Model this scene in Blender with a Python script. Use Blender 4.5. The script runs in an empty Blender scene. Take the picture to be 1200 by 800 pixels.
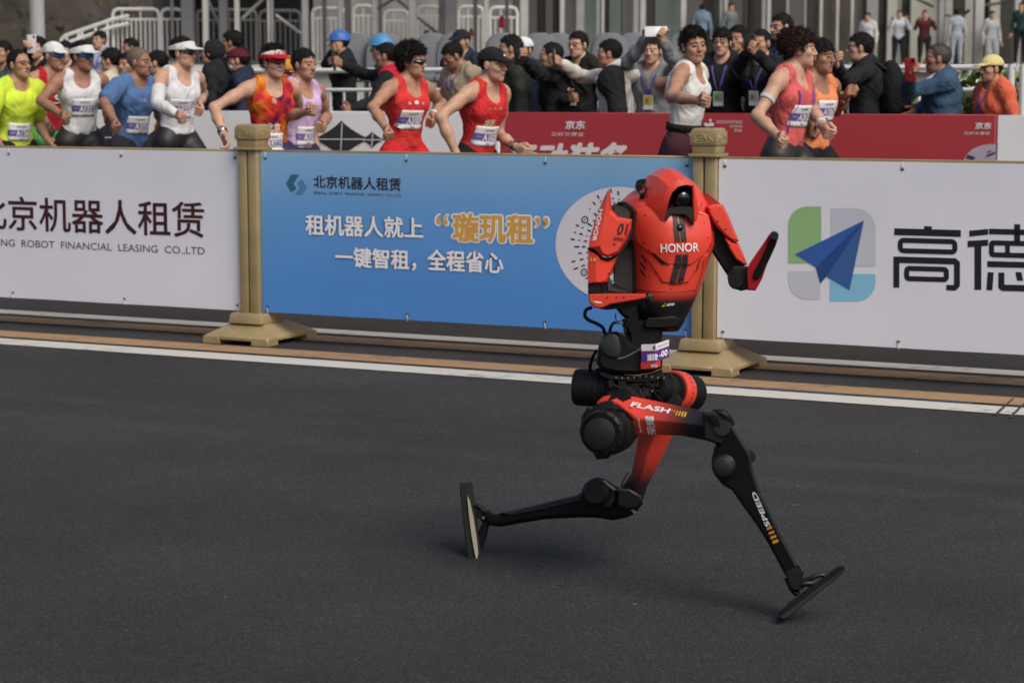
import bpy, bmesh, math, random
import numpy as np
from mathutils import Vector, Matrix
from mathutils.bvhtree import BVHTree
random.seed(7); np.random.seed(7)
SC = bpy.context.scene
COL = SC.collection
# ------------------------------------------------------------------ camera
F = 2400.0; YH = 107.0; EYE = 1.45                 # focal length in photo pixels, horizon row, eye height
PITCH = math.atan((400 - YH) / F)
cam = bpy.data.cameras.new("camera"); camo = bpy.data.objects.new("camera", cam); COL.objects.link(camo)
camo.location = (0, 0, EYE); camo.rotation_euler = (math.pi / 2 - PITCH, 0, 0)
cam.sensor_width = 36; cam.lens = 36 * F / 1200; cam.clip_end = 1000; cam.clip_start = 0.1
cam.dof.use_dof = True; cam.dof.focus_distance = 7.3; cam.dof.aperture_fstop = 5.6
SC.camera = camo
# ------------------------------------------------------------------ light
SUN_EL, SUN_AZ = 46.0, 146.0                         # degrees; azimuth clockwise from +Y (ahead): behind and to the right
W = bpy.data.worlds.new("World"); SC.world = W; W.use_nodes = True
nt = W.node_tree
sky = nt.nodes.new("ShaderNodeTexSky"); sky.sky_type = 'NISHITA'; sky.sun_disc = False
sky.sun_elevation = math.radians(SUN_EL); sky.sun_rotation = math.radians(SUN_AZ)
sky.dust_density = 4.0; sky.air_density = 1.0; sky.ozone_density = 1.0
nt.nodes["Background"].inputs[1].default_value = 0.07
nt.links.new(sky.outputs[0], nt.nodes["Background"].inputs[0])
sun = bpy.data.lights.new("sun", 'SUN'); suno = bpy.data.objects.new("sun", sun); COL.objects.link(suno)
sun.energy = 1.5; sun.angle = math.radians(34); sun.color = (1.0, 0.95, 0.87)
_a, _e = math.radians(SUN_AZ), math.radians(SUN_EL)
SUNDIR = Vector((math.sin(_a) * math.cos(_e), math.cos(_a) * math.cos(_e), math.sin(_e)))
suno.rotation_euler = SUNDIR.to_track_quat('Z', 'Y').to_euler()
SC.view_settings.view_transform = 'Standard'; SC.view_settings.look = 'None'
SC.view_settings.exposure = 0.62; SC.view_settings.gamma = 1.0
# ------------------------------------------------------------------ helpers: pixels of the photo -> points of the place
_c, _s = math.cos(PITCH), math.sin(PITCH)
EYEV = Vector((0, 0, EYE))
def ray(x, y):
    a, b = (x - 600) / F, (400 - y) / F
    return Vector((a, _c + b * _s, -_s + b * _c))
def atY(x, y, Y):
    d = ray(x, y); return EYEV + d * (Y / d.y)
def on_z(x, y, z=0.0):
    d = ray(x, y); return EYEV + d * ((z - EYE) / d.z)
AL = math.radians(26.5)                              # the barrier runs along U, away from the camera is N
U = Vector((math.cos(AL), -math.sin(AL), 0)); N = Vector((math.sin(AL), math.cos(AL), 0)); ZUP = Vector((0, 0, 1))
def UV(u, v, z=0.0): return U * u + N * v + ZUP * z
def on_v(x, y, v):
    d = ray(x, y); return EYEV + d * (v / d.dot(N))
def sr(h):
    h = h.lstrip('#'); c = [int(h[i:i + 2], 16) / 255 for i in (0, 2, 4)]
    return tuple(x / 12.92 if x <= 0.04045 else ((x + 0.055) / 1.055) ** 2.4 for x in c)
# ------------------------------------------------------------------ materials
MATS = {}
def pm(name, col, rough=0.6, metal=0.0, var=0.12, scale=6.0, bump=0.0, bscale=60.0, coat=0.0, spec=0.5, sheen=0.0, bdist=.01, bdistort=0.0):
    if name in MATS: return MATS[name]
    m = bpy.data.materials.new(name); m.use_nodes = True; t = m.node_tree; b = t.nodes["Principled BSDF"]
    b.inputs["Roughness"].default_value = rough; b.inputs["Metallic"].default_value = metal
    b.inputs["Coat Weight"].default_value = coat; b.inputs["Specular IOR Level"].default_value = spec
    if sheen: b.inputs["Sheen Weight"].default_value = sheen
    tc = t.nodes.new("ShaderNodeTexCoord")
    n = t.nodes.new("ShaderNodeTexNoise"); n.inputs["Scale"].default_value = scale; n.inputs["Detail"].default_value = 6
    t.links.new(tc.outputs["Object"], n.inputs["Vector"])
    r = t.nodes.new("ShaderNodeMapRange"); r.inputs[1].default_value = .3; r.inputs[2].default_value = .7
    r.inputs[3].default_value = 1 - var; r.inputs[4].default_value = 1 + var
    t.links.new(n.outputs[0], r.inputs[0])
    mx = t.nodes.new("ShaderNodeMix"); mx.data_type = 'RGBA'; mx.blend_type = 'MULTIPLY'; mx.inputs[0].default_value = 1
    mx.inputs[6].default_value = (*col, 1); t.links.new(r.outputs[0], mx.inputs[7])
    t.links.new(mx.outputs[2], b.inputs["Base Color"])
    if bump:
        n2 = t.nodes.new("ShaderNodeTexNoise"); n2.inputs["Scale"].default_value = bscale; n2.inputs["Detail"].default_value = 4; n2.inputs["Distortion"].default_value = bdistort
        t.links.new(tc.outputs["Object"], n2.inputs["Vector"])
        bp = t.nodes.new("ShaderNodeBump"); bp.inputs["Strength"].default_value = bump; bp.inputs["Distance"].default_value = bdist
        t.links.new(n2.outputs[0], bp.inputs["Height"]); t.links.new(bp.outputs[0], b.inputs["Normal"])
    MATS[name] = m; return m
def print_mat(col, rough=0.55, name=None):
    return pm(name or "print_%02x%02x%02x" % tuple(int(255 * min(1, c)) for c in col), col, rough, var=.03, scale=3)
# ------------------------------------------------------------------ objects
ORG = {}
def thing(name, label, cat, loc, group=None):
    o = bpy.data.objects.new(name, None); COL.objects.link(o); o.location = loc; o.empty_display_size = .1
    o['label'] = label; o['category'] = cat
    if group: o['group'] = group
    ORG[o.name] = Vector(loc); return o
def tag(o, label, cat, group=None):
    o['label'] = label; o['category'] = cat
    if group: o['group'] = group
    return o
def mk(name, V, Fc, mat=None, parent=None, smooth=False, midx=None, label=None, kind=None, org=None):
    """one mesh object from WORLD coordinates"""
    if parent is not None: base = ORG[parent.name]
    else: base = Vector(org) if org is not None else Vector((0, 0, 0))
    V = np.asarray([tuple(v) for v in V] if not isinstance(V, np.ndarray) else V, dtype=np.float64).reshape(-1, 3) - np.array(base)
    me = bpy.data.meshes.new(name); me.from_pydata(V.tolist(), [], [list(map(int, f)) for f in Fc] if not isinstance(Fc, np.ndarray) else Fc.tolist())
    for m in (mat if isinstance(mat, (list, tuple)) else [mat]):
        if m: me.materials.append(m)
    if midx is not None: me.polygons.foreach_set("material_index", np.asarray(midx, dtype=np.int32))
    if smooth is True: me.polygons.foreach_set("use_smooth", [True] * len(me.polygons))
    me.update()
    if isinstance(smooth, (int, float)) and smooth is not True and smooth is not False: me.shade_auto = None
    o = bpy.data.objects.new(name, me); COL.objects.link(o)
    if parent is not None: o.parent = parent
    else: o.location = base
    ORG[o.name] = base
    if label: o['label'] = label
    if kind: o['kind'] = kind
    return o
def autosmooth(o, deg=35):
    me = o.data; bm = bmesh.new(); bm.from_mesh(me)
    for f in bm.faces: f.smooth = True
    lim = math.radians(deg)
    for e in bm.edges:
        if len(e.link_faces) != 2 or e.calc_face_angle(0) > lim: e.smooth = False
    bm.to_mesh(me); bm.free(); return o
class MB:
    def __init__(s): s.V = []; s.F = []; s.M = []
    def add(s, V, Fc, mi=0):
        k = len(s.V); s.V += [Vector(v) for v in V]; s.F += [[i + k for i in f] for f in Fc]; s.M += [mi] * len(Fc); return s
    def make(s, name, mat, parent=None, smooth=None, **kw):
        o = mk(name, s.V, s.F, mat, parent, midx=s.M if isinstance(mat, (list, tuple)) else None, **kw)
        bm = bmesh.new(); bm.from_mesh(o.data); bmesh.ops.recalc_face_normals(bm, faces=bm.faces); bm.to_mesh(o.data); bm.free()
        if smooth: autosmooth(o, smooth)
        return o
CUBE_F = [(0, 1, 3, 2), (4, 6, 7, 5), (0, 4, 5, 1), (2, 3, 7, 6), (0, 2, 6, 4), (1, 5, 7, 3)]
def box(c, ax, hs):
    """box about C, half sizes HS along the three axes AX"""
    c = Vector(c); V = []
    for i in (-1, 1):
        for j in (-1, 1):
            for k in (-1, 1): V.append(c + ax[0] * (i * hs[0]) + ax[1] * (j * hs[1]) + ax[2] * (k * hs[2]))
    return V, CUBE_F
FX = (U, N, ZUP); WX = (Vector((1, 0, 0)), Vector((0, 1, 0)), ZUP)
def bbox_uv(u0, u1, v0, v1, z0, z1): return box(UV((u0 + u1) / 2, (v0 + v1) / 2, (z0 + z1) / 2), FX, ((u1 - u0) / 2, (v1 - v0) / 2, (z1 - z0) / 2))
def basis(d):
    d = d.normalized(); a = Vector((0, 0, 1)) if abs(d.z) < .9 else Vector((1, 0, 0))
    x = d.cross(a).normalized(); return x, d.cross(x).normalized()
def tube(path, r, n=8, cap=True):
    path = [Vector(p) for p in path]; rs = r if isinstance(r, (list, tuple)) else [r] * len(path)
    V, Fc = [], []; px = None
    for i, p in enumerate(path):
        d = (path[min(i + 1, len(path) - 1)] - path[max(i - 1, 0)]).normalized()
        if px is None: px, _ = basis(d)
        x = (px - d * px.dot(d)).normalized(); y = d.cross(x); px = x
        for k in range(n):
            a = 2 * math.pi * k / n; V.append(p + x * (rs[i] * math.cos(a)) + y * (rs[i] * math.sin(a)))
    for i in range(len(path) - 1):
        for k in range(n):
            a, b = i * n + k, i * n + (k + 1) % n; Fc.append((a, b, b + n, a + n))
    if cap: Fc.append(tuple(range(n - 1, -1, -1))); Fc.append(tuple(range((len(path) - 1) * n, len(path) * n)))
    return V, Fc
def lathe(p0, d, prof, n=24):
    """PROF: (distance along D, radius)"""
    d = Vector(d).normalized(); x, y = basis(d); p0 = Vector(p0); V, Fc = [], []
    for t, r in prof:
        for k in range(n):
            a = 2 * math.pi * k / n; V.append(p0 + d * t + x * (r * math.cos(a)) + y * (r * math.sin(a)))
    for i in range(len(prof) - 1):
        for k in range(n):
            a, b = i * n + k, i * n + (k + 1) % n; Fc.append((a, b, b + n, a + n))
    Fc.append(tuple(range(n - 1, -1, -1))); Fc.append(tuple(range((len(prof) - 1) * n, len(prof) * n)))
    return V, Fc
def smoothpath(pts, k=6):
    pts = [Vector(p) for p in pts]; out = []
    P = [pts[0] * 2 - pts[1]] + pts + [pts[-1] * 2 - pts[-2]]
    for i in range(1, len(P) - 2):
        a, b, c, d = P[i - 1], P[i], P[i + 1], P[i + 2]
        for j in range(k):
            t = j / k; out.append(.5 * ((2 * b) + (c - a) * t + (2 * a - 5 * b + 4 * c - d) * t * t + (3 * b - a - 3 * c + d) * t ** 3))
    out.append(pts[-1]); return out
# ------------------------------------------------------------------ lettering (the built-in font)
_TX = {}
def text_mesh(s, off=0.0, res=3):
    key = (s, off)
    if key in _TX: return _TX[key]
    cu = bpy.data.curves.new("t", 'FONT'); cu.body = s; cu.offset = off; cu.resolution_u = res; cu.size = 1
    ob = bpy.data.objects.new("t", cu); COL.objects.link(ob)
    dg = bpy.context.evaluated_depsgraph_get(); me = ob.evaluated_get(dg).to_mesh()
    V = np.array([(v.co.x, v.co.y) for v in me.vertices]); Fc = [tuple(p.vertices) for p in me.polygons]
    ob.evaluated_get(dg).to_mesh_clear(); bpy.data.objects.remove(ob); bpy.data.curves.remove(cu)
    if len(V):
        lo, hi = V.min(0), V.max(0); V = (V - lo) / np.maximum(hi - lo, 1e-6)
    _TX[key] = (V, Fc); return _TX[key]
def bolden(V, Fc, dx, dy, n=8):
    """heavier lettering: overlaid copies a hair apart; returns list of (verts, faces, layer)"""
    out = [(V, 0)]
    for k in range(n):
        a = 2 * math.pi * k / n; out.append((V + np.array((dx * math.cos(a), dy * math.sin(a))), k + 1))
    return out
def plane_text(name, s, A, B, h, v, mat, parent, bold=0.0, shear=0.0, n=6):
    """lettering S on the plane v: ink box from pixel A (lower left) to B (lower right), H pixels tall"""
    V, Fc = text_mesh(s)
    PA, PB = on_v(*A, v), on_v(*B, v)
    ht = on_v(A[0], A[1] - h, v).z - PA.z; htb = on_v(B[0], B[1] - h, v).z - PB.z; ht = (ht + htb) / 2
    e = (PB - PA); el = e.length; ux = e / el; m = MB(); b = bold * ht
    for VV, k in (bolden(V, Fc, b / el, b / ht, n) if bold else [(V, 0)]):
        q = PA - N * (k * .00012)
        m.add([q + ux * (b + x * (el - 2 * b) + shear * y * ht) + ZUP * (b + y * (ht - 2 * b)) for x, y in VV], Fc)
    return mk(name, m.V, m.F, mat, parent, kind=None)
def plane_polys(name, polys, v, mat, parent):
    m = MB()
    for p in polys: m.add([on_v(x, y, v) for x, y in p], [tuple(range(len(p)))])
    return mk(name, m.V, m.F, mat, parent)
def strokes(segs, w):
    out = []
    for s in segs:
        (x0, y0), (x1, y1) = s[:2]; ww = s[2] if len(s) > 2 else w
        dx, dy = x1 - x0, y1 - y0; L = math.hypot(dx, dy) or 1; nx, ny = -dy / L * ww / 2, dx / L * ww / 2
        out.append([(x0 + nx, y0 + ny), (x0 - nx, y0 - ny), (x1 - nx, y1 - ny), (x1 + nx, y1 + ny)])
    return out
def rounded(x0, y0, x1, y1, r, n=5):
    """r: radii of the corners top-left, top-right, bottom-right, bottom-left"""
    out = []
    for (cx, cy, a0, rr) in ((x0, y0, 180, r[0]), (x1, y0, 270, r[1]), (x1, y1, 0, r[2]), (x0, y1, 90, r[3])):
        if rr < .1: out.append((cx, cy)); continue
        ox = cx + rr if cx == x0 else cx - rr; oy = cy + rr if cy == y0 else cy - rr
        for k in range(n + 1):
            a = math.radians(a0 + 90 * k / n); out.append((ox + rr * math.cos(a), oy + rr * math.sin(a)))
    return out
def circ(cx, cy, rx, ry, n=40): return [(cx + rx * math.cos(2 * math.pi * k / n), cy + ry * math.sin(2 * math.pi * k / n)) for k in range(n)]
# ================================================================== SETTING
def road_material():
    m = bpy.data.materials.new("asphalt"); m.use_nodes = True; t = m.node_tree; b = t.nodes["Principled BSDF"]
    tc = t.nodes.new("ShaderNodeTexCoord")
    def noise(sc, det=4, rough=.6, vec=None):
        n = t.nodes.new("ShaderNodeTexNoise"); n.inputs["Scale"].default_value = sc; n.inputs["Detail"].default_value = det
        n.inputs["Roughness"].default_value = rough; t.links.new(vec or tc.outputs["Object"], n.inputs["Vector"]); return n.outputs[0]
    def ramp(src, pts):
        r = t.nodes.new("ShaderNodeValToRGB"); e = r.color_ramp.elements
        while len(e) < len(pts): e.new(.5)
        for k, (p, c) in enumerate(pts): e[k].position = p; e[k].color = (c, c, c, 1) if not isinstance(c, tuple) else (*c, 1)
        t.links.new(src, r.inputs[0]); return r.outputs[0]
    def mul(a, b_, f=1.0, mode='MULTIPLY'):
        x = t.nodes.new("ShaderNodeMix"); x.data_type = 'RGBA'; x.blend_type = mode; x.inputs[0].default_value = f
        for k, s in ((6, a), (7, b_)):
            if isinstance(s, tuple): x.inputs[k].default_value = (*s, 1)
            else: t.links.new(s, x.inputs[k])
        return x.outputs[2]
    # stretched along the driving direction
    mp = t.nodes.new("ShaderNodeMapping"); mp.inputs["Rotation"].default_value = (0, 0, AL); mp.inputs["Scale"].default_value = (.25, 1.6, 1)
    t.links.new(tc.outputs["Object"], mp.inputs["Vector"])
    vor = t.nodes.new("ShaderNodeTexVoronoi"); vor.inputs["Scale"].default_value = 105; t.links.new(tc.outputs["Object"], vor.inputs["Vector"])
    vor2 = t.nodes.new("ShaderNodeTexVoronoi"); vor2.inputs["Scale"].default_value = 34; t.links.new(tc.outputs["Object"], vor2.inputs["Vector"])
    base = mul((.039, .0378, .0372), ramp(noise(.65, 5), [(.3, .74), (.7, 1.2)]))
    base = mul(base, ramp(noise(1.6, 5, .7, mp.outputs[0]), [(.3, .9), (.55, 1.0), (.75, 1.12)]))
    base = mul(base, ramp(noise(170, 3, .8), [(.32, .25), (.5, .9), (.68, 2.6)]))
    mv = t.nodes.new("ShaderNodeMapping"); mv.inputs["Rotation"].default_value = (0, 0, AL); t.links.new(tc.outputs["Object"], mv.inputs["Vector"])
    sx = t.nodes.new("ShaderNodeSeparateXYZ"); t.links.new(mv.outputs[0], sx.inputs[0])
    wv = t.nodes.new("ShaderNodeMath"); wv.operation = 'MULTIPLY_ADD'; wv.inputs[1].default_value = .22; t.links.new(noise(1.3, 3), wv.inputs[0]); t.links.new(sx.outputs[1], wv.inputs[2])
    dv = t.nodes.new("ShaderNodeMath"); dv.operation = 'DIVIDE'; dv.inputs[1].default_value = 10; t.links.new(wv.outputs[0], dv.inputs[0])
    track = ramp(dv.outputs[0], [(.40, (1, 1, 1)), (.46, (.86, .86, .87)), (.56, (1, 1, 1)), (.715, (1, 1, 1)), (.73, (1.22, 1.24, 1.32)), (.748, (1.0, 1.0, 1.0)), (.765, (1, 1, 1)), (.775, (1.14, 1.16, 1.24)), (.79, (1, 1, 1))])
    base = mul(base, track, .9)
    base = mul(base, ramp(vor.outputs['Color'], [(.0, .5), (.45, .85), (.8, 1.15), (1.0, 1.75)]), .8)
    sp = ramp(vor2.outputs["Color"], [(.0, 0.0), (.955, 0.0), (.965, 1.0)])
    d2 = ramp(vor2.outputs["Distance"], [(.12, 1.0), (.22, 0.0)])
    x = t.nodes.new("ShaderNodeMix"); x.data_type = 'RGBA'; t.links.new(mul(sp, d2), x.inputs[0]); t.links.new(base, x.inputs[6]); x.inputs[7].default_value = (.2, .19, .175, 1)
    t.links.new(x.outputs[2], b.inputs["Base Color"])
    b.inputs["Roughness"].default_value = .88; b.inputs["Specular IOR Level"].default_value = .25
    ad = t.nodes.new("ShaderNodeMath"); ad.operation = 'ADD'; t.links.new(noise(120, 4, .7), ad.inputs[0]); t.links.new(vor.outputs["Distance"], ad.inputs[1])
    bp = t.nodes.new("ShaderNodeBump"); bp.inputs["Strength"].default_value = .35; bp.inputs["Distance"].default_value = .005
    t.links.new(ad.outputs[0], bp.inputs["Height"]); t.links.new(bp.outputs[0], b.inputs["Normal"])
    return m
ASPHALT = road_material()
def worn_paint(name, col, wear=.46):
    m = bpy.data.materials.new(name); m.use_nodes = True; t = m.node_tree; b = t.nodes["Principled BSDF"]
    tc = t.nodes.new("ShaderNodeTexCoord")
    n = t.nodes.new("ShaderNodeTexNoise"); n.inputs["Scale"].default_value = 26; n.inputs["Detail"].default_value = 8; n.inputs["Roughness"].default_value = .75
    n2 = t.nodes.new("ShaderNodeTexNoise"); n2.inputs["Scale"].default_value = 2.2; n2.inputs["Detail"].default_value = 4
    mp = t.nodes.new("ShaderNodeMapping"); mp.inputs["Rotation"].default_value = (0, 0, AL); mp.inputs["Scale"].default_value = (.4, 1.3, 1)
    t.links.new(tc.outputs["Object"], mp.inputs["Vector"]); t.links.new(mp.outputs[0], n.inputs["Vector"]); t.links.new(mp.outputs[0], n2.inputs["Vector"])
    ad = t.nodes.new("ShaderNodeMath"); ad.operation = 'MULTIPLY_ADD'; ad.inputs[1].default_value = .6; t.links.new(n2.outputs[0], ad.inputs[0]); t.links.new(n.outputs[0], ad.inputs[2])
    r = t.nodes.new("ShaderNodeValToRGB"); r.color_ramp.elements[0].position = wear + .12; r.color_ramp.elements[0].color = (.07, .068, .065, 1)
    r.color_ramp.elements[1].position = wear + .26; r.color_ramp.elements[1].color = (*col, 1)
    t.links.new(ad.outputs[0], r.inputs[0]); t.links.new(r.outputs[0], b.inputs["Base Color"]); b.inputs["Roughness"].default_value = .8
    return m
WHITE_LINE = worn_paint("white_line_paint", (.54, .52, .47)); YELLOW_LINE = worn_paint("yellow_line_paint", (.34, .205, .10), .53)
def sheet(name, u0, u1, v0, v1, z, mat, kind='structure', nu=1, nv=1):
    V = [UV(u0 + (u1 - u0) * i / nu, v0 + (v1 - v0) * j / nv, z) for j in range(nv + 1) for i in range(nu + 1)]
    Fc = [(j * (nu + 1) + i, j * (nu + 1) + i + 1, (j + 1) * (nu + 1) + i + 1, (j + 1) * (nu + 1) + i) for j in range(nv) for i in range(nu)]
    return mk(name, V, Fc, mat, kind=kind)
mk("ground", [(-600, -600, -.03), (600, -600, -.03), (600, 700, -.03), (-600, 700, -.03)], [(0, 1, 2, 3)], pm("bare_ground", (.09, .085, .07), .9, var=.3, scale=.2), kind='structure')
sheet("road", -90, 60, -14, 13.2, 0.0, ASPHALT)
for (v0, v1, m, nm) in ((9.18, 9.40, WHITE_LINE, "white_lane_line"), (9.47, 9.71, YELLOW_LINE, "yellow_lane_line"),
                    (10.12, 10.37, YELLOW_LINE, "yellow_lane_line"), (10.47, 10.66, WHITE_LINE, "white_lane_line")):
    sheet(nm, -90, 60, v0, v1, .004, m)
RUB = worn_paint("tyre_rubber", (.03, .03, .03), .44)
for (a, c_) in (((1166, 486), (1188, 466)), ((1183, 489), (1203, 470))):
    p0, p1 = on_z(*a, .0052), on_z(*c_, .0052); d_ = (p1 - p0).normalized().cross(ZUP) * .009
    mk("tyre_mark", [p0 - d_, p0 + d_, p1 + d_ * .5, p1 - d_ * .5], [(0, 1, 2, 3)], RUB, kind='structure')
# thin blue chalk line beside the yellow line
sheet("blue_chalk_line", -4.9, -2.3, 9.425, 9.44, .0045, pm("blue_chalk", (.08, .12, .28), .9, var=.4, scale=9))
PAVE = pm("paving_slabs", (.26, .25, .24), .85, var=.15, scale=3, bump=.2)
m_ = MB(); m_.add(*bbox_uv(-60, 40, 13.32, 34, -.02, .15)); m_.make("pavement", PAVE, kind='structure')
m_ = MB()
KERB = pm("kerb_stone", (.36, .35, .33), .8, var=.2, scale=5, bump=.2)
m_ = MB(); m_.add(*bbox_uv(-60, 40, 13.2, 13.318, -.02, .154)); m_.make("kerb", KERB, kind='structure')
# ---------------------------------------------------------------- gold barrier posts
GOLD = pm("gold_paint", (.34, .258, .128), .42, metal=.2, var=.14, scale=7, bump=.05, bscale=40, coat=.15)
GOLD_DARK = pm("gold_groove", (.09, .065, .03), .7, var=.2)
BLACK_RUBBER = pm("black_rubber", (.012, .012, .013), .7, var=.2)
POST_U = [-9.45, -6.645, -3.835, -1.02]; PV = 9.97
def frustum(u, v, z0, z1, a0, b0, a1, b1):
    V = [UV(u + s * a0, v + t * b0, z0) for s, t in ((-1, -1), (1, -1), (1, 1), (-1, 1))] + [UV(u + s * a1, v + t * b1, z1) for s, t in ((-1, -1), (1, -1), (1, 1), (-1, 1))]
    return V, [(3, 2, 1, 0), (4, 5, 6, 7), (0, 1, 5, 4), (1, 2, 6, 5), (2, 3, 7, 6), (3, 0, 4, 7)]
def bev(o, w, seg=2):
    bm = bmesh.new(); bm.from_mesh(o.data); bmesh.ops.remove_doubles(bm, verts=bm.verts, dist=1e-5)
    ed = [e for e in bm.edges if len(e.link_faces) == 2 and e.calc_face_angle(0) > .5]
    bmesh.ops.bevel(bm, geom=ed, offset=w, segments=seg, profile=.5, affect='EDGES', clamp_overlap=True)
    bm.to_mesh(o.data); bm.free(); autosmooth(o, 40); return o
def barrier_post(u, label):
    r = thing("barrier_post", label, "barrier post", UV(u, PV, 0), "gold posts of the race barrier")
    # foot: skirt with four feet and arches between them
    m = MB(); A, B = .222, .265
    V, Fc = frustum(u, PV + .05, .045, .115, A, B, .115, .125); m.add(V, Fc)
    o = m.make("base_skirt", GOLD, r); bev(o, .008)
    m = MB()
    for s in (-1, 1):
        for t in (-1, 1):
            m.add(*frustum(u + s * (A - .055), PV + .05 + t * (B - .055), 0, .047, .058, .058, .055, .055))
    for s in (-1, 1):                                   # bars over the arches
        m.add(*frustum(u, PV + .05 + s * (B - .012), .026, .0475, A - .1, .011, A - .1, .011))
        m.add(*frustum(u + s * (A - .012), PV + .05, .026, .0475, .011, B - .1, .011, B - .1))
    o = m.make("base_feet", GOLD, r); bev(o, .004, 1)
    m = MB(); m.add(*frustum(u, PV + .01, .112, .172, .118, .125, .108, .112)); o = m.make("base_collar", GOLD, r); bev(o, .01)
    # shaft: a slim square tube with a joint up its front
    m = MB(); w = .063
    m.add(*bbox_uv(u - w, u - .006, PV - w, PV + w, .165, 1.113)); m.add(*bbox_uv(u + .004, u + w, PV - w, PV + w, .165, 1.113))
    o = m.make("shaft", GOLD, r); bev(o, .006)
    m = MB(); m.add(*bbox_uv(u - .006, u + .004, PV - w + .012, PV + w - .012, .166, 1.112)); m.make("shaft_joint", GOLD_DARK, r)
    m = MB(); m.add(*bbox_uv(u - .08, u + .08, PV - .085, PV + .085, 1.113, 1.131)); o = m.make("cap_collar", GOLD, r); bev(o, .005)
    m = MB(); m.add(*frustum(u, PV, 1.131, 1.173, .064, .068, .066, .07)); o = m.make("cap_neck", GOLD, r); bev(o, .004)
    m = MB(); m.add(*frustum(u, PV, 1.173, 1.245, .075, .079, .075, .079)); m.add(*frustum(u, PV, 1.244, 1.262, .0745, .0785, .06, .064))
    o = m.make("cap", GOLD, r); bev(o, .007)
    # raised cloud scroll on the front and the side of the cap
    m = MB()
    for d in (0, 1):
        def P(a, z): return UV(u + a, PV - .0795, z) if d == 0 else UV(u + .0755, PV + a, z)
        sc = [[(-.05, 1.196), (-.038, 1.188), (-.018, 1.184), (.012, 1.186), (.04, 1.19), (.055, 1.2)],
              [(-.042, 1.205), (-.045, 1.216), (-.036, 1.226), (-.022, 1.23), (-.01, 1.225)], [(-.042, 1.205), (-.03, 1.198), (-.015, 1.198)],
              [(.0, 1.232), (.008, 1.222), (.016, 1.208), (.02, 1.2)], [(.02, 1.2), (.012, 1.205), (.008, 1.212)],
              [(.02, 1.22), (.035, 1.214), (.046, 1.204), (.052, 1.198)], [(-.028, 1.214), (-.02, 1.21), (-.012, 1.214)]]
        for p in sc: m.add(*tube(smoothpath([P(*q) for q in p], 3), .0022, 5))
    m.make("cap_scroll", GOLD, r)
    return r
barrier_post(POST_U[0], "gold barrier post carrying the far left end of the white leasing banner")
barrier_post(POST_U[1], "square gold barrier post between the white leasing banner and the blue banner")
barrier_post(POST_U[2], "square gold barrier post behind the red robot, right of the blue banner")
barrier_post(POST_U[3], "gold barrier post carrying the far right end of the map logo banner")
# ---------------------------------------------------------------- rails and banners of the near barrier
VF = 9.945                                             # front face of the banners
def vinyl(name, col, grad=None):
    m = pm(name, col, .5, var=.035, scale=1.6, bump=.06, bscale=3.5, spec=.35)
    if grad:
        t = m.node_tree; mx = [n for n in t.nodes if n.type == 'MIX'][0]
        tc = [n for n in t.nodes if n.type == 'TEX_COORD'][0]
        sx = t.nodes.new("ShaderNodeSeparateXYZ"); t.links.new(tc.outputs["Object"], sx.inputs[0])
        r = t.nodes.new("ShaderNodeValToRGB"); e = r.color_ramp.elements; e.new(.5)
        for k, (p, c) in enumerate(grad): e[k].position = p; e[k].color = (*c, 1)
        mr = t.nodes.new("ShaderNodeMapRange"); mr.inputs[1].default_value = .17; mr.inputs[2].default_value = 1.11
        t.links.new(sx.outputs[2], mr.inputs[0]); t.links.new(mr.outputs[0], r.inputs[0]); t.links.new(r.outputs[0], mx.inputs[6])
    return m
VIN_W = vinyl("white_vinyl", (.68, .675, .75)); VIN_W2 = vinyl("white_vinyl_clean", (.71, .705, .775))
VIN_B = vinyl("blue_vinyl", (.1, .25, .5), [(0.0, (.075, .24, .60)), (.45, (.12, .31, .63)), (1.0, (.29, .48, .65))])
TIE = pm("nylon_tie", (.75, .75, .75), .4); EYELET = pm("eyelet", (.03, .03, .04), .4, metal=.6)
def rails(i, label):
    u0, u1 = POST_U[i] + .064, POST_U[i + 1] - .064
    r = thing("barrier_railing", label, "railing", UV((u0 + u1) / 2, PV, .14), "railings between the gold posts")
    m = MB(); m.add(*bbox_uv(u0, u1, PV - .02, PV + .02, 1.088, 1.116)); o = m.make("top_rail", GOLD, r); bev(o, .004, 1)
    m = MB(); m.add(*bbox_uv(u0, u1, PV - .018, PV + .018, .19, .225)); o = m.make("bottom_rail", GOLD, r); bev(o, .004, 1)
    k = 14
    for j in range(k):
        u = u0 + (u1 - u0) * (j + .5) / k; m = MB(); m.add(*bbox_uv(u - .012, u + .012, PV - .01, PV + .01, .225, 1.088)); m.make("baluster", GOLD, r)
    return r
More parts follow.
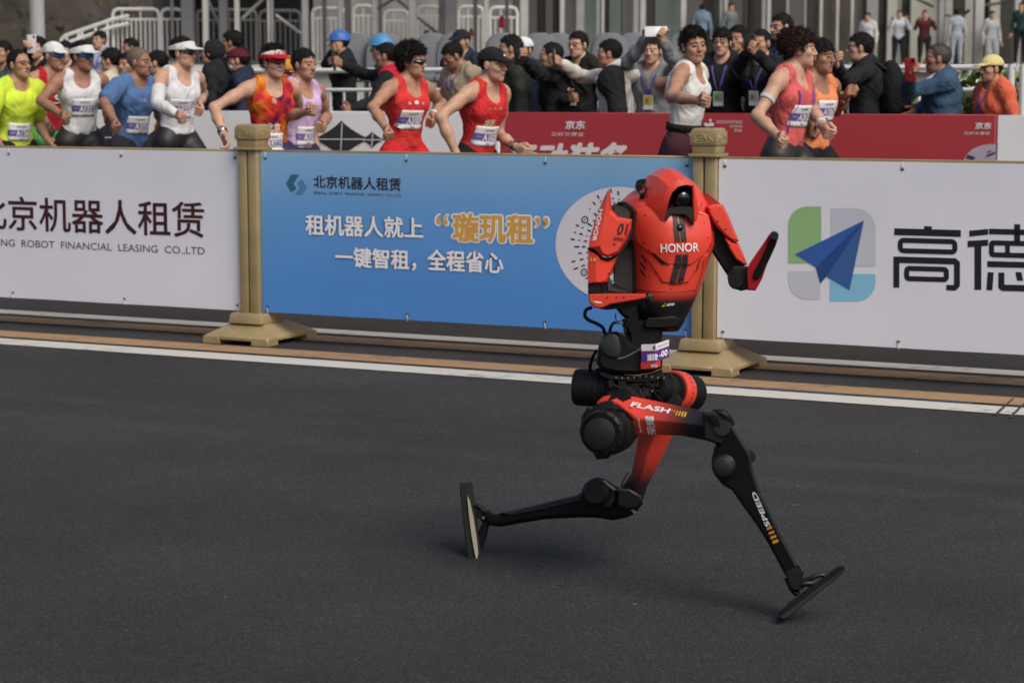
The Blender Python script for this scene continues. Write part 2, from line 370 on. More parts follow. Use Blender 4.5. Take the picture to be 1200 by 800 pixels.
def banner(i, mat, label, zb=.178, inset=.072):
    u0, u1 = POST_U[i] + inset - .004, POST_U[i + 1] - inset + .004
    r = thing("advertising_banner", label, "banner", UV((u0 + u1) / 2, VF, zb))
    nu, nz = 40, 14; V = []; Fc = []
    for s in (0, 1):
        for j in range(nz + 1):
            for k in range(nu + 1):
                a, b = k / nu, j / nz
                z = zb + (1.103 - zb) * b
                if j == 0: z += .0012 * math.sin(a * 3.2 * math.pi + i) ** 2
                V.append(UV(u0 + (u1 - u0) * a, VF + .003 * s, z))
    n1 = (nu + 1) * (nz + 1)
    for j in range(nz):
        for k in range(nu):
            q = j * (nu + 1) + k; Fc.append((q, q + 1, q + nu + 2, q + nu + 1)); Fc.append((q + n1 + nu + 1, q + n1 + nu + 2, q + n1 + 1, q + n1))
    ring = [k for k in range(nu + 1)] + [j * (nu + 1) + nu for j in range(1, nz + 1)] + [nz * (nu + 1) + k for k in range(nu - 1, -1, -1)] + [j * (nu + 1) for j in range(nz - 1, 0, -1)]
    for a, b in zip(ring, ring[1:] + ring[:1]): Fc.append((a, a + n1, b + n1, b))
    mk("vinyl_sheet", V, Fc, mat, r)
    for b in (0, 1):
        for a in (.012, .36, .68, .985):
            u = u0 + (u1 - u0) * a; z = 1.103 - .035 if b else zb + .03
            m = MB(); m.add(*lathe(UV(u, VF + .0005, z), -N, [(0, .009), (.003, .009), (.004, .006)], 12)); m.make("eyelet", EYELET, r)
            zt = 1.1 if b else .2
            e = .012 if b else -.012
            m = MB(); m.add(*tube([UV(u, VF - .004, z), UV(u + .002, VF - .006, z + (.02 if b else -.012)), UV(u + .003, VF + .0, z + (.035 if b else -.035))], .0019, 6)); m.make("cable_tie", TIE, r)
    return r
rails(0, "gold railing behind the white leasing banner"); rails(1, "gold railing behind the blue banner"); rails(2, "gold railing behind the map logo banner")
bn0 = banner(0, VIN_W, "white banner with dark maroon Chinese lettering, leftmost on the race barrier")
bn1 = banner(1, VIN_B, "blue banner with white and orange Chinese lettering, behind the red robot")
bn2 = banner(2, VIN_W2, "white banner with a blue paper plane logo, right of the gold post behind the robot")
P1, P2 = VF - .0015, VF - .003
MAROON = print_mat(sr('#3a1218')); INK = print_mat(sr('#15161c')); GREYINK = print_mat(sr('#3a3540'))
plane_text("company_name_lettering", "北京机器人租赁", (-27, 268.5), (240, 279), 41, P1, MAROON, bn0, .014)
plane_text("company_english_lettering", "BEIJING  ROBOT  FINANCIAL  LEASING  CO.,LTD", (-19, 290), (240, 301.2), 11, P1, GREYINK, bn0)
WHITE_INK = print_mat((.80, .79, .80)); NAVY = print_mat((.02, .035, .10)); SHADOW_BLUE = print_mat((.035, .10, .32)); ORANGE_INK = print_mat((.62, .33, .06))
plane_text("company_name_lettering", "北京机器人租赁", (367.5, 220), (470, 224), 15, P1, print_mat(sr('#2a1a2a')), bn1, .018)
plane_text("company_english_lettering", "BEIJING  ROBOT  FINANCIAL  LEASING  CO.,LTD", (368, 228.3), (470, 231.8), 4, P1, print_mat((.03, .05, .12)), bn1)
for (s, A, B, h) in (("租机器人就上", (358, 275.5), (496, 280), 25), ("一键智租，", (393, 313), (488, 317.5), 24.5), ("全程省心", (501, 317), (590, 321), 25.5)):
    plane_text("slogan_shadow", s, A, B, h, P1, SHADOW_BLUE, bn1, .075, n=8)
    plane_text("slogan_lettering", s, A, B, h, P2, WHITE_INK, bn1, .028)
for (s, A, B, h, of) in (("璇玑租", (530, 283.5), (625, 286.5), 35, .03), ("“", (511, 263.5), (525, 264), 12, .03), ("”", (627, 266.5), (643, 267), 12, .03)):
    plane_text("slogan_outline", s, (A[0] - 2, A[1] + 2), (B[0] + 2, B[1] + 2), h + 4, P1, WHITE_INK, bn1, .085, n=10)
    plane_text("slogan_lettering", s, A, B, h, P2, ORANGE_INK, bn1, .035)
plane_polys("company_emblem", [[(335, 215), (341, 204.5), (350.5, 204.8), (344, 215.5), (347.5, 221), (341.5, 225.5)]], P1, print_mat((.03, .12, .20)), bn1)
plane_polys("company_emblem", [[(360, 219.5), (353.5, 210), (348.5, 214.5), (351.5, 219.5), (345.5, 228), (354, 228.3)]], P1, print_mat((.07, .22, .36)), bn1)
LILAC = print_mat((.62, .60, .66))
plane_polys("pale_disc", [circ(725, 286.5, 74, 67.5, 64)], P1, LILAC, bn1)
rays_ = []
rr = random.Random(3)
for k in range(23):
    a = math.radians(100 + k * 7.2); cx, cy = 735, 290
    def Q(r): return (cx + r * math.cos(a) * .93, cy - r * math.sin(a))
    r0 = 28 + rr.random() * 8
    while r0 < 68:
        L = rr.choice((1.4, 2.2, 4.5, 6.5)); g = rr.choice((3.2, 4.5, 6))
        if not any(math.hypot(Q(r0)[0] - c[0], Q(r0)[1] - c[1]) < 7 for c in ((685.5, 257.5), (684.5, 319))): rays_.append((Q(r0), Q(min(r0 + L, 72)), 1.7))
        r0 += L + g
plane_polys("ray_pattern", strokes(rays_, 1.6), P2, INK, bn1)
for c in ((685.5, 257.5), (684.5, 319)):
    o1, o2 = circ(*c, 4.1, 4.4, 24), circ(*c, 2.8, 3.1, 24)
    plane_polys("ray_pattern_ring", [[o1[k], o1[(k + 1) % 24], o2[(k + 1) % 24], o2[k]] for k in range(24)] + [circ(*c, .9, .9, 8)], P2, INK, bn1)
# map logo
plane_polys("logo_leaf", [rounded(923.6, 242, 962.4, 308.5, (22, 0, 0, 0))], P1, print_mat((.27, .45, .20)), bn2)
plane_polys("logo_leaf", [rounded(974, 244, 1026, 312, (0, 24, 0, 0))], P1, print_mat((.52, .53, .60)), bn2)
plane_polys("logo_leaf", [rounded(924, 317.5, 961.5, 351, (0, 0, 0, 22))], P1, print_mat((.54, .55, .62)), bn2)
plane_polys("logo_leaf", [rounded(972.6, 321, 1026, 353, (0, 0, 22, 0))], P1, print_mat((.22, .50, .68)), bn2)
plane_polys("paper_plane_wing", [[(1012.4, 258.4), (931.6, 298), (956, 313.2)]], P2, print_mat((.028, .10, .36)), bn2)
plane_polys("paper_plane_wing", [[(1012.4, 258.4), (968.5, 324), (995.6, 340)]], P2, print_mat((.035, .10, .30)), bn2)
plane_polys("paper_plane_fold", [[(1012.4, 258.4), (956, 313.2), (961.2, 332.5), (968.5, 324)]], P2, print_mat((.016, .055, .22)), bn2)
def ringpoly(x0, y0, x1, y1, w, r):
    a = rounded(x0, y0, x1, y1, (r,) * 4); b = rounded(x0 + w, y0 + w, x1 - w, y1 - w, (max(r - w, .5),) * 4)
    return [[a[k], a[(k + 1) % len(a)], b[(k + 1) % len(b)], b[k]] for k in range(len(a))]
def sl(polys, x0=1085, k=.028): return [[(x, y + (x - x0) * k) for x, y in p] for p in polys]
gao = [[(1083, 265), (1092, 265), (1092, 269.5), (1083, 269.5)], [(1048, 268.5), (1126, 268.5), (1126, 276.5), (1048, 276.5)]]
gao += ringpoly(1052, 279.3, 1122, 297.5, 6, 7) + ringpoly(1059.5, 312, 1112, 330, 6, 6)
gao += [[(1047, 301.5), (1120, 301.5), (1125, 306), (1125, 309), (1047, 309)], [(1047, 308.9), (1054, 308.9), (1054, 338), (1047, 338)],
        [(1118, 308.9), (1125, 308.9), (1125, 334), (1120, 339.5), (1109, 339.5), (1109, 333), (1118, 333)]]
plane_polys("map_name_lettering", sl(gao), P1, INK, bn2)
de = [[(1136, 269), (1158, 266.5), (1158, 273), (1136, 276)], [(1134, 281), (1158, 279), (1158, 286), (1134, 288.5)], [(1142, 287), (1150, 286.5), (1150, 338), (1142, 338)],
      [(1159, 266), (1226, 266), (1226, 272.5), (1159, 272.5)], [(1188.5, 260), (1195.5, 260), (1195.5, 282), (1188.5, 282)],
      [(1157, 304), (1228, 304), (1228, 311), (1157, 311)], [(1157.5, 317), (1164.5, 317), (1163, 338), (1156, 338)], [(1220, 316), (1227, 316), (1229, 337), (1222, 337)],
      [(1190, 316), (1197, 316), (1199, 326), (1192, 326)]]
de += ringpoly(1159, 279.5, 1226, 299.5, 6, 5) + [[(1178, 285), (1183.5, 285), (1183.5, 294.5), (1178, 294.5)], [(1202, 285), (1207.5, 285), (1207.5, 294.5), (1202, 294.5)]]
de += [[(1170, 317), (1177, 317), (1177, 331), (1209, 331), (1209, 323), (1216, 323), (1216, 335), (1212, 338.5), (1174, 338.5), (1170, 335)]]
plane_polys("map_name_lettering", sl(de, 1085, .026), P1, INK, bn2)
# ---------------------------------------------------------------- far advertising boards
VB = 13.0
BOARD_Z = 1.303
def board(u0, u1, mat, label, z1=BOARD_Z):
    r = thing("advertising_board", label, "advertising board", UV((u0 + u1) / 2, VB, 0), "advertising boards along the far kerb")
    m = MB(); m.add(*bbox_uv(u0, u1, VB, VB + .035, .05, z1)); o = m.make("board_face", mat, r); bev(o, .004, 1)
    for j in range(3):
        u = u0 + (u1 - u0) * (.08 + .42 * j); m = MB()
        m.add(*bbox_uv(u - .02, u + .02, VB + .036, VB + .076, 0.0, 1.2)); m.add(*bbox_uv(u - .02, u + .02, VB - .12, VB + .035, 0.0, .048)); m.make("board_stand", pm("galvanised", (.4, .4, .41), .45, metal=.6), r)
    return r
def uof(px, py=150): return on_v(px, py, VB).dot(U)
BW = vinyl("white_board", (.82, .82, .83)); BR = vinyl("red_board", (.40, .042, .052)); BRD = BR
u588, u1168 = uof(586), uof(1168)
ub = [uof(-60), uof(225), u588]
bdA = board(ub[0], ub[1] - .006, BW, "white advertising board at the far left behind the runners in blue and white shirts")
bdB = board(ub[1] + .006, u588 - .006, BW, "white advertising board with black star shapes behind the runners in red")
um = uof(800)
bdC = board(u588 + .006, um - .005, BR, "red advertising board with large white lettering left of the runner in white vest")
bdD = board(um + .005, u1168 - .006, BRD, "dark red advertising board behind the runners in orange at the right")
bdE = board(u1168 + .006, u1168 + 2.6, BW, "plain pale grey advertising board at the right edge", z1=1.3)
PB1, PB2 = VB - .004, VB - .008
CHAR = print_mat((.03, .03, .035)); PALE = print_mat((.62, .63, .66))
def astroid(cx, cy, a, b, n=9, p=1.0):
    out = []
    for q in range(4):
        for k in range(n):
            t = math.pi / 2 * (q + k / n); c_, s_ = math.cos(t), math.sin(t)
            out.append((cx + a * math.copysign(abs(c_) ** 2.4, c_), cy - b * math.copysign(abs(s_) ** 2.4, s_)))
    return out
for (cx, cy, a, b, host) in ((400, 163, 34, 22, bdB), (436.3, 163.7, 14, 9.6, bdB), (363.7, 162.4, 14, 9.6, bdB), (327.5, 161.8, 30, 22, bdB), (133, 161, 36, 24, bdA), (182, 163, 18, 12, bdA)):
    plane_polys("star_shape", [astroid(cx, cy, a, b)], PB1, CHAR, host)
    plane_polys("star_cross", strokes([((cx - a * .8, cy + .3), (cx + a * .8, cy + .3), 1.3), ((cx + .8, cy - b * .86), (cx - .8, cy + b * .86), 1.3)], 1.2), PB2, PALE, host)
WB = print_mat((.74, .70, .70), name="white_board_print")
plane_text("retailer_lettering", "京东", (661.8, 151.6), (685, 151.8), 10.4, PB1, WB, bdC, .04, shear=.15)
plane_text("retailer_slogan", "又好又便宜", (645.5, 159.6), (684, 159.9), 4.6, PB1, WB, bdC)
plane_text("sport_lettering", "运动装备", (588, 207), (733, 207.6), 40.5, PB1, WB, bdC, .05, shear=.25)
plane_polys("sport_accent", [[(715, 183), (720, 178.6), (725, 178.4), (728, 183), (727, 190), (715, 190)]], PB2, print_mat((.5, .03, .2)), bdC)
plane_polys("event_emblem", [circ(832.5, 141.2, 1.6, 1.7, 12), [(824.5, 146.3), (826.5, 143.6), (830, 145.2), (832.5, 143.2), (836.6, 144.5), (836.5, 148), (825, 148.5)]], PB1, WB, bdD)
plane_text("event_lettering", "北京亦庄半程马拉松", (839, 145), (870, 145.2), 4.2, PB1, WB, bdD)
plane_text("event_lettering", "HALF MARATHON", (855, 149.5), (869.8, 149.6), 2.8, PB1, WB, bdD)
plane_text("event_lettering", "2026", (860, 154.7), (869.5, 154.8), 3.6, PB1, WB, bdD)
plane_text("retailer_lettering", "京东", (1142, 151.6), (1161.5, 151.8), 8.2, PB1, WB, bdD, .04, shear=.12)
plane_text("retailer_slogan", "又好又便宜", (1129.3, 158), (1160, 158.3), 3.8, PB1, WB, bdD)
shoe = [(1129, 188), (1133, 181), (1140, 174.5), (1150, 170.5), (1160, 169), (1167.5, 169.2), (1167.2, 196), (1129, 196)]
plane_polys("shoe_print", [shoe], PB1, print_mat((.42, .36, .44)), bdD)
plane_polys("shoe_print_stripe", strokes([((1156, 183), (1166.5, 178.6), 2.0), ((1157, 178.5), (1162, 176.8), 1.2), ((1133, 183), (1142, 186), 4.0)], 2), PB2, print_mat((.05, .04, .06)), bdD)
# ================================================================== THE RUNNING ROBOT
RY = 5.93
def R(x, y, d=0.0): return atY(x, y, RY + d)
PXM = RY / F                                            # metres per photo pixel at the robot
robot = thing("running_robot", "red and black humanoid robot with a hood, sprinting in mid-stride on the road", "robot", R(760, 470, -.05).xy.to_3d(), None)
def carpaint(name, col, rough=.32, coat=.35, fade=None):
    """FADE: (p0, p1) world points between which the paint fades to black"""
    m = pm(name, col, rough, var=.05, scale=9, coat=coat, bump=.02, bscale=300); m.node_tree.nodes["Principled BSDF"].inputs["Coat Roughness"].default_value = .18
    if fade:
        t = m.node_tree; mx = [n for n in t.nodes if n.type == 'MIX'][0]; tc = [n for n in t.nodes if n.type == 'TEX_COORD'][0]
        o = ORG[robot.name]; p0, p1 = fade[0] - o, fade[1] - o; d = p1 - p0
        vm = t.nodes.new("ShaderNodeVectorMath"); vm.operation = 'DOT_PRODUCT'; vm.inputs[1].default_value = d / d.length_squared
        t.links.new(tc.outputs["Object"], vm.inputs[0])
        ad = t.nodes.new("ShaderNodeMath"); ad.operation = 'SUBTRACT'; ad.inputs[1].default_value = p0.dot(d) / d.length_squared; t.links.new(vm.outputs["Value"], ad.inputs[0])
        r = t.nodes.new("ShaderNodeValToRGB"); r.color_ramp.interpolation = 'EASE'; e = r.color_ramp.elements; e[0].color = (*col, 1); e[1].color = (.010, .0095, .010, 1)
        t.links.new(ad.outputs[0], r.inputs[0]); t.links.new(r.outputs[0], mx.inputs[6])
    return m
RED_C = (.72, .060, .034)
RED = carpaint("robot_red_paint", RED_C)
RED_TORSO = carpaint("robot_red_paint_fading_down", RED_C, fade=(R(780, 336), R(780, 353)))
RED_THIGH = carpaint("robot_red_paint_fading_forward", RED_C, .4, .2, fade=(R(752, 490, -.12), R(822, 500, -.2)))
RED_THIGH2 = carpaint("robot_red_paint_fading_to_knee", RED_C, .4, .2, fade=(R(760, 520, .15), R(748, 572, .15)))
BLK = pm("robot_black_shell", (.007, .007, .0075), .5, var=.25, scale=12, bump=.03, bscale=200, spec=.22)
BLK2 = pm("robot_black_metal", (.011, .011, .012), .4, metal=.3, var=.3, scale=16, bump=.04, bscale=120)
GREYB = pm("robot_charcoal_shell", (.022, .024, .028), .5, var=.15, scale=10)
GLOSS = pm("robot_black_glass", (.004, .004, .005), .04, var=.1, coat=.6)
STEEL = pm("robot_steel", (.45, .45, .45), .3, metal=.9, var=.15, scale=20)
DWHITE = print_mat((.80, .79, .77)); DBLK = print_mat((.008, .008, .009), .45, name="robot_black_decal"); DYEL = print_mat((.55, .38, .04)); DORG = print_mat((.62, .28, .03)); DGREY = print_mat((.02, .02, .02), name="robot_grey_decal")
def inset(P, w):
    out = []; n = len(P); ar = sum(P[i][0] * P[(i + 1) % n][1] - P[(i + 1) % n][0] * P[i][1] for i in range(n))
    sg = 1 if ar > 0 else -1
    for i in range(n):
        a, b, c = P[i - 1], P[i], P[(i + 1) % n]
        def nrm(p, q):
            dx, dy = q[0] - p[0], q[1] - p[1]; L = math.hypot(dx, dy) or 1; return (-dy / L * sg, dx / L * sg)
        n1, n2 = nrm(a, b), nrm(b, c); mx, my = n1[0] + n2[0], n1[1] + n2[1]; L = math.hypot(mx, my) or 1; mx /= L; my /= L
        k = min(1 / max(mx * n1[0] + my * n1[1], .45), 1.6)
        out.append((b[0] + mx * w * k, b[1] + my * w * k))
    return out
def slab(name, A, d0, d1, mat, parent=None, B=None, ins=2.0, rise=.012, back=True, smooth=32, dfun=None, rnd=.5):
    """a shell piece: silhouette A (photo pixels) between depths d0 (front) and d1 (back), its front chamfered to the inset outline B"""
    g = dfun or (lambda x, y: 0.0)
    B = B or inset(A, ins); m = MB(); n = len(A)
    Am = inset(A, ins * .3) if ins else A
    loops = [[R(x, y, d1 + g(x, y)) for x, y in inset(A, ins)] if back else [R(x, y, d1 + g(x, y)) for x, y in A]]
    loops.append([R(x, y, d1 - min(rise, (d1 - d0) * .3) + g(x, y)) for x, y in A])
    loops.append([R(x, y, d0 + rise + g(x, y)) for x, y in A])
    loops.append([R(x * .5 + p * .5 if False else x, y, d0 + rise * .35 + g(x, y)) for (x, y) in Am])
    loops.append([R(x, y, d0 + g(x, y)) for x, y in B])
    V = [p for l in loops for p in l]; Fc = []
    for i in range(len(loops) - 1):
        for k in range(n):
            a, b = i * n + k, i * n + (k + 1) % n; Fc.append((a, b, b + n, a + n))
    Fc.append(tuple(range(n - 1, -1, -1))); Fc.append(tuple(range(4 * n, 5 * n)))
    m.add(V, Fc); o = m.make(name, mat, parent or robot)
    bm = bmesh.new(); bm.from_mesh(o.data); bmesh.ops.triangulate(bm, faces=[f for f in bm.faces if len(f.verts) > 4]); bm.to_mesh(o.data); bm.free()
    return autosmooth(o, smooth)
def beam(name, secs, mat, parent=None, smooth=30):
    """hard-edged limb: cross-sections with the same number of (x, y, d) corners"""
    n = len(secs[0]); m = MB(); V = [R(*p) for s in secs for p in s]; Fc = []
    for i in range(len(secs) - 1):
        for k in range(n):
            a, b = i * n + k, i * n + (k + 1) % n; Fc.append((a, b, b + n, a + n))
    Fc.append(tuple(range(n - 1, -1, -1))); Fc.append(tuple(range((len(secs) - 1) * n, len(secs) * n)))
    m.add(V, Fc); o = m.make(name, mat, parent or robot); bev(o, .004, 2); return o
def drum(name, p0, p1, prof, mat, parent=None, n=36):
    """turned part from p0 to p1: prof = (share of the length, radius in photo pixels)"""
    a, b = R(*p0), R(*p1); L = (b - a).length; m = MB()
    m.add(*lathe(a, b - a, [(t * L, r * PXM) for t, r in prof], n)); return m.make(name, mat, parent or robot, 35)
def bvh_of(*objs):
    V, Fc = [], []
    for o in objs:
        k = len(V); b = ORG[o.name]; V += [v.co + b for v in o.data.vertices]; Fc += [[i + k for i in p.vertices] for p in o.data.polygons]
    return BVHTree.FromPolygons(V, Fc)
def hit(bv, x, y):
    d = ray(x, y).normalized(); h = bv.ray_cast(EYEV, d)
    if h[0] is None: return None
    n = h[1] if h[1].dot(d) < 0 else -h[1]
    return h[0], n
def project(bv, px, off=.0015):
    out = []
    for x, y in px:
        h = hit(bv, x, y); out.append(None if h is None else h[0] - ray(x, y).normalized() * off * .6 + h[1] * off * .6)
    return out
def decal(name, polys, bv, mat, parent, off=.0016):
    m = MB()
    for p in polys:
        q = project(bv, p, off)
        if all(a is not None for a in q): m.add(q, [tuple(range(len(q)))])
    return mk(name, m.V, m.F, mat, parent) if m.F else None
def dtext(name, s, A, B, h, bv, mat, parent, bold=0.0, up=None, shear=0.0, off=.0016):
    V, Fc = text_mesh(s); A, B = np.array(A, float), np.array(B, float); e = B - A; L = np.linalg.norm(e); ex = e / L
    upv = np.array(up, float) / np.linalg.norm(up) if up is not None else np.array((ex[1], -ex[0]))
    m = MB(); b = bold * h
    for VV, k in (bolden(V, Fc, b / L, b / h, 6) if bold else [(V, 0)]):
        px = [A + ex * (b + x * (L - 2 * b) + shear * y * h) + upv * (b + y * (h - 2 * b)) for x, y in VV]
        q = project(bv, px, off + k * .0001); ok = [f for f in Fc if all(q[i] is not None for i in f)]
        m.add([p if p is not None else Vector((0, 0, 0)) for p in q], ok)
    used = sorted({i for f in m.F for i in f}); ix = {j: i for i, j in enumerate(used)}
    return mk(name, [m.V[j] for j in used], [[ix[i] for i in f] for f in m.F], mat, parent) if m.F else None
def splitdec(polys, k=4):
    """strips cut across so that they follow a curved shell"""
    out = []
    for p in polys:
        a, b, c, d = p
        for i in range(k):
            t0, t1 = i / k, (i + 1) / k; L = lambda p, q, t: (p[0] + (q[0] - p[0]) * t, p[1] + (q[1] - p[1]) * t)
            out.append([L(a, d, t0), L(b, c, t0), L(b, c, t1), L(a, d, t1)])
    return out
# ---------------------------------------------------------------- torso shell
YAW = math.radians(24)
rows = [(214, 756, 812, .06), (220, 750, 817, .08), (228, 738, 822, .095), (236, 730, 826, .105), (246, 728, 829, .112), (258, 731, 832.5, .12), (272, 735, 834.5, .125),
        (285, 738, 834, .125), (300, 739, 829, .12), (318, 740, 824, .115), (334, 740, 819, .11), (346, 738, 813, .108), (358, 738, 808, .10), (370, 744, 802, .09), (380, 752, 797, .08), (386, 758, 793, .065)]
m = MB(); n = 40; V = []
for (y, xl, xr, b) in rows:
    cx = (xl + xr) / 2; hw = (xr - xl) / 2 * PXM
    a = math.sqrt(max(hw ** 2 - (b * math.sin(YAW)) ** 2, 1e-4)) / math.cos(YAW); c = R(cx, y, .02)
    for k in range(n):
        t = 2 * math.pi * k / n; ct, st = math.cos(t), math.sin(t); e = 2 / 2.6
        lx, ly = a * math.copysign(abs(ct) ** e, ct), b * math.copysign(abs(st) ** e, st)
        V.append(c + Vector((lx * math.cos(YAW) - ly * math.sin(YAW), lx * math.sin(YAW) + ly * math.cos(YAW), 0)))
Fc = [(i * n + k, i * n + (k + 1) % n, (i + 1) * n + (k + 1) % n, (i + 1) * n + k) for i in range(len(rows) - 1) for k in range(n)]
Fc += [tuple(range(n - 1, -1, -1)), tuple(range((len(rows) - 1) * n, len(rows) * n))]
m.add(V, Fc); torso = m.make("torso_shell", RED_TORSO, robot, 50)
bvT = bvh_of(torso)
def plate(name, A, bv, rise, mat, ins=3.0, parent=None, shift=(0, 0), thick=.012):
    n = len(A); cx, cy = sum(p[0] for p in A) / n + shift[0], sum(p[1] for p in A) / n + shift[1]; m = MB(); V = []
    B = inset(A, ins)
    loops = [(A, -thick), (A, rise * .35), (B, rise)] + [([(cx + (x - cx) * s, cy + (y - cy) * s) for x, y in B], rise) for s in (.75, .5, .25)]
    for P, r in loops:
        for x, y in P:
            h = hit(bv, x, y)
            if h is None:
                s = .9
                while h is None and s > .3: h = hit(bv, cx + (x - cx) * s, cy + (y - cy) * s); s -= .05
                dd = (h[0] - EYEV).dot(Vector((0, 1, 0))); p = atY(x, y, dd); V.append(p + h[1] * r)
            else: V.append(h[0] + h[1] * r)
    h = hit(bv, cx, cy); V.append(h[0] + h[1] * rise); c = len(V) - 1; Fc = []
    for i in range(len(loops) - 1):
        for k in range(n): a, b = i * n + k, i * n + (k + 1) % n; Fc.append((a, b, b + n, a + n))
    q = (len(loops) - 1) * n
    for k in range(n): Fc.append((q + k, q + (k + 1) % n, c))
    m.add(V, Fc); return m.make(name, mat, parent or robot, 28)
chest = plate("chest_plate", [(746, 246), (745, 262), (748, 284), (764, 297), (782, 311), (808, 311), (826, 297), (833, 284), (832, 266), (829, 252), (818, 246), (797, 246), (775, 246), (758, 242)], bvT, .013, RED, 3.0)
abdomen = plate("abdomen_plate", [(752, 291), (764, 311), (776, 331), (790, 333.5), (806, 331), (817, 315), (829, 297), (806, 306), (782, 306), (766, 297)], bvT, .006, RED, 2.0, shift=(0, 2))
bvC = bvh_of(torso, chest, abdomen)
decal("vent_opening", [[(759, 291.5), (767, 297), (781.5, 309), (775.5, 310), (769, 303)]], bvC, DBLK, robot)
decal("vent_slit", splitdec([[(751, 299), (752.3, 298), (757.8, 307), (756.3, 308)], [(749.5, 307.5), (751, 306.5), (757.3, 315), (755.8, 316)], [(749.6, 316), (751, 315), (757, 323.2), (755.5, 324)]], 2), bvC, DBLK, robot)
decal("vent_slit", splitdec([[(816, 313), (817, 313.6), (820.5, 304.5), (819.6, 304)], [(814.5, 318), (815.5, 318.6), (818.5, 312), (817.6, 311.4)]], 1), bvC, DBLK, robot)
STR = [[(788, 251), (793.6, 251), (797.2, 283.5), (790.8, 283.5)], [(795.6, 251), (802.2, 251), (804.6, 283.5), (798.6, 283.5)]]
STR2 = [[(792, 298), (798.6, 298), (798.4, 309), (790.6, 309)], [(790.6, 309), (798.4, 309), (791.5, 332), (784.3, 332)], [(800, 298), (806.3, 298), (805.8, 309), (799.4, 309)], [(799.4, 309), (805.8, 309), (800.2, 332), (793, 332)]]
for st_, k_ in ((STR[:1], 6), (STR[1:], 6), (STR2[:2], 4), (STR2[2:], 4)): decal("chest_stripe", splitdec(st_, k_), bvC, DGREY, robot, .0022)
dtext("brand_lettering", "HONOR", (774.5, 296), (819, 294.6), 10.3, bvC, DWHITE, robot, .02, off=.0022)
h_ = hit(bvC, 796.5, 267); m = MB(); m.add(*lathe(h_[0] - h_[1] * .004, h_[1], [(0, .011), (.006, .0105), (.011, .007), (.0125, .002)], 20)); m.make("chest_camera", GLOSS, robot, 40)
for ln in ([(739, 262), (741.5, 290), (742, 320), (745, 339)], [(826, 301), (821.5, 322), (815, 341)], [(745, 339), (765, 341.5), (790, 342), (815, 340)], [(762, 244), (757, 236), (752, 231)], [(820, 245), (823, 238)]):
    pts_ = [q for q in project(bvC, [tuple(p) for p in smoothpath([(x, y, 0) for x, y in ln], 6) for p in [(p.x, p.y)]], .0002) if q is not None]
    if len(pts_) > 2: m = MB(); m.add(*tube(pts_, .0011, 6)); m.make("panel_seam", DBLK, robot)
for (x, y) in ((756, 253), (750, 266), (825, 261), (830, 279), (755, 285), (768, 321), (812, 317), (786, 339), (748, 331)):
    h_ = hit(bvC, x, y)
    if h_: m = MB(); m.add(*lathe(h_[0] - h_[1] * .001, h_[1], [(0, .0024), (.0016, .0022), (.0018, .0012)], 10)); m.make("shell_screw", BLK2, robot)
# belly ledge and badge
decal("belly_mark", [[(775, 359.2), (776.8, 358.8), (780.5, 355), (779.8, 354.8)], [(775, 359.2), (777.8, 359.4), (780.2, 357.6), (777.4, 358)]], bvC, DYEL, robot)
dtext("belly_mark_lettering", "uno", (781, 358.6), (790, 357.4), 2.8, bvC, DWHITE, robot, .08, shear=.3)
slab("belly_ledge", [(756, 374.5), (770, 373), (792, 371.3), (799, 372.5), (799, 376), (794, 383.5), (780, 385), (757, 385), (754, 381)], -.088, .05, BLK, ins=2, rise=.01)
slab("belly_back", [(719, 346), (742, 344), (752, 360), (752, 382), (740, 378), (729, 370.5), (721, 361)], -.03, .12, BLK, ins=4, rise=.03)
m = MB(); m.add(*tube([R(760, 373.4, -.088), R(775, 372.6, -.09), R(792, 371.2, -.086)], .0011, 6)); m.make("belly_ledge_highlight", GREYB, robot)  # thin grey line standing in for the highlight along the ledge
# side grille between arm and shell
slab("side_panel", [(717, 300), (724, 284), (742, 280), (746, 300), (746, 342), (738, 344), (720, 344)], -.02, .08, BLK, ins=1.5)
m = MB()
for k in range(26):
    y = 292 + k * 2
    for (x0, x1) in ((722 - (y - 292) * .06, 740.5),): m.add(*tube([R(x0, y, -.024), R(x1, y + 1.4, -.024)], .0014, 4))
for k in range(10):
    x = 721.5 + k * 2; m.add(*tube([R(x, 290, -.0225), R(x, 343, -.0225)], .0008, 4))
m.make("side_grille", pm("grille_grey", (.075, .066, .064), .5, var=.15), robot, kind='stuff')
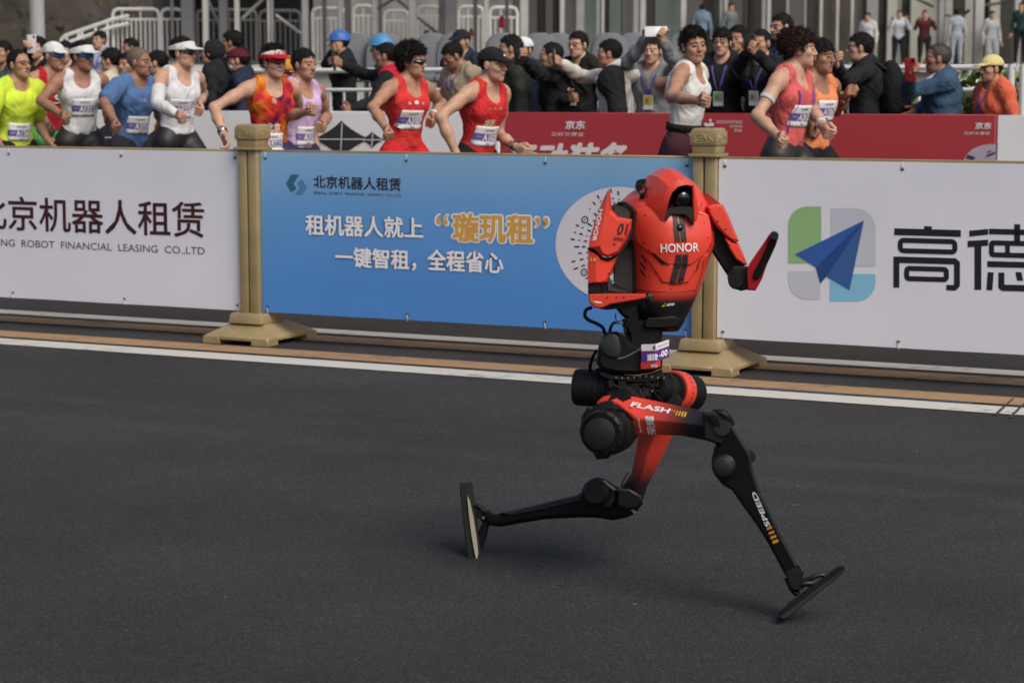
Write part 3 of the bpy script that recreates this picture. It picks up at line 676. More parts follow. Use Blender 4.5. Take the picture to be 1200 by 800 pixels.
# ---------------------------------------------------------------- hood and face
arcs = [[(777, 264, -.112), (780.5, 250, -.135), (783.5, 236, -.148), (788, 225, -.152), (795, 218.5, -.152), (803, 216.8, -.146), (811, 217.6, -.132), (812, 232, -.118), (812.6, 250, -.105), (813.5, 264, -.085)],
        [(773.5, 265, -.108), (776, 248, -.132), (778.5, 232, -.146), (784, 219, -.152), (794, 211.5, -.150), (803, 211, -.142), (812.3, 215.5, -.130), (814, 232, -.112), (815, 250, -.098), (816, 264, -.08)],
        [(766, 262, -.098), (766, 244, -.112), (767, 226, -.118), (772, 208, -.112), (784, 199.5, -.102), (796, 203, -.1), (810, 212.6, -.1), (814.5, 229, -.09), (817.5, 247, -.075), (819, 260, -.06)],
        [(756, 258, -.075), (755, 240, -.08), (756, 224, -.075), (762, 206, -.06), (776, 197.4, -.045), (791, 199.6, -.04), (806, 211, -.045), (813, 228, -.05), (818, 246, -.045), (822, 258, -.04)],
        [(747, 250, -.03), (746, 238, -.03), (747, 226, -.02), (753, 212, .01), (768, 202.5, .03), (786, 203, .04), (802, 213, .04), (811, 230, .03), (818, 246, .02), (823, 254, .0)],
        [(742, 244, .05), (741, 236, .07), (744, 227, .09), (753, 219, .11), (768, 213, .12), (784, 213, .125), (800, 220, .12), (810, 232, .11), (818, 244, .09), (823, 250, .06)]]
m = MB(); V = [R(*p) for a in arcs for p in a]; n = 10
Fc = [(i * n + k, i * n + k + 1, (i + 1) * n + k + 1, (i + 1) * n + k) for i in range(5) for k in range(n - 1)]
m.add(V, Fc); hood = mk("hood", m.V, m.F, [RED, BLK], robot)
so = hood.modifiers.new("shell", 'SOLIDIFY'); so.thickness = .006; so.offset = 0; autosmooth(hood, 24)
ex = [(1 - .12) * 1 for _ in range(1)]
inner = [arcs[0], [(x + (797 - x) * .22, y + (238 - y) * .12, d + .05) for x, y, d in arcs[0]], [(x + (797 - x) * .45, y + (238 - y) * .3, d + .09) for x, y, d in arcs[0]]]
V = [R(*p) for a in inner for p in a]; Fc = [(i * n + k, i * n + k + 1, (i + 1) * n + k + 1, (i + 1) * n + k) for i in range(2) for k in range(n - 1)] + [tuple(range(2 * n, 3 * n))]
mk("hood_lining", V, Fc, BLK, robot, smooth=True)
m = MB(); m.add(*lathe(R(798, 231, -.068), R(798, 231, -.168) - R(798, 231, -.068), [(.034 - .0315 * math.cos(math.pi * k / 14), .0305 * math.sin(math.pi * k / 14) + .0004) for k in range(15)], 28)); m.make("face_dome", GLOSS, robot, 60)
slab("collar_plate", [(782, 244), (797, 241.5), (812, 243), (813, 250), (813.4, 263), (808, 256), (803, 251.4), (787, 251.4), (783.5, 256), (778, 263), (780, 250)], -.121, -.06, pm("collar_charcoal", (.011, .011, .0115), .45, var=.1), ins=.6, rise=.003)
m = MB()
for (x, y) in ((765.5, 208.5), (770.3, 209.8), (768, 226), (769.5, 222)):
    h_ = hit(bvh_of(hood), x, y)
    if h_: m.add(*lathe(h_[0] - h_[1] * .002, h_[1], [(0, .0022), (.0045, .0018)], 10))
m.make("hood_screw", BLK, robot)
slab("sensor_box", [(744, 219), (746, 211.5), (752, 209.5), (760, 210), (760, 216), (754, 221), (748, 224), (745.5, 222)], -.04, .05, BLK, ins=1)
cR = R(752.5, 222.3, -.085); m = MB(); ring = [cR + Vector((math.cos(2 * math.pi * k / 20) * .0117, .0, math.sin(2 * math.pi * k / 20) * .0117)) for k in range(21)]
m.add(*tube(ring, .0028, 8)); m.add(*tube([R(752.6, 226.5, -.084), R(752.6, 231.5, -.075)], [.005, .008], 10)); m.make("lifting_eye", BLK, robot, 40)
# ---------------------------------------------------------------- robot's right arm (left in the photograph)
slab("shoulder_joint", [(716, 241), (722, 238), (731, 238.5), (740, 244), (743, 252), (741, 262), (730, 268), (718, 262), (714, 250)], -.10, .06, GREYB, ins=5, rise=.03)
m = MB(); m.add(*tube(smoothpath([R(724, 238.5, -.09), R(734, 239, -.10), R(741.5, 246, -.10), R(743.2, 256, -.10), R(741, 270, -.10), R(733, 287, -.11), R(724, 299, -.12), R(712, 304, -.125), R(703, 301, -.125), R(697, 294.5, -.12), R(690, 291.5, -.10)], 4), .0052, 8)); m.make("shoulder_seal", BLK, robot, 60)
slab("shoulder_armour", [(714, 220.5), (716, 232), (717, 246), (724, 254), (741, 257), (740, 268), (735, 281), (725, 297), (712, 302), (703, 299), (697, 292.5), (690, 290), (690, 284), (696, 262), (702, 245), (708.5, 230)], -.165, -.06, RED,
     B=[(712.8, 224), (713.5, 236), (713.8, 249), (722, 258), (738, 260), (736.5, 268), (732, 280), (723.5, 294), (712.5, 298.5), (706.5, 296), (704, 291), (703.5, 288), (703.5, 283), (706.5, 263), (709, 248), (711, 234)], rise=.04, smooth=25)
armour = bpy.data.objects["shoulder_armour"]
upper = slab("upper_arm_cover", [(689.5, 293), (697, 296), (703, 303), (712, 306), (725, 300), (722, 305), (717, 320), (711, 331), (700, 332.5), (689, 332), (688.5, 312)], -.15, -.05, RED,
     B=[(699, 299), (701, 300.5), (705, 306), (712, 308.5), (721, 304), (719, 309), (714, 320), (709, 328.5), (703, 330), (699, 330), (698, 312)], rise=.03, smooth=25)
slab("elbow_housing", [(689, 331), (710, 330), (722, 333), (738, 341), (738, 348), (700, 348), (689, 346)], -.12, -.02, BLK2, ins=2)
drum("elbow_pivot", (700, 339, -.08), (698, 339.5, -.14), [(0, 8), (.7, 8), (1, 6.5)], BLK)
slab("elbow_fork", [(711, 326), (715, 325), (718, 337), (735, 341), (735, 344), (712, 341)], -.135, -.09, GREYB, ins=.7, rise=.004)
fore = slab("forearm_cover", [(690, 344.5), (720, 343.8), (756, 344), (757.5, 347), (756, 350), (740, 353), (715, 357), (706, 361.5), (696, 360.5), (689.5, 353)], -.205, -.10, RED, ins=1.6, rise=.014, dfun=lambda x, y: -(x - 690) * .0006)
slab("forearm_underside", [(704, 358), (716, 355), (757, 350), (757, 354), (738, 360), (712, 363), (703, 362)], -.185, -.09, BLK, ins=1, dfun=lambda x, y: -(x - 690) * .0006)
drum("forearm_cap", (757, 349, -.19), (763.5, 349.5, -.235), [(0, 5.4), (.6, 5.4), (.8, 4.6), (.82, 3), (1, 2.6)], BLK2)
bvA = bvh_of(armour, upper, fore)
dtext("brand_lettering", "HONOR", (702.3, 245), (693.6, 282.5), 4.9, bvA, DWHITE, robot, .05, up=(1, .15))
dtext("race_number", "01", (722.5, 275), (733.6, 275.6), 13.5, bvA, DBLK, robot, .02, shear=.18)
decal("hatch_marks", [[(718.5 + k * 2, 281.6 + k * .25), (719.7 + k * 2, 281.6 + k * .25), (721 + k * 2, 277.6 + k * .2), (719.8 + k * 2, 277.6 + k * .2)] for k in range(6)], bvA, DBLK, robot)
decal("screw_mark", [circ(720, 286, 1.4, 1.4, 10), circ(718, 305.6, 1, 1, 8), circ(713.2, 320.4, 1, 1, 8)] + [circ(x, 348.6 - (x - 711) * .02, .9, 1.1, 8) for x in (711.5, 722.5, 731)], bvA, DBLK, robot)
decal("yellow_mark", [[(691.5, 306.5), (694.5, 306.5), (693.6, 302), (692.2, 301.5)], [(694.8, 305.5), (697.6, 307), (699, 302.2), (696, 301.8)]], bvA, DYEL, robot)
decal("yellow_mark", [[(691.5, 354), (696, 354), (695.5, 351), (692, 351)]], bvA, DYEL, robot)
decal("white_mark", [[(697, 352.6), (704, 353.6), (706, 355.2), (697, 354.8)]], bvA, DWHITE, robot)
# hoses
m = MB(); m.add(*tube(smoothpath([R(694, 360, -.10), R(687, 363, -.10), R(685.5, 370, -.1), R(690, 375, -.1), R(699, 379, -.09), R(706.5, 384, -.07), R(709, 392, -.04)], 5), .0052, 8)); m.make("hose", BLK, robot, 60)
m = MB(); m.add(*tube(smoothpath([R(729, 378, -.02), R(720, 378, -.05), R(716, 383, -.06), R(714, 392, -.04)], 5), .0045, 8)); m.make("hose", BLK, robot, 60)
m = MB(); m.add(*tube(smoothpath([R(699, 410, -.06), R(694, 420, -.05), R(691.5, 432, -.03), R(697, 441, -.02), R(708, 440, -.05)], 5), .005, 8)); m.make("hose", BLK, robot, 60)
m = MB(); m.add(*tube(smoothpath([R(721, 368, -.03), R(721.5, 375, -.05), R(725, 378.5, -.06), R(732, 377, -.05)], 4), .003, 6)); m.make("wire_loop", STEEL, robot, 40)
for (q, d_, l_, r_) in ((R(731, 377, -.03), (0, -1, 0), .03, .008), (R(732, 385, -.03), (0, -1, 0), .03, .0075), (R(707, 391, -.035), (0, 0, -1), .012, .007), (R(714, 391, -.035), (0, 0, -1), .012, .006)):
    m = MB(); m.add(*lathe(q, d_, [(0, r_), (l_ * .6, r_), (l_ * .7, r_ * .8), (l_, r_ * .8)], 10)); m.make("hose_fitting", STEEL, robot, 40)
# ---------------------------------------------------------------- robot's left arm (right in the photograph)
slab("shoulder_fin", [(826.3, 224), (835, 231), (845, 239.5), (840, 243), (829, 243), (827, 238)], .0, .09, carpaint("robot_dark_red_paint", (.30, .012, .014)), ins=.8, rise=.006)
slab("upper_arm_body", [(831, 256), (842, 258), (854, 270), (864, 284), (866, 303), (873, 312), (875, 320), (864, 336), (853, 324), (840, 304), (832, 292)], -.02, .09, BLK, ins=3, rise=.015)
armL = slab("shoulder_armour", [(828.3, 241.5), (838, 239), (847, 239.5), (854, 253), (860, 268), (866, 282.5), (861, 284), (850, 277), (838, 264), (831, 251)], -.06, .05, RED, B=[(832, 244), (839, 242), (846, 243), (852, 254), (857.5, 268), (862.5, 280), (860, 280.5), (851, 274), (840.5, 262), (834, 251)], rise=.02, smooth=25)
upL = slab("upper_arm_cover", [(848.5, 277.5), (861, 285), (865.5, 284.5), (871, 297), (876, 310.5), (872, 311), (862, 304), (854, 291)], -.055, .05, RED, ins=2, rise=.016, smooth=25)
decal("screw_mark", [circ(841, 259.5, 1.2, 1.4, 8), circ(850.5, 268.5, 1.1, 1.2, 8), circ(854.4, 287.6, 1, 1.1, 8), circ(860.5, 301.6, 1.1, 1.1, 8)], bvh_of(armL, upL), DBLK, robot)
decal("painted_glint", [[(814.5, 247.2), (827, 251), (826.6, 252.4), (820, 250)]], bvC, print_mat((.75, .25, .2)), robot)  # paler red strip: a glint of light painted on the shell
slab("elbow_housing", [(858, 312), (866, 311), (876, 312), (880, 326), (877, 339), (868, 341), (858, 337), (852, 326)], -.065, .05, BLK2, ins=2.5, rise=.012)
drum("elbow_pivot", (864, 329, -.03), (863, 329, -.085), [(0, 10), (.8, 10), (1, 8)], BLK)
foreL = slab("forearm_frame", [(876, 340), (875, 328), (875, 316), (879, 307.5), (888, 294.5), (896, 283), (901, 275), (906, 271.5), (910.5, 273), (912.5, 278), (909, 288), (905, 297), (898.5, 311), (893, 327), (885.5, 340.5)], -.075, .01, carpaint("robot_deep_red_paint", (.40, .014, .018)), ins=1.5, rise=.008, dfun=lambda x, y: -(340 - y) * .0007)
slab("forearm_pad", [(882, 325), (884, 318), (893, 301), (901, 284), (906, 275.5), (911.5, 277.5), (909.5, 286), (904, 299), (897.5, 311), (891, 325.5), (886, 328.5)], -.082, -.06, BLK, ins=1.2, rise=.006, dfun=lambda x, y: -(340 - y) * .0007)
drum("forearm_cap", (907, 276.3, -.10), (907.3, 276.3, -.142), [(0, 5.3), (.7, 5.3), (.9, 4.4), (1, 4.2)], BLK2)
# ---------------------------------------------------------------- waist and pelvis
slab("waist_column", [(738, 372), (760, 376), (778, 384), (776, 394), (775, 412), (736, 412), (735, 392), (729, 382), (728, 374)], -.07, .09, BLK, ins=5, rise=.03)
pel = slab("pelvis_shell", [(702, 402), (706, 394), (713, 389), (722, 388), (731, 393), (742, 402), (754, 405), (774, 401), (777, 412), (776, 431), (762, 437), (745, 439.5), (720, 438), (704, 434), (699, 425), (700, 412)], -.12, .10, BLK, ins=5, rise=.03)
slab("pelvis_cheek", [(702, 404), (706, 396), (713, 391.5), (720, 391), (725, 395), (727, 403), (728, 413), (724, 418), (716, 418.5), (709, 414.5), (704, 409)], -.132, -.10, GREYB, ins=2, rise=.006)
m = MB(); m.add(*tube(smoothpath([R(724, 420, -.128), R(732, 418.5, -.133), R(742, 413.5, -.137), R(752, 407.5, -.14)], 4), .0022, 6)); m.make("bib_band", STEEL, robot, 50)
slab("pelvis_plate", [(700, 433), (720, 438), (746, 440), (764, 437), (776, 432), (778, 442), (770, 448), (745, 449), (715, 446), (703, 441)], -.10, .09, BLK2, ins=2)
# bib folded round the corner of the pelvis
bx_ = [(751.5, 403.5, 402.9), (760, 403.3, 402.6), (768, 403, 402.4), (776, 400.4, 400), (784, 397.6, 397)]
cols = {'white': (print_mat((.74, .72, .72)), [(751.6, 403.4, 411.2), (768, 403, 410.8), (784, 397.6, 405.2)]), 'purple': (print_mat((.10, .025, .22)), [(751.6, 411.2, 424.6), (768, 410.8, 424), (784, 405.2, 418.5)]), 'red': (print_mat((.55, .03, .03)), [(751, 424.6, 432.2), (768, 424, 431.4), (774, 421.9, 429)])}
def bibd(x): return -.137 - .018 * min((x - 751) / 17, 1) + .05 * max((x - 768) / 16, 0)
m = MB(); pts = [(751.4, 403.4, 432.2), (768, 403, 431.4), (774, 401.1, 429), (774.01, 401.1, 421.9), (784, 397.6, 418.5)]
V = []; mats_b = []
for nm, (mt, pr) in cols.items():
    k = len(m.V); m.add([R(x, y0, bibd(x)) for x, y0, y1 in pr] + [R(x, y1, bibd(x)) for x, y0, y1 in pr], [(0, 3, 4, 1), (1, 4, 5, 2)], len(mats_b)); mats_b.append(mt)
bib = mk("race_bib", m.V, m.F, mats_b, robot, midx=m.M)
bvB = bvh_of(bib)
dtext("bib_lettering", "遥控", (758.5, 423), (771, 422), 8.2, bvB, DWHITE, bib, .05)
dtext("bib_lettering", "-00", (772, 419.5), (782, 416), 7.5, bvB, DWHITE, bib, .05, up=(0, -1))
dtext("bib_lettering", "京东", (763, 430.3), (770, 430), 3.4, bvB, DWHITE, bib, .04)
dtext("bib_lettering", "BEIJING E-TOWN", (770.5, 407.3), (782.5, 403), 1.9, bvB, DBLK, bib, up=(0, -1))
decal("bib_emblem", [[(765, 407), (767, 404.6), (769, 404.4), (767.4, 407), (769, 409.4), (767, 409.4)]], bvB, DBLK, bib)
# hips
drum("hip_motor", (730, 456, -.03), (672, 453, .0), [(0, 20), (.2, 22), (.3, 22), (.31, 23.5), (.36, 23.5), (.37, 21.5), (.44, 21.5), (.45, 23.5), (.55, 23.5), (.57, 22.4), (.9, 22), (.97, 20.5), (1, 17)], BLK)
slab("hip_block", [(700, 440), (720, 442), (745, 446), (772, 444), (790, 450), (800, 470), (795, 486), (760, 486), (730, 476), (708, 470), (699, 456)], -.06, .12, BLK2, ins=3, rise=.02)
drum("hip_joint", (736, 470, -.02), (727, 474, -.15), [(0, 24), (.5, 26), (.52, 23), (.7, 22), (.72, 17), (1, 15)], BLK)
drum("hip_motor", (766, 455, -.06), (813, 461, .09), [(0, 14), (.02, 17), (.2, 18), (.22, 20.5), (.3, 20.5), (.31, 19), (.36, 19), (.37, 21.5), (.45, 21.5), (.46, 20), (.8, 22), (.95, 22), (1, 19)], BLK)
drum("hip_ring", (787, 457.2, .005), (798, 458.8, .042), [(0, 21), (.02, 23.2), (.15, 24), (.85, 24), (.98, 23.2), (1, 21)], RED)
m = MB(); a_, b_ = R(792.5, 458, .024), (R(798, 458.8, .042) - R(787, 457.2, .005)).normalized(); x_, y_ = basis(b_)
for k in range(24):
    t = 2 * math.pi * k / 24; q = x_ * math.cos(t) + y_ * math.sin(t); m.add(*lathe(a_ + q * (24 * PXM - .0016), q, [(0, .0026), (.0018 + .0008, .0026)], 8))
m.make("hip_ring_bolt", BLK, robot, kind='stuff')
m = MB()
for k in range(9): m.add(*lathe(R(722 + k * 7, 441.5 + 1.1 * math.sin(k), -.105), (0, -1, 0), [(0, .0028), (.006, .0028)], 8))
for (x, y) in ((747, 452), (757, 451), (764, 458), (741, 444), (731, 455), (771, 466), (780, 455)): m.add(*lathe(R(x, y, -.06), (0, -1, .2), [(0, .0035), (.012, .0035)], 8))
m.make("hip_bolt", STEEL, robot, kind='stuff')
for pth in ([(716, 458, -.07), (735, 452, -.09), (752, 450, -.09), (770, 458, -.075), (782, 470, -.05)], [(704, 470, -.04), (714, 462, -.09), (735, 458, -.10), (760, 462, -.08)], [(690, 478, -.05), (683, 488, -.1), (684, 500, -.12), (694, 508, -.1)]):
    m = MB(); m.add(*tube(smoothpath([R(*p) for p in pth], 5), .0036, 7)); m.make("hip_cable", BLK, robot, 60)
# ---------------------------------------------------------------- near leg (robot's right leg, swung forward)
def dn(x): return -.10 - (x - 715) * PXM * .5
secs = []
for (x, t, r_, b) in ((699, 471, 480, 488), (706, 464.5, 474, 490), (722, 461.5, 471, 494), (745, 465, 490, 510), (770, 470, 492.5, 509), (800, 476.5, 495, 510.5), (828, 482, 499, 516), (846, 488, 504, 522)):
    c = dn(x); secs.append([(x, t, c + .045), (x, t, c - .02), (x + 1, r_, c - .055), (x, b, c - .03), (x, b, c + .045)])
thigh = beam("thigh_shell", secs, RED_THIGH)
bvTh = bvh_of(thigh)
dtext("thigh_lettering", "FLASH", (738.5, 476.3), (783.5, 484.6), 6.2, bvTh, DWHITE, robot, .07, shear=.3)
decal("yellow_bars", [[(785.5 + k * 3.1, 485.3 + k * .6), (786.4 + k * 3.1 + k * .25, 485.4 + k * .6), (788.5 + k * 3.1 + k * .25, 480 + k * .6), (787.6 + k * 3.1, 479.8 + k * .6)] for k in range(6)], bvTh, DYEL, robot)
dtext("thigh_maker_lettering", "荣耀", (769.6, 509), (766, 487.4), 10.5, bvTh, DWHITE, robot, .012, up=(-1, 0))
dtext("thigh_mark", "Long", (753, 506), (749.5, 490), 3.4, bvTh, DWHITE, robot, .05, up=(-1, .1))
drum("hip_pitch_motor", (727, 494, -.06), (704, 507, -.235), [(0, 27), (.35, 28.5), (.36, 30), (.46, 30), (.47, 28), (.60, 28), (.61, 30), (.74, 30), (.76, 26.5), (.96, 26), (1, 23)], BLK)
for k in range(5):
    t0 = .40 + k * .028; a_, b_ = R(727, 494, -.06), R(704, 507, -.235); m = MB(); d_ = (b_ - a_); m.add(*lathe(a_ + d_ * t0, d_, [(0, 30.2 * PXM), (.0015, 31 * PXM), (.003, 30.2 * PXM)], 36)); m.make("cooling_fin", BLK2, robot, 40)
a_, b_ = R(727, 494, -.06), R(704, 507, -.235); d_ = (b_ - a_).normalized(); x_, y_ = basis(d_); m = MB()
for k in range(14): q = b_ - d_ * .012 + (x_ * math.cos(k * .4488) + y_ * math.sin(k * .4488)) * (24.5 * PXM); m.add(*lathe(q, d_, [(0, .0032), (.012, .0032), (.0125, .002)], 7))
m.make("motor_bolt", BLK2, robot, kind='stuff')
for pth in ([(704, 486, -.20), (716, 478, -.22), (730, 480, -.21), (742, 492, -.19)], [(686, 500, -.22), (690, 488, -.235), (701, 482, -.23), (713, 484, -.22)], [(728, 512, -.20), (735, 503, -.205), (738, 494, -.19)], [(756, 447, -.10), (764, 452, -.105), (768, 462, -.10), (776, 470, -.09)], [(708, 447, -.09), (722, 452, -.11), (732, 462, -.10)], [(738, 398, -.075), (733, 390, -.085), (734, 380, -.08), (742, 374, -.075)]):
    m = MB(); m.add(*tube(smoothpath([R(*p) for p in pth], 5), .0032, 7)); m.make("hip_cable", BLK, robot, 60)
for (x, y, d_, w_, h_) in ((744, 455, -.085, 6, 5), (757, 459, -.085, 5, 6), (729, 448, -.085, 6, 4), (768, 449, -.08, 5, 5), (716, 450, -.10, 4, 5)): slab("actuator_bracket", [(x - w_, y - h_), (x + w_, y - h_ + 1), (x + w_ - 1, y + h_), (x - w_ + 1, y + h_ - 1)], d_ - .012, d_ + .03, BLK2, ins=.8, rise=.004)
drum("hip_pitch_cap", (704, 507, -.225), (702, 508, -.252), [(0, 19), (.8, 18), (1, 10)], BLK2)
slab("hip_pitch_housing", [(690, 511), (704, 507), (722, 512), (730, 515), (727, 526), (718, 530), (713, 537), (699, 538), (695, 530), (688, 524)], -.21, -.09, BLK, ins=2.5, rise=.012)
slab("thigh_guard", [(722, 497), (735, 488), (742, 498), (741, 508), (733, 510), (723, 514)], -.19, -.08, BLK, ins=2)
slab("knee_fork", [(824, 483), (836, 481.5), (843, 486), (849, 500), (853, 508), (850, 517), (845, 522), (836, 519), (824, 514)], -.325, -.19, BLK, ins=2.5, rise=.012)
slab("knee_fork_recess", [(829, 486), (837, 485), (842, 491), (845, 500), (838, 498), (831, 491)], -.335, -.3, GLOSS, ins=.6, rise=.004)
drum("knee_pivot", (848, 500, -.2), (846.5, 501, -.33), [(0, 11), (.9, 11), (1, 9)], BLK2)
m = MB(); m.add(*tube(smoothpath([R(836, 484, -.30), R(846, 484, -.31), R(853, 489, -.31), R(857, 497, -.3)], 4), .011, 8)); m.make("knee_linkage", BLK, robot, 50)
def dsh(x, y): return -(x - 850) * PXM * .5
shin = slab("shin_shell", [(853.5, 491), (866, 511), (877, 528), (880.5, 536), (881, 546), (885, 558), (891, 576), (905, 604), (918, 631), (931, 655), (938, 668), (933, 677), (921, 675), (908, 651), (897, 631), (884, 611), (870, 592), (858, 574.5), (846, 567), (837, 556), (833.5, 541), (837, 524), (843, 512)], -.32, -.235, BLK, ins=3.2, rise=.02, dfun=dsh)
bvS = bvh_of(shin)
dtext("shin_lettering", "SPEED", (903.4, 616), (886.2, 575.5), 6.0, bvS, DWHITE, robot, .06, up=(-.915, .40), shear=.2)
decal("orange_bars", [[(898.3 + k * 2.3, 618.5 + k * 5), (904.6 + k * 2.3, 616 + k * 5), (905.4 + k * 2.3 + k * .2, 618.2 + k * 5 + k * .35), (899.2 + k * 2.3, 620.8 + k * 5 + k * .35)] for k in range(4)], bvS, DORG, robot)
drum("knee_motor", (850, 545, -.27), (847.5, 546.5, -.35), [(0, 13.5), (.75, 13.5), (.8, 11.5), (.95, 11), (1, 6)], BLK2)
drum("knee_boss", (876, 534, -.26), (878.5, 535, -.32), [(0, 7), (.9, 7), (1, 5.5)], BLK)
slab("ankle_block", [(920, 668), (934, 664), (939, 671), (944, 680), (941, 690), (930, 692), (924, 684)], -.435, -.375, BLK2, ins=1.5, rise=.008)
for pth, rr_ in (([(935, 662, -.42), (940, 668, -.43), (938, 676, -.43)], .005), ([(940, 682, -.42), (950, 677, -.43), (962, 673, -.43), (968, 676, -.43)], .007), ([(928, 690, -.41), (940, 684, -.43), (952, 683, -.43)], .009), ([(923, 676, -.39), (928, 688, -.4), (935, 696, -.41)], .01)):
    m = MB(); m.add(*tube(smoothpath([R(*p) for p in pth], 4), rr_, 8)); m.make("ankle_linkage", BLK2, robot, 50)
foot = slab("foot_plate", [(913, 721), (914, 715.5), (925, 705), (946, 689.5), (968, 673.5), (981, 663.5), (988, 661.5), (990.5, 664.5), (987, 670.5), (975, 680.5), (958, 693.5), (939, 708.5), (923, 722), (917, 724.5)], -.455, -.365, BLK, ins=1.4, rise=.012)
slab("foot_sole", [(912.5, 722), (919, 718), (938, 703.5), (957, 689), (975, 676), (990, 665.5), (988, 671.5), (976, 681.5), (959, 694.5), (940, 709.5), (924, 723), (917, 725.5)], -.461, -.359, BLACK_RUBBER, ins=1, rise=.008)
# ---------------------------------------------------------------- far leg (robot's left leg, trailing)
secs = []
for (l, r1, r2, d) in (((751, 488), (771, 488), (796, 486), .12), ((748, 512), (766, 514), (788, 511), .135), ((745, 528), (759, 532), (780, 527), .15), ((740, 553), (752, 558), (768, 551), .17), ((727, 573), (741, 580), (758, 571), .185), ((722, 589), (736, 597), (753, 588), .19)):
    secs.append([(*l, d + .06), (l[0], l[1], d - .01), (*r1, d - .05), (*r2, d - .01), (*r2, d + .06)])
beam("thigh_shell", secs, RED_THIGH2)
def ds2(x, y): return (735 - x) * PXM * .5
shin2 = slab("shin_shell", [(752, 590), (746, 601), (735, 606), (719, 609.5), (700, 606.5), (680, 606), (640, 608), (605, 613.5), (587, 617), (574, 615.5), (566, 608), (563, 600), (569, 597), (582, 601.5), (602, 597), (640, 588), (675, 580), (690, 571), (712, 563), (724, 569), (737, 577)], .14, .22, BLK, ins=4.5, rise=.03, dfun=ds2)
slab("shin_top_facet", [(586, 601), (602, 597.6), (640, 588.6), (674, 580.4), (682, 586), (640, 596), (600, 603.5)], .134, .19, GREYB, ins=1, rise=.006, dfun=ds2)
drum("knee_motor", (703, 577, .18), (697, 577.5, .075), [(0, 18.5), (.4, 18.5), (.42, 17), (.85, 17), (.9, 15.5), (1, 12)], BLK)
slab("knee_cover", [(704, 564), (712, 562), (722, 571), (722, 585), (716, 594), (706, 595), (712, 580)], .11, .2, BLK2, ins=1.5, rise=.01)
slab("knee_trim", [(704, 563), (709, 562.5), (721, 572), (723, 575), (718, 574)], .095, .13, STEEL, ins=.6, rise=.004)
slab("knee_trim", [(739, 597.5), (742, 595.5), (746.5, 600), (743, 602.5)], .11, .15, STEEL, ins=.5, rise=.004)
slab("knee_pivot_housing", [(722, 572), (738, 572), (752, 580), (754, 590), (748, 596), (735, 598), (722, 592)], .1, .24, BLK2, ins=3)
m = MB(); m.add(*tube(smoothpath([R(736, 553, .12), R(731, 562, .10), R(728, 570, .10)], 4), .0025, 6)); m.make("knee_cable", BLK, robot, 50)
slab("ankle_block", [(556, 592), (562, 593), (571, 599), (573, 610), (566, 612), (560, 606), (556, 606)], .36, .43, BLK2, ins=1.2, rise=.008)
slab("ankle_bracket", [(566, 610), (573.5, 614), (570, 630), (564, 646), (561.5, 640), (561, 622)], .37, .42, BLK, ins=1, rise=.006)
m = MB(); m.add(*tube(smoothpath([R(555.5, 593, .36), R(561, 592.5, .355), R(567, 598, .355), R(573, 600, .35)], 4), .006, 7)); m.make("ankle_linkage", BLK2, robot, 50)
foot2 = slab("foot_plate", [(541, 565.5), (553, 564), (555, 575), (557.5, 592), (559.5, 610), (562.5, 636), (565.5, 660), (566, 669), (562, 670.5), (554, 671), (550, 655), (546.5, 625), (543.5, 595)], .36, .47, GREYB, ins=1.3, rise=.01)
slab("foot_sole", [(538.5, 567), (540, 565), (544.5, 565), (546, 582), (549, 606), (553, 636), (556.5, 660), (558, 670), (553, 671.5), (549, 660), (545.5, 636), (542, 606), (539.5, 580)], .352, .478, BLACK_RUBBER, ins=1, rise=.008)
slab("foot_side_strip", [(547.3, 580), (550.5, 586), (555, 606), (558.8, 630), (560.6, 648), (558.6, 658), (556.0, 648), (552.8, 630), (549.5, 606)], .349, .37, pm("cream_foam", (.50, .46, .32), .7, var=.1), ins=.5, rise=.003)
m = MB(); m.add(*lathe(R(566.5, 605.5, .36), (0, -1, 0), [(0, .005), (.012, .005)], 10)); m.make("ankle_bolt", STEEL, robot)
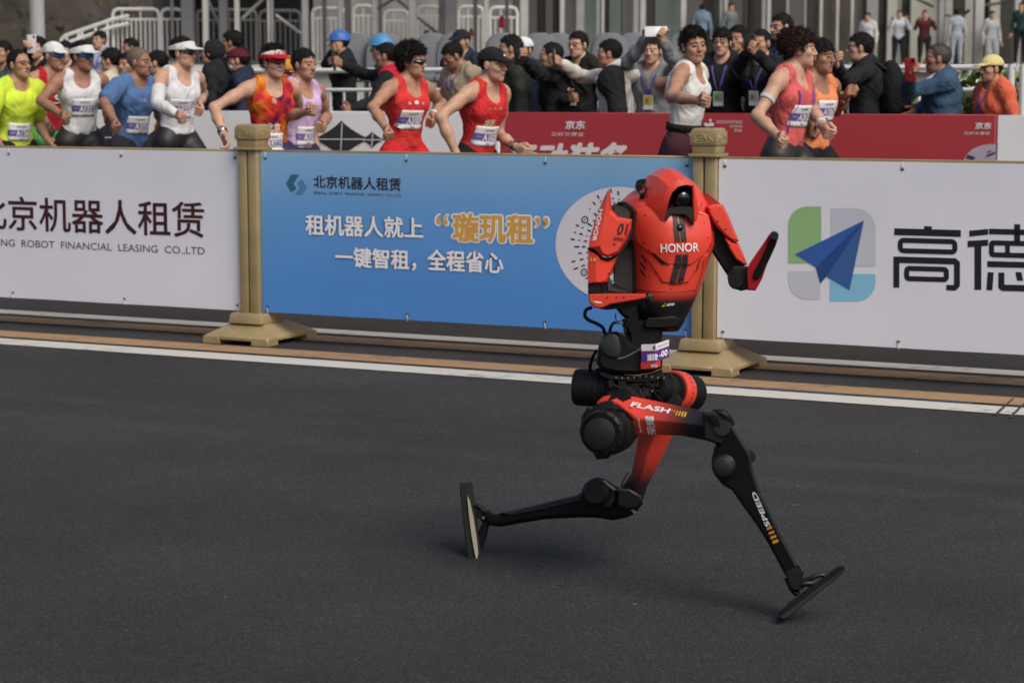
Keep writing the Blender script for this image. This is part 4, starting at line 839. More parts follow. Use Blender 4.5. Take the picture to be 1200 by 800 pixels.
# ================================================================== PEOPLE (signed-distance bodies, meshed with surface nets)
BIG = 9.0
def surface_nets(f, org, h):
    s = f < 0
    A = [(0, 0, 0), (1, 0, 0), (0, 1, 0), (1, 1, 0), (0, 0, 1), (1, 0, 1), (0, 1, 1), (1, 1, 1)]
    nx, ny, nz = f.shape
    def sl_(a, c): return a[c[0]:nx - 1 + c[0], c[1]:ny - 1 + c[1], c[2]:nz - 1 + c[2]]
    cnt = np.zeros((nx - 1, ny - 1, nz - 1), np.int8)
    for c in A: cnt += sl_(s, c)
    act = (cnt > 0) & (cnt < 8); ids = np.argwhere(act)
    if len(ids) == 0: return np.zeros((0, 3)), np.zeros((0, 4), int)
    num = -np.ones(act.shape, np.int64); num[act] = np.arange(len(ids))
    vals = [f[ids[:, 0] + c[0], ids[:, 1] + c[1], ids[:, 2] + c[2]] for c in A]
    P = np.zeros((len(ids), 3)); K = np.zeros(len(ids))
    for i in range(8):
        for ax in range(3):
            if A[i][ax]: continue
            c2 = list(A[i]); c2[ax] = 1; j = A.index(tuple(c2)); a, b = vals[i], vals[j]; m = (a < 0) != (b < 0)
            t = a[m] / (a[m] - b[m]); q = np.tile(np.array(A[i], float), (m.sum(), 1)); q[:, ax] = t; P[m] += q; K[m] += 1
    P /= K[:, None]; V = (ids + P) * h + org; Q = []
    for ax in range(3):
        sl0 = [slice(None)] * 3; sl1 = [slice(None)] * 3; sl0[ax] = slice(0, -1); sl1[ax] = slice(1, None)
        a, b = s[tuple(sl0)], s[tuple(sl1)]; e = np.argwhere(a != b); o1, o2 = [k for k in range(3) if k != ax]
        e = e[(e[:, o1] > 0) & (e[:, o2] > 0) & (e[:, o1] < f.shape[o1] - 1) & (e[:, o2] < f.shape[o2] - 1)]
        def N_(d1, d2):
            q = e.copy(); q[:, o1] -= d1; q[:, o2] -= d2; return num[q[:, 0], q[:, 1], q[:, 2]]
        q = np.stack([N_(0, 0), N_(1, 0), N_(1, 1), N_(0, 1)], 1); fl = a[e[:, 0], e[:, 1], e[:, 2]]
        if ax == 1: fl = ~fl
        q[~fl] = q[~fl][:, ::-1]; Q.append(q)
    return V, np.concatenate(Q)
class Field:
    def __init__(s, lo, hi, h):
        s.h = h; s.org = np.array(lo, float); s.n = np.maximum(np.ceil((np.array(hi) - lo) / h).astype(int) + 1, 4)
        s.f = np.full(s.n, BIG, np.float32)
    def _sub(s, lo, hi):
        a = np.clip(np.floor((np.array(lo) - s.org) / s.h).astype(int), 0, s.n); b = np.clip(np.ceil((np.array(hi) - s.org) / s.h).astype(int) + 1, 0, s.n)
        if (b <= a).any(): return None, None
        g = [s.org[k] + s.h * np.arange(a[k], b[k], dtype=np.float32) for k in range(3)]
        return tuple(slice(a[k], b[k]) for k in range(3)), (g[0][:, None, None], g[1][None, :, None], g[2][None, None, :])
    def _put(s, sub, d, k, op='u'):
        c = s.f[sub]
        if op == 'u':
            if k > 0: h_ = np.clip(.5 + .5 * (c - d) / k, 0, 1); s.f[sub] = c + (d - c) * h_ - k * h_ * (1 - h_)
            else: s.f[sub] = np.minimum(c, d)
        else:
            if k > 0: h_ = np.clip(.5 - .5 * (c + d) / k, 0, 1); s.f[sub] = c + (-d - c) * h_ + k * h_ * (1 - h_)
            else: s.f[sub] = np.maximum(c, -d)
    def cone(s, a, b, ra, rb, k=.02, op='u'):
        a, b = np.array(a, float), np.array(b, float); r = max(ra, rb) + k + 2.5 * s.h
        sub, g = s._sub(np.minimum(a, b) - r, np.maximum(a, b) + r)
        if sub is None: return
        d = b - a; L = max((d * d).sum(), 1e-9); q = [g[i] - a[i] for i in range(3)]
        t = np.clip((q[0] * d[0] + q[1] * d[1] + q[2] * d[2]) / L, 0, 1)
        D = np.sqrt((q[0] - t * d[0]) ** 2 + (q[1] - t * d[1]) ** 2 + (q[2] - t * d[2]) ** 2) - (ra + (rb - ra) * t)
        s._put(sub, D, k, op)
    def ell(s, c, r, M=None, k=.02, op='u'):
        """ellipsoid; rows of M are its axes"""
        c = np.array(c, float); r = np.array(r, float); e = r.max() + k + 2.5 * s.h
        sub, g = s._sub(c - e, c + e)
        if sub is None: return
        q = [g[i] - c[i] for i in range(3)]
        if M is not None: q = [q[0] * M[i][0] + q[1] * M[i][1] + q[2] * M[i][2] for i in range(3)]
        k0 = np.sqrt((q[0] / r[0]) ** 2 + (q[1] / r[1]) ** 2 + (q[2] / r[2]) ** 2); k1 = np.sqrt((q[0] / r[0] ** 2) ** 2 + (q[1] / r[1] ** 2) ** 2 + (q[2] / r[2] ** 2) ** 2)
        s._put(sub, k0 * (k0 - 1) / np.maximum(k1, 1e-6), k, op)
    def grid(s): return tuple(np.meshgrid(*[s.org[k] + s.h * np.arange(s.n[k], dtype=np.float32) for k in range(3)], indexing='ij', sparse=True))
    def mesh(s): return surface_nets(s.f, s.org, s.h)
# ---------------------------------------------------------------- heads: x right to left of the head, y forward, z up; origin between the ears
HEADS = {}
def head(var, smile=False):
    key = (var, smile)
    if key in HEADS: return HEADS[key]
    rr = random.Random(var * 17 + 3); w = rr.uniform(.95, 1.05); jw = rr.uniform(.92, 1.12); ns = rr.uniform(.9, 1.15); ln = rr.uniform(.97, 1.04)
    f = Field((-.105, -.13, -.155), (.105, .135, .135), .0042)
    f.ell((0, -.014, .032), (.075 * w, .096, .086), k=0)
    f.ell((0, .022, -.03 * ln), (.064 * w, .064, .086), k=.02)
    f.ell((0, .03, -.078 * ln), (.049 * jw, .05, .036), k=.025)
    f.ell((0, .066, -.101 * ln), (.020, .016, .014), k=.02)
    for s in (-1, 1):
        f.ell((s * .044 * w, .05, -.022), (.021, .022, .018), k=.02)
        f.cone((s * .012, .088, .024), (s * .05 * w, .068, .024), .0065, .005, k=.014)
        f.ell((s * .031, .100, .002), (.018, .013, .010), k=.012, op='s')
        f.ell((s * .031, .0765, .001), (.0145, .0115, .0105), k=.004)
        f.cone((s * .019, .0855, .009), (s * .044, .0785, .008), .0034, .003, k=.004)
        f.ell((s * .079 * w, -.006, -.006), (.009, .021, .032), k=.008)
    f.cone((0, .083, .012), (0, .104, -.030), .0075, .0115 * ns, k=.01)
    for s in (-1, 1): f.ell((s * .0115 * ns, .094, -.033), (.0085, .0095, .0075), k=.006)
    if smile:
        f.cone((-.026, .072, -.055), (.026, .072, -.055), .009, .009, k=.008); f.cone((0, .088, -.0535), (0, .088, -.0535), .010, .01, k=.012)
        for s in (-1, 1): f.ell((s * .04, .066, -.035), (.017, .018, .016), k=.014)
    f.cone((-.018, .084, -.0565), (.018, .084, -.0565), .0055, .0055, k=.006); f.cone((-.015, .083, -.0665), (.015, .083, -.0665), .006, .006, k=.006)
    f.cone((0, .080, -.0615), (0, .092, -.0615), .003, .003, k=.004, op='s') if not smile else None
    f.cone((0, -.028, -.07), (0, -.04, -.155), .051, .054, k=.02)
    V, Q = f.mesh(); C = V[Q].mean(1); x, y, z = abs(C[:, 0]), C[:, 1], C[:, 2]; mi = np.zeros(len(Q), int)
    hl = .026 if smile else .021
    mi[(x < hl) & (z < -.0525 - (.0 if not smile else -.001) + x * .06) & (z > -.072 + x * .16) & (y > .075)] = 1
    if smile: mi[(x < .017) & (z < -.0575 + x * .1) & (z > -.0635 + x * .12) & (y > .07)] = 3
    mi[(z > .0205 + .06 * np.maximum(x - .036, 0)) & (z < .0268 - .12 * np.maximum(x - .03, 0)) & (x > .012) & (x < .052) & (y > .055)] = 2
    e = ((C[:, 0] - np.sign(C[:, 0]) * .031) / .0135) ** 2 + ((z - .001) / .0045) ** 2
    mi[(e < 1) & (y > .07)] = 2
    HEADS[key] = (V, Q, mi); return HEADS[key]
def nz(g, sc, seed):
    r = random.Random(seed); out = 0
    for _ in range(5):
        a, b, c = (r.gauss(0, 1) for _ in range(3)); out = out + np.sin((g[0] * a + g[1] * b + g[2] * c) * sc + r.uniform(0, 6.28))
    return out / 5
HAIRS = {}
def hair(style):
    """short, crop, bushy, tall, fringe, long, thin"""
    if style in HAIRS: return HAIRS[style]
    T = {'short': .007, 'crop': .003, 'bushy': .025, 'tall': .011, 'fringe': .010, 'long': .012, 'shaved': .0022, 'receding': .005, 'flow': .017}[style]
    h = .0048; f = Field((-.15, -.19, -.19 if style == 'long' else -.12), (.15, .16, .19), h); g = f.grid()
    up = 1.6 if style in ('tall', 'bushy') else 1.2
    f.ell((0, -.018, .033), (.0765 + T * .75, .0985 + T, .088 + T * up), k=0)
    if style == 'bushy': f.ell((0, -.05, .072), (.080, .09, .072), k=.03)
    if style == 'flow': f.ell((0, -.055, .058), (.078, .092, .074), k=.03)
    if style == 'tall': f.ell((0, .02, .092), (.055, .06, .026), k=.03)
    amp = {'bushy': .013, 'flow': .014, 'tall': .007, 'short': .004, 'crop': .002, 'fringe': .005, 'long': .003, 'shaved': 0, 'receding': .002}[style]
    f.f += amp * (nz(g, 95, 3) + .8 * nz(g, 190, 5)).astype(np.float32)
    line = {'fringe': .045, 'receding': .088, 'shaved': .070, 'flow': .055, 'long': .058}.get(style, .062)
    y = g[1]
    zl = np.interp(y, [-.12, -.055, -.03, -.004, .012, .03, .05, .075, .12], [-.075 if style not in ('long', 'bushy', 'flow') else -.16, -.06 if style not in ('long',) else -.16, -.005 if style != 'long' else -.15, .0 if style != 'long' else -.1, -.012, .02, line - .008, line, line + .004])
    wz = (.0035 * np.sin(g[0] * 210) + .003 * np.sin(g[0] * 90 + 1) + .004 * np.sin(g[0] * 340 + 2)) * (1.7 if style == 'fringe' else 1)
    cut = (zl + wz * (y > .02)) - g[2]
    f.f = np.maximum(f.f, cut.astype(np.float32))
    V, Q = f.mesh(); Fl = [tuple(map(int, q)) for q in Q]
    if style != 'shaved' and len(V):
        r = random.Random(5); ns = {'bushy': 2600, 'flow': 2600, 'tall': 1500, 'long': 900}.get(style, 1300); Ls = {'bushy': .030, 'flow': .034, 'tall': .026, 'long': .03, 'fringe': .024, 'crop': .009, 'receding': .012}.get(style, .017)
        cen = np.array((0, -.02, .03)); VV = [tuple(v) for v in V]; swirl = r.uniform(-1, 1)
        for _ in range(ns):
            p = V[r.randrange(len(V))]; n_ = Vector(p - cen).normalized(); cmb = Vector((swirl * .4, -.5, -.15)) if style in ('flow', 'long') else Vector((.3 * math.sin(p[1] * 60), .55 if p[1] > .01 else -.2, -.3 if p[2] < .06 else .1))
            dr = (n_ * (.75 if style in ('bushy', 'flow', 'tall') else .35) + cmb * .6 + Vector((r.gauss(0, .35), r.gauss(0, .35), r.gauss(0, .35)))).normalized(); L = Ls * r.uniform(.5, 1.25); sd = dr.cross(n_ + Vector((.01, .02, .03))).normalized() * .0022
            b = Vector(p) - n_ * .003; m_ = b + dr * L * .55 + n_ * .002; tp = b + dr * L - Vector((0, 0, .15 * L)); k = len(VV)
            VV += [tuple(b - sd), tuple(b + sd), tuple(m_ + sd * .8), tuple(m_ - sd * .8), tuple(tp)]; Fl += [(k, k + 1, k + 2, k + 3), (k + 3, k + 2, k + 4)]
        V = np.array(VV)
    HAIRS[style] = (V, Fl); return HAIRS[style]
GEAR = {}
def gear(kind):
    """head-wear meshes in head space"""
    if kind in GEAR: return GEAR[kind]
    h = .005; f = Field((-.13, -.15, -.09), (.13, .22, .20), h); g = f.grid(); parts = {}
    def brim(y0, r, z0, slope, t, wx=.078):
        e = np.sqrt((g[0] / wx) ** 2 + ((g[1] - y0) / r) ** 2) - 1
        zb = z0 - slope * (g[1] - .08) - 1.6 * g[0] ** 2
        return np.maximum(np.maximum(e * min(wx, r), np.abs(g[2] - zb) - t), .055 - g[1])
    def dome(tx, tz, z0):
        q = ((g[0]) / (.078 + tx)) ** 2 + ((g[1] + .014) / (.100 + tx)) ** 2 + ((g[2] - .03) / (.088 + tz)) ** 2
        return np.maximum((np.sqrt(q) - 1) * .085, z0 - g[2] + .12 * (g[1] - .0) * 0)
    if kind in ('cap', 'cap_down'):
        b = brim(.088, .082, .047, .25 if kind == 'cap' else .4, .0055); d = dome(.0125, .010, .030); f.f = np.minimum(d, b).astype(np.float32)
    elif kind == 'visor':
        d = np.maximum(dome(.0185, .024, .022), g[2] - .072 - .25 * g[1]); f.f = np.minimum(d, brim(.092, .086, .046, .20, .0055)).astype(np.float32)
    elif kind == 'helmet':
        d = dome(.018, .028, .03); rim = np.maximum(np.sqrt((g[0] / .106) ** 2 + ((g[1] - .004) / .135) ** 2) - 1, -BIG) * .11; rim = np.maximum(rim, np.abs(g[2] - .034) - .006)
        rid = np.maximum(np.maximum(np.abs(np.abs(g[0]) - .02) - .006, dome(.022, .034, .03)), -BIG); f.f = np.minimum(np.minimum(d, rim), rid).astype(np.float32)
    elif kind == 'hood':
        q = np.sqrt((g[0] / .096) ** 2 + ((g[1] + .03) / .116) ** 2 + ((g[2] - .018) / .118) ** 2) - 1; f.f = np.maximum(q * .1, (g[1] - .045 - .25 * (g[2] - .1) * (g[2] > .06))).astype(np.float32)
        f.f = np.maximum(f.f, -((np.sqrt((g[0] / .07) ** 2 + ((g[1] - .07) / .12) ** 2 + ((g[2] + .01) / .085) ** 2) - 1) * .08)).astype(np.float32)
    elif kind == 'beanie':
        f.f = dome(.013, .02, .02).astype(np.float32)
    GEAR[kind] = f.mesh(); return GEAR[kind]
def strip_glasses(sun=True):
    V, Fc = [], []; n = 17
    if sun:
        for i in range(n):
            x = -.072 + .144 * i / (n - 1); y = .103 - .052 * (abs(x) / .072) ** 2.2; notch = .012 * math.exp(-(x / .012) ** 2); zt = .017 - .003 * (abs(x) / .072) ** 3; zb = -.017 + notch + .01 * (abs(x) / .072) ** 3
            for dy in (0, -.004): V += [(x, y + dy, zb), (x, y + dy, zt)]
        for i in range(n - 1):
            a, b = 4 * i, 4 * i + 4; Fc += [(a, b, b + 1, a + 1), (a + 3, b + 3, b + 2, a + 2), (a + 1, b + 1, b + 3, a + 3), (a + 2, b + 2, b, a)]
        Fc += [(0, 1, 3, 2), (4 * n - 4, 4 * n - 2, 4 * n - 1, 4 * n - 3)]
    fr = MB()
    for s in (-1, 1): fr.add(*tube([(s * .073, .052 if sun else .06, .01), (s * .080, .0, .008), (s * .081, -.012, -.004)], .0028, 6))
    if not sun:
        for s in (-1, 1): fr.add(*tube([(s * .033 + .022 * math.cos(t), .0975 - .010 * max(s * math.cos(t), 0), .001 + .0165 * math.sin(t)) for t in np.linspace(0, 2 * math.pi, 17)], .0021, 5))
        fr.add(*tube([(-.011, .099, .004), (.011, .099, .004)], .002, 5))
        for s in (-1, 1): fr.add(*tube([(s * .054, .088, .004), (s * .073, .06, .01)], .0022, 5))
    return V, Fc, [tuple(v) for v in fr.V], fr.F
SUNG, CLEARG = strip_glasses(True), strip_glasses(False)
# ---------------------------------------------------------------- hands: wrist at the origin, fingers along +y, thumb towards +x, palm towards -z
HANDS = {}
def hand(kind):
    if kind in HANDS: return HANDS[kind]
    f = Field((-.065, -.045, -.095), (.085, .215, .05), .0045)
    f.cone((0, -.04, 0), (0, .0, 0), .027, .026, k=0)
    for x in (-.026, -.009, .009, .026): f.cone((x * .6, .01, 0), (x, .082, .002), .017, .0135, k=.012)
    ln = {-.027: .8, -.0095: .95, .0085: 1.0, .026: .92}
    for i, (x, L) in enumerate(ln.items()):
        p = np.array((x, .083, .002)); r = .0098
        bends = {'fist': (62, 95, 60), 'relax': (28, 38, 24), 'grip': (38, 62, 40), 'point': (20, 25, 15) if i == 3 else (62, 92, 55), 'flat': (6, 8, 6)}[kind]; a = 0
        for seg, bd in zip((.044, .027, .022), bends):
            a += math.radians(bd); q = p + np.array((x * .1 * (seg / .04) if kind in ('flat', 'relax') else 0, math.cos(a), -math.sin(a))) * seg * L; f.cone(p, q, r, r * .92, k=.003); p = q; r *= .93
    if kind == 'fist': T = [(.026, .02, -.006), (.045, .05, -.018), (.036, .078, -.040), (.014, .086, -.052)]
    elif kind == 'grip': T = [(.026, .02, -.006), (.05, .045, -.02), (.052, .07, -.045), (.04, .088, -.06)]
    else: T = [(.026, .02, -.004), (.05, .045, -.012), (.062, .075, -.02), (.066, .098, -.026)]
    rs = [.0175, .0135, .0115, .0095]
    for i in range(3): f.cone(T[i], T[i + 1], rs[i], rs[i + 1], k=.006)
    HANDS[kind] = f.mesh(); return HANDS[kind]
def frame(y, x):
    y = Vector(y).normalized(); x = Vector(x); x = (x - y * x.dot(y)); x = x.normalized() if x.length > 1e-4 else basis(y)[0]; z = x.cross(y); return np.array((x, y, z)).T     # columns x, y, z
SKIN = [pm("skin_light", (.50, .29, .20), .52, var=.16, scale=22, spec=.35, bump=.25, bscale=70), pm("skin_tan", (.40, .215, .14), .5, var=.16, scale=22, spec=.35, bump=.25, bscale=70), pm("skin_brown", (.30, .15, .095), .48, var=.16, scale=22, spec=.35, bump=.25, bscale=70)]
LIP = [pm("lip_light", (.40, .18, .135), .5), pm("lip_tan", (.31, .135, .095), .5), pm("lip_brown", (.22, .095, .068), .5)]
EYEM = pm("eyes_and_brows", (.018, .014, .013), .4); TEETH = pm("teeth", (.7, .68, .62), .3)
HAIRM = {'black': pm("hair_black", (.009, .008, .008), .6, var=.4, scale=40, bump=.6, bscale=260, spec=.2), 'brown': pm("hair_dark_brown", (.026, .012, .008), .6, var=.4, scale=40, bump=.6, bscale=260, spec=.2),
         'grey': pm("hair_greying", (.045, .035, .03), .6, var=.5, scale=60, bump=.4, bscale=160), 'stubble': pm("hair_shaved", (.13, .085, .065), .7, var=.15, scale=60)}
def cloth(name, col, rough=.85, var=.14, bump=.8, bscale=8, sheen=.0): return pm(name, col, rough, var=var, scale=9, bump=bump, bscale=bscale, sheen=sheen, spec=.2, bdist=.03, bdistort=1.4)
DARKSHADE = pm("dark_lens", (.01, .01, .012), .06, coat=.5); BLUESHADE = pm("blue_mirror_lens", (.02, .16, .45), .05, metal=.7, var=.5, scale=18); REDSHADE = pm("red_lens", (.18, .008, .012), .08, coat=.5, var=.4, scale=20); FRAME_M = pm("spectacle_frame", (.015, .015, .016), .4)
SHOE = pm("running_shoe", (.5, .5, .5), .6, var=.4, scale=12); PHONE = pm("phone_body", (.012, .012, .014), .25, coat=.4); SCREEN = pm("phone_glass", (.02, .022, .03), .06, coat=.6); LANY = pm("lanyard_purple", (.12, .07, .32), .7); LANYB = pm("lanyard_blue", (.06, .10, .42), .7)
BIBW = print_mat((.72, .71, .72)); BIBP = print_mat((.13, .10, .33)); BIBT = print_mat((.05, .04, .12))
def solve(a, px, L, sign):
    """point at distance L from A on the line of sight through pixel PX, on the near (-1) or far (+1) side"""
    d = ray(*px).normalized(); oc = EYEV - Vector(a); b = d.dot(oc); c = oc.length_squared - L * L; q = b * b - c
    t = -b + sign * math.sqrt(q) if q > 0 else -b
    p = EYEV + d * t; return p if q > 0 else Vector(a) + (p - Vector(a)).normalized() * L
def np3(v): return np.array(tuple(v), float)
def person(label, group, hpx, v, yaw, lean=4, hyaw=0, hpitch=0, hroll=0, s=1.0, arms=None, ground=0.0, run=False, phase=0, var=0, skin=0, smile=False, hairstyle='short', hairc='black', wear=None, glasses=None,
           top=('singlet', 'x', (.5, .5, .5)), sleeve=.55, legs=('shorts', (.01, .01, .011)), bib=None, lanyard=None, h=.0135, tilt=0, fat=1.0, extras=None, collar=None, base='person', cat='person', Yd=None, hemc=.05):
    Y0 = on_v(*hpx, v) if Yd is None else atY(*hpx, Yd)
    HC = Vector(Y0); yw = math.radians(yaw)
    fw = Vector((math.cos(yw), math.sin(yw), 0)); up = (ZUP + fw * math.tan(math.radians(lean))).normalized()
    lf = ZUP.cross(fw).normalized(); up = (up + lf * math.tan(math.radians(tilt))).normalized(); fw = (fw - up * fw.dot(up)).normalized(); lf = up.cross(fw)
    hy = math.radians(yaw + hyaw); hf = Vector((math.cos(hy), math.sin(hy), 0)); hp = math.radians(hpitch); hf = (hf * math.cos(hp) + ZUP * math.sin(hp)).normalized()
    hup = (up * .5 + ZUP * .5); hup = (hup - hf * hup.dot(hf)).normalized(); hl = hup.cross(hf)
    if hroll: r_ = Matrix.Rotation(math.radians(hroll), 3, hf); hup = r_ @ hup; hl = r_ @ hl
    hs = .89 * s; HM = np.array((-hl, hf, hup)).T * hs                                     # head space -> world
    NB = HC - hup * (.098 * s) - hf * (.034 * s) - up * (.038 * s)            # pit of the neck
    SC_ = NB - up * (.038 * s); HIP = NB - up * (.475 * s)
    sw = .163 * s
    P = lambda a, b, c: np3(HIP + lf * (a * s * .93) + fw * (b * s) + up * (c * s * .87))   # torso space: left, forward, up from the hips
    sh = {'L': SC_ + lf * sw, 'R': SC_ - lf * sw}
    M = np.array((lf, fw, up))
    A = {}
    for k in 'LR':
        sg = 1 if k == 'L' else -1; spec = (arms or {}).get(k)
        ua, fa = .285 * s, .25 * s
        if spec is None: spec = {'d': ((.25 * sg, -.1, -1), (.05 * sg, .25, -1))}
        if 'd' in spec:
            d1, d2 = (Vector(q) for q in spec['d'])
            w = lambda q: (lf * q.x + fw * q.y + up * q.z).normalized()
            e = sh[k] + w(d1) * ua; wr = e + w(d2) * fa
        else:
            if spec.get('sh'): sh[k] = solve(SC_, spec['sh'][:2], sw, spec['sh'][2])
            e = solve(sh[k], spec['e'][:2], ua, spec['e'][2]); wr = solve(e, spec['w'][:2], fa, spec['w'][2])
        A[k] = (sh[k], e, wr, spec.get('hand', 'fist' if run else 'relax'), spec.get('roll'))
    # legs
    LG = {}; fx = Vector((math.cos(yw), math.sin(yw), 0)) if abs(lean) < 60 else fw
    for k in 'LR':
        sg = 1 if k == 'L' else -1; hj = HIP + lf * (.095 * s * sg) - up * .02 * s
        gz = ground; hh = hj.z - gz; tl = max(.43 * s, (hh - .085) * .515); sl2 = max(.42 * s, (hh - .085) * .495)
        if run:
            a1, a2 = ((48, -35), (-22, -88))[(phase + (k == 'R')) % 2]
            d1 = Vector((0, 0, -math.cos(math.radians(a1)))) + fx * math.sin(math.radians(a1)); d2 = Vector((0, 0, -math.cos(math.radians(a2)))) + fx * math.sin(math.radians(a2))
            kn = hj + d1 * tl; an = kn + d2 * sl2
            if an.z < gz + .09: an.z = gz + .09
            LG[k] = (hj, kn, an, (fx + ZUP * (.25 if a1 > 0 else -1.2)).normalized())
        else:
            an = Vector((hj.x, hj.y, gz + .085)) + lf * (.03 * sg) + fx * (.02 + .03 * sg * ((var % 3) - 1)); kn = (hj + an) / 2 + fx * .025
            LG[k] = (hj, kn, an, fx)
    allp = [np3(HC + hup * .13 * s)] + [np3(p) for k in 'LR' for p in A[k][:3]] + [np3(p) for k in 'LR' for p in LG[k][:3]] + [np3(LG[k][2] + LG[k][3] * .2) for k in 'LR']
    lo, hi = np.min(allp, 0) - .22, np.max(allp, 0) + .22; lo[2] = min(lo[2], ground - .02)
    def torso(f, t=0.0, k=.035, waist=True):
        F_ = fat
        f.ell(P(0, -.01, .03), ((.140 + t) * s, (.100 * F_ + t) * s, (.12 + t) * s), M, k=k)
        f.ell(P(0, .0, .17), ((.122 * F_ + t) * s, (.092 * F_ + t) * s, (.17 + t) * s), M, k=k)
        f.ell(P(0, .0, .345), ((.137 + t) * s, (.100 * F_ + t) * s, (.17 + t) * s), M, k=k)
        for g in (-1, 1):
            f.ell(P(g * .065, .050, .39), ((.075 + t) * s, (.045 + t) * s, (.062 + t) * s), M, k=k + .02)
            f.ell(P(g * .075, -.07, .40), ((.07 + t) * s, (.045 + t) * s, (.10 + t) * s), M, k=k)
        nb = np3(NB)
        for q in 'LR': f.cone(np3(SC_ + (sh[q] - SC_) * .2 + up * .02 * s - fw * .02 * s), np3(SC_ + (sh[q] - SC_) * .86), (.060 + t) * s, (.053 + t) * s, k=k)
        for q in 'LR': f.cone(np3(NB - fw * .02 * s + up * .02 * s), np3(SC_ + (sh[q] - SC_) * .62 + up * .022 * s), (.048 + t) * s, (.040 + t) * s, k=k)
    def arm(f, q, t=0.0, k=.02, upto=1.0, start=0.0):
        a, e, w = (np3(x) for x in A[q][:3])
        if upto <= 1.0 and upto < .99:
            e2 = a + (e - a) * upto; f.cone(a, e2, (.056 + t) * s, (.048 + t * 1.3) * s, k=k); return
        f.cone(a, a + (e - a) * .5, (.046 + t) * s, (.041 + t) * s, k=k); f.cone(a + (e - a) * .45, e, (.039 + t) * s, (.033 + t) * s, k=k)
        f.ell(a + (e - a) * .1, ((.050 + t) * s,) * 3, k=k)
        f.cone(e, e + (w - e) * .4, (.034 + t) * s, (.036 + t) * s, k=k); f.cone(e + (w - e) * .4, w, (.036 + t) * s, (.025 + t) * s, k=k)
    def leg(f, q, t=0.0, k=.03, a=0.0, b=2.0):
        hj, kn, an, fd = LG[q]; hj, kn, an = np3(hj), np3(kn), np3(an)
        f.cone(hj, hj + (kn - hj) * min(b, 1), (.088 + t) * s, ((.088 + (.057 - .088) * min(b, 1)) + t * 1.5) * s, k=k)
        if b > 1:
            f.cone(kn, an, (.056 + t) * s, (.040 + t) * s, k=k); f.ell(kn + (an - kn) * .3 - np3(fd) * .02, ((.052 + t) * s,) * 3, k=k)
    f = Field(lo, hi, h)
    torso(f); 
    for q in 'LR': arm(f, q, k=.025); leg(f, q)
    f.cone(np3(NB - up * .02 * s), np3(HC - hup * .065 * s - hf * .024 * s), .054 * s, .047 * s, k=.03)
    for q in 'LR':
        an, fd = LG[q][2], LG[q][3]; f.cone(np3(an), np3(an + fd * .12 - ZUP * .04), .042, .032, k=.02)
    V, Q = f.mesh(); mi = np.zeros(len(Q), int)
    hv, hq, hm = head(var, smile); hV = hv @ HM.T + np3(HC); Q = np.concatenate([Q, hq + len(V)]); mi = np.concatenate([mi, hm]); V = np.concatenate([V, hV])
    HND = {}
    for q in 'LR':
        a, e, w, kind, roll = A[q]; dirn = (w - e).normalized(); sg = 1 if q == 'L' else -1
        thumb = Vector(roll) if roll else (ZUP * 1.0 + fw * .25)
        xm = thumb if q == 'R' else -thumb
        HF = frame(dirn, xm) * (s * 1.0); gv, gq = hand(kind); gv = gv.copy()
        if q == 'L': gv[:, 0] *= -1; gq = gq[:, ::-1]
        # for the left hand the thumb is at -x, so x points away from the thumb
        Q = np.concatenate([Q, gq + len(V)]); mi = np.concatenate([mi, np.zeros(len(gq), int)]); V = np.concatenate([V, gv @ HF.T + np3(w + dirn * .012 * s)]); HND[q] = (HF, w)
    org = (HIP.x, HIP.y, ground)
    o = mk(base, V, Q, [SKIN[skin], LIP[skin], EYEM, TEETH], None, True, mi, org=org)
    tag(o, label, cat, group)
    # ---- clothes
    kind, cname, ccol = top; tm = ccol if not isinstance(ccol, tuple) else cloth(cname, ccol)
    t = {'singlet': .009, 'tee': .013, 'jacket': .022, 'vest': .02}[kind]
    up3, fw3, nb3 = np3(up), np3(fw), np3(NB)
    tp = [P(0, 0, -.1), P(.2, .15, .55), P(-.2, -.15, .55)] + ([np3(x) for q in 'LR' for x in A[q][:3]] if kind in ('tee', 'jacket') else [np3(sh[q]) for q in 'LR'])
    f = Field(np.min(tp, 0) - .2, np.max(tp, 0) + .2, h * .95)
    torso(f, t)
    if kind == 'tee':
        for q in 'LR': arm(f, q, t + .003, upto=sleeve)
    if kind == 'jacket':
        for q in 'LR':
            arm(f, q, t * .75)
            f.cone(np3(A[q][2]) - .02 * np3((A[q][2] - A[q][1]).normalized()), np3(A[q][2]) + .004 * np3((A[q][2] - A[q][1]).normalized()), .043 * s, .041 * s, k=.01)
    g = f.grid(); dot = lambda c, n: (g[0] - c[0]) * n[0] + (g[1] - c[1]) * n[1] + (g[2] - c[2]) * n[2]
    hem = P(0, 0, {'jacket': -.13, 'singlet': hemc, 'tee': -.03, 'vest': -.03}[kind]); f.f = np.maximum(f.f, -dot(hem, up3).astype(np.float32))
    a_, b_ = dot(hem, up3), dot(hem, np3(lf)); wob = .0026 * np.sin(a_ * 30 + b_ * 75 + var + 2.2 * np.sin(a_ * 11 + var)) + .0024 * np.sin(a_ * 48 - b_ * 31 + 2 * var + 1.8 * np.sin(b_ * 17)); f.f += (wob * (1.4 if kind == 'jacket' else .9)).astype(np.float32)
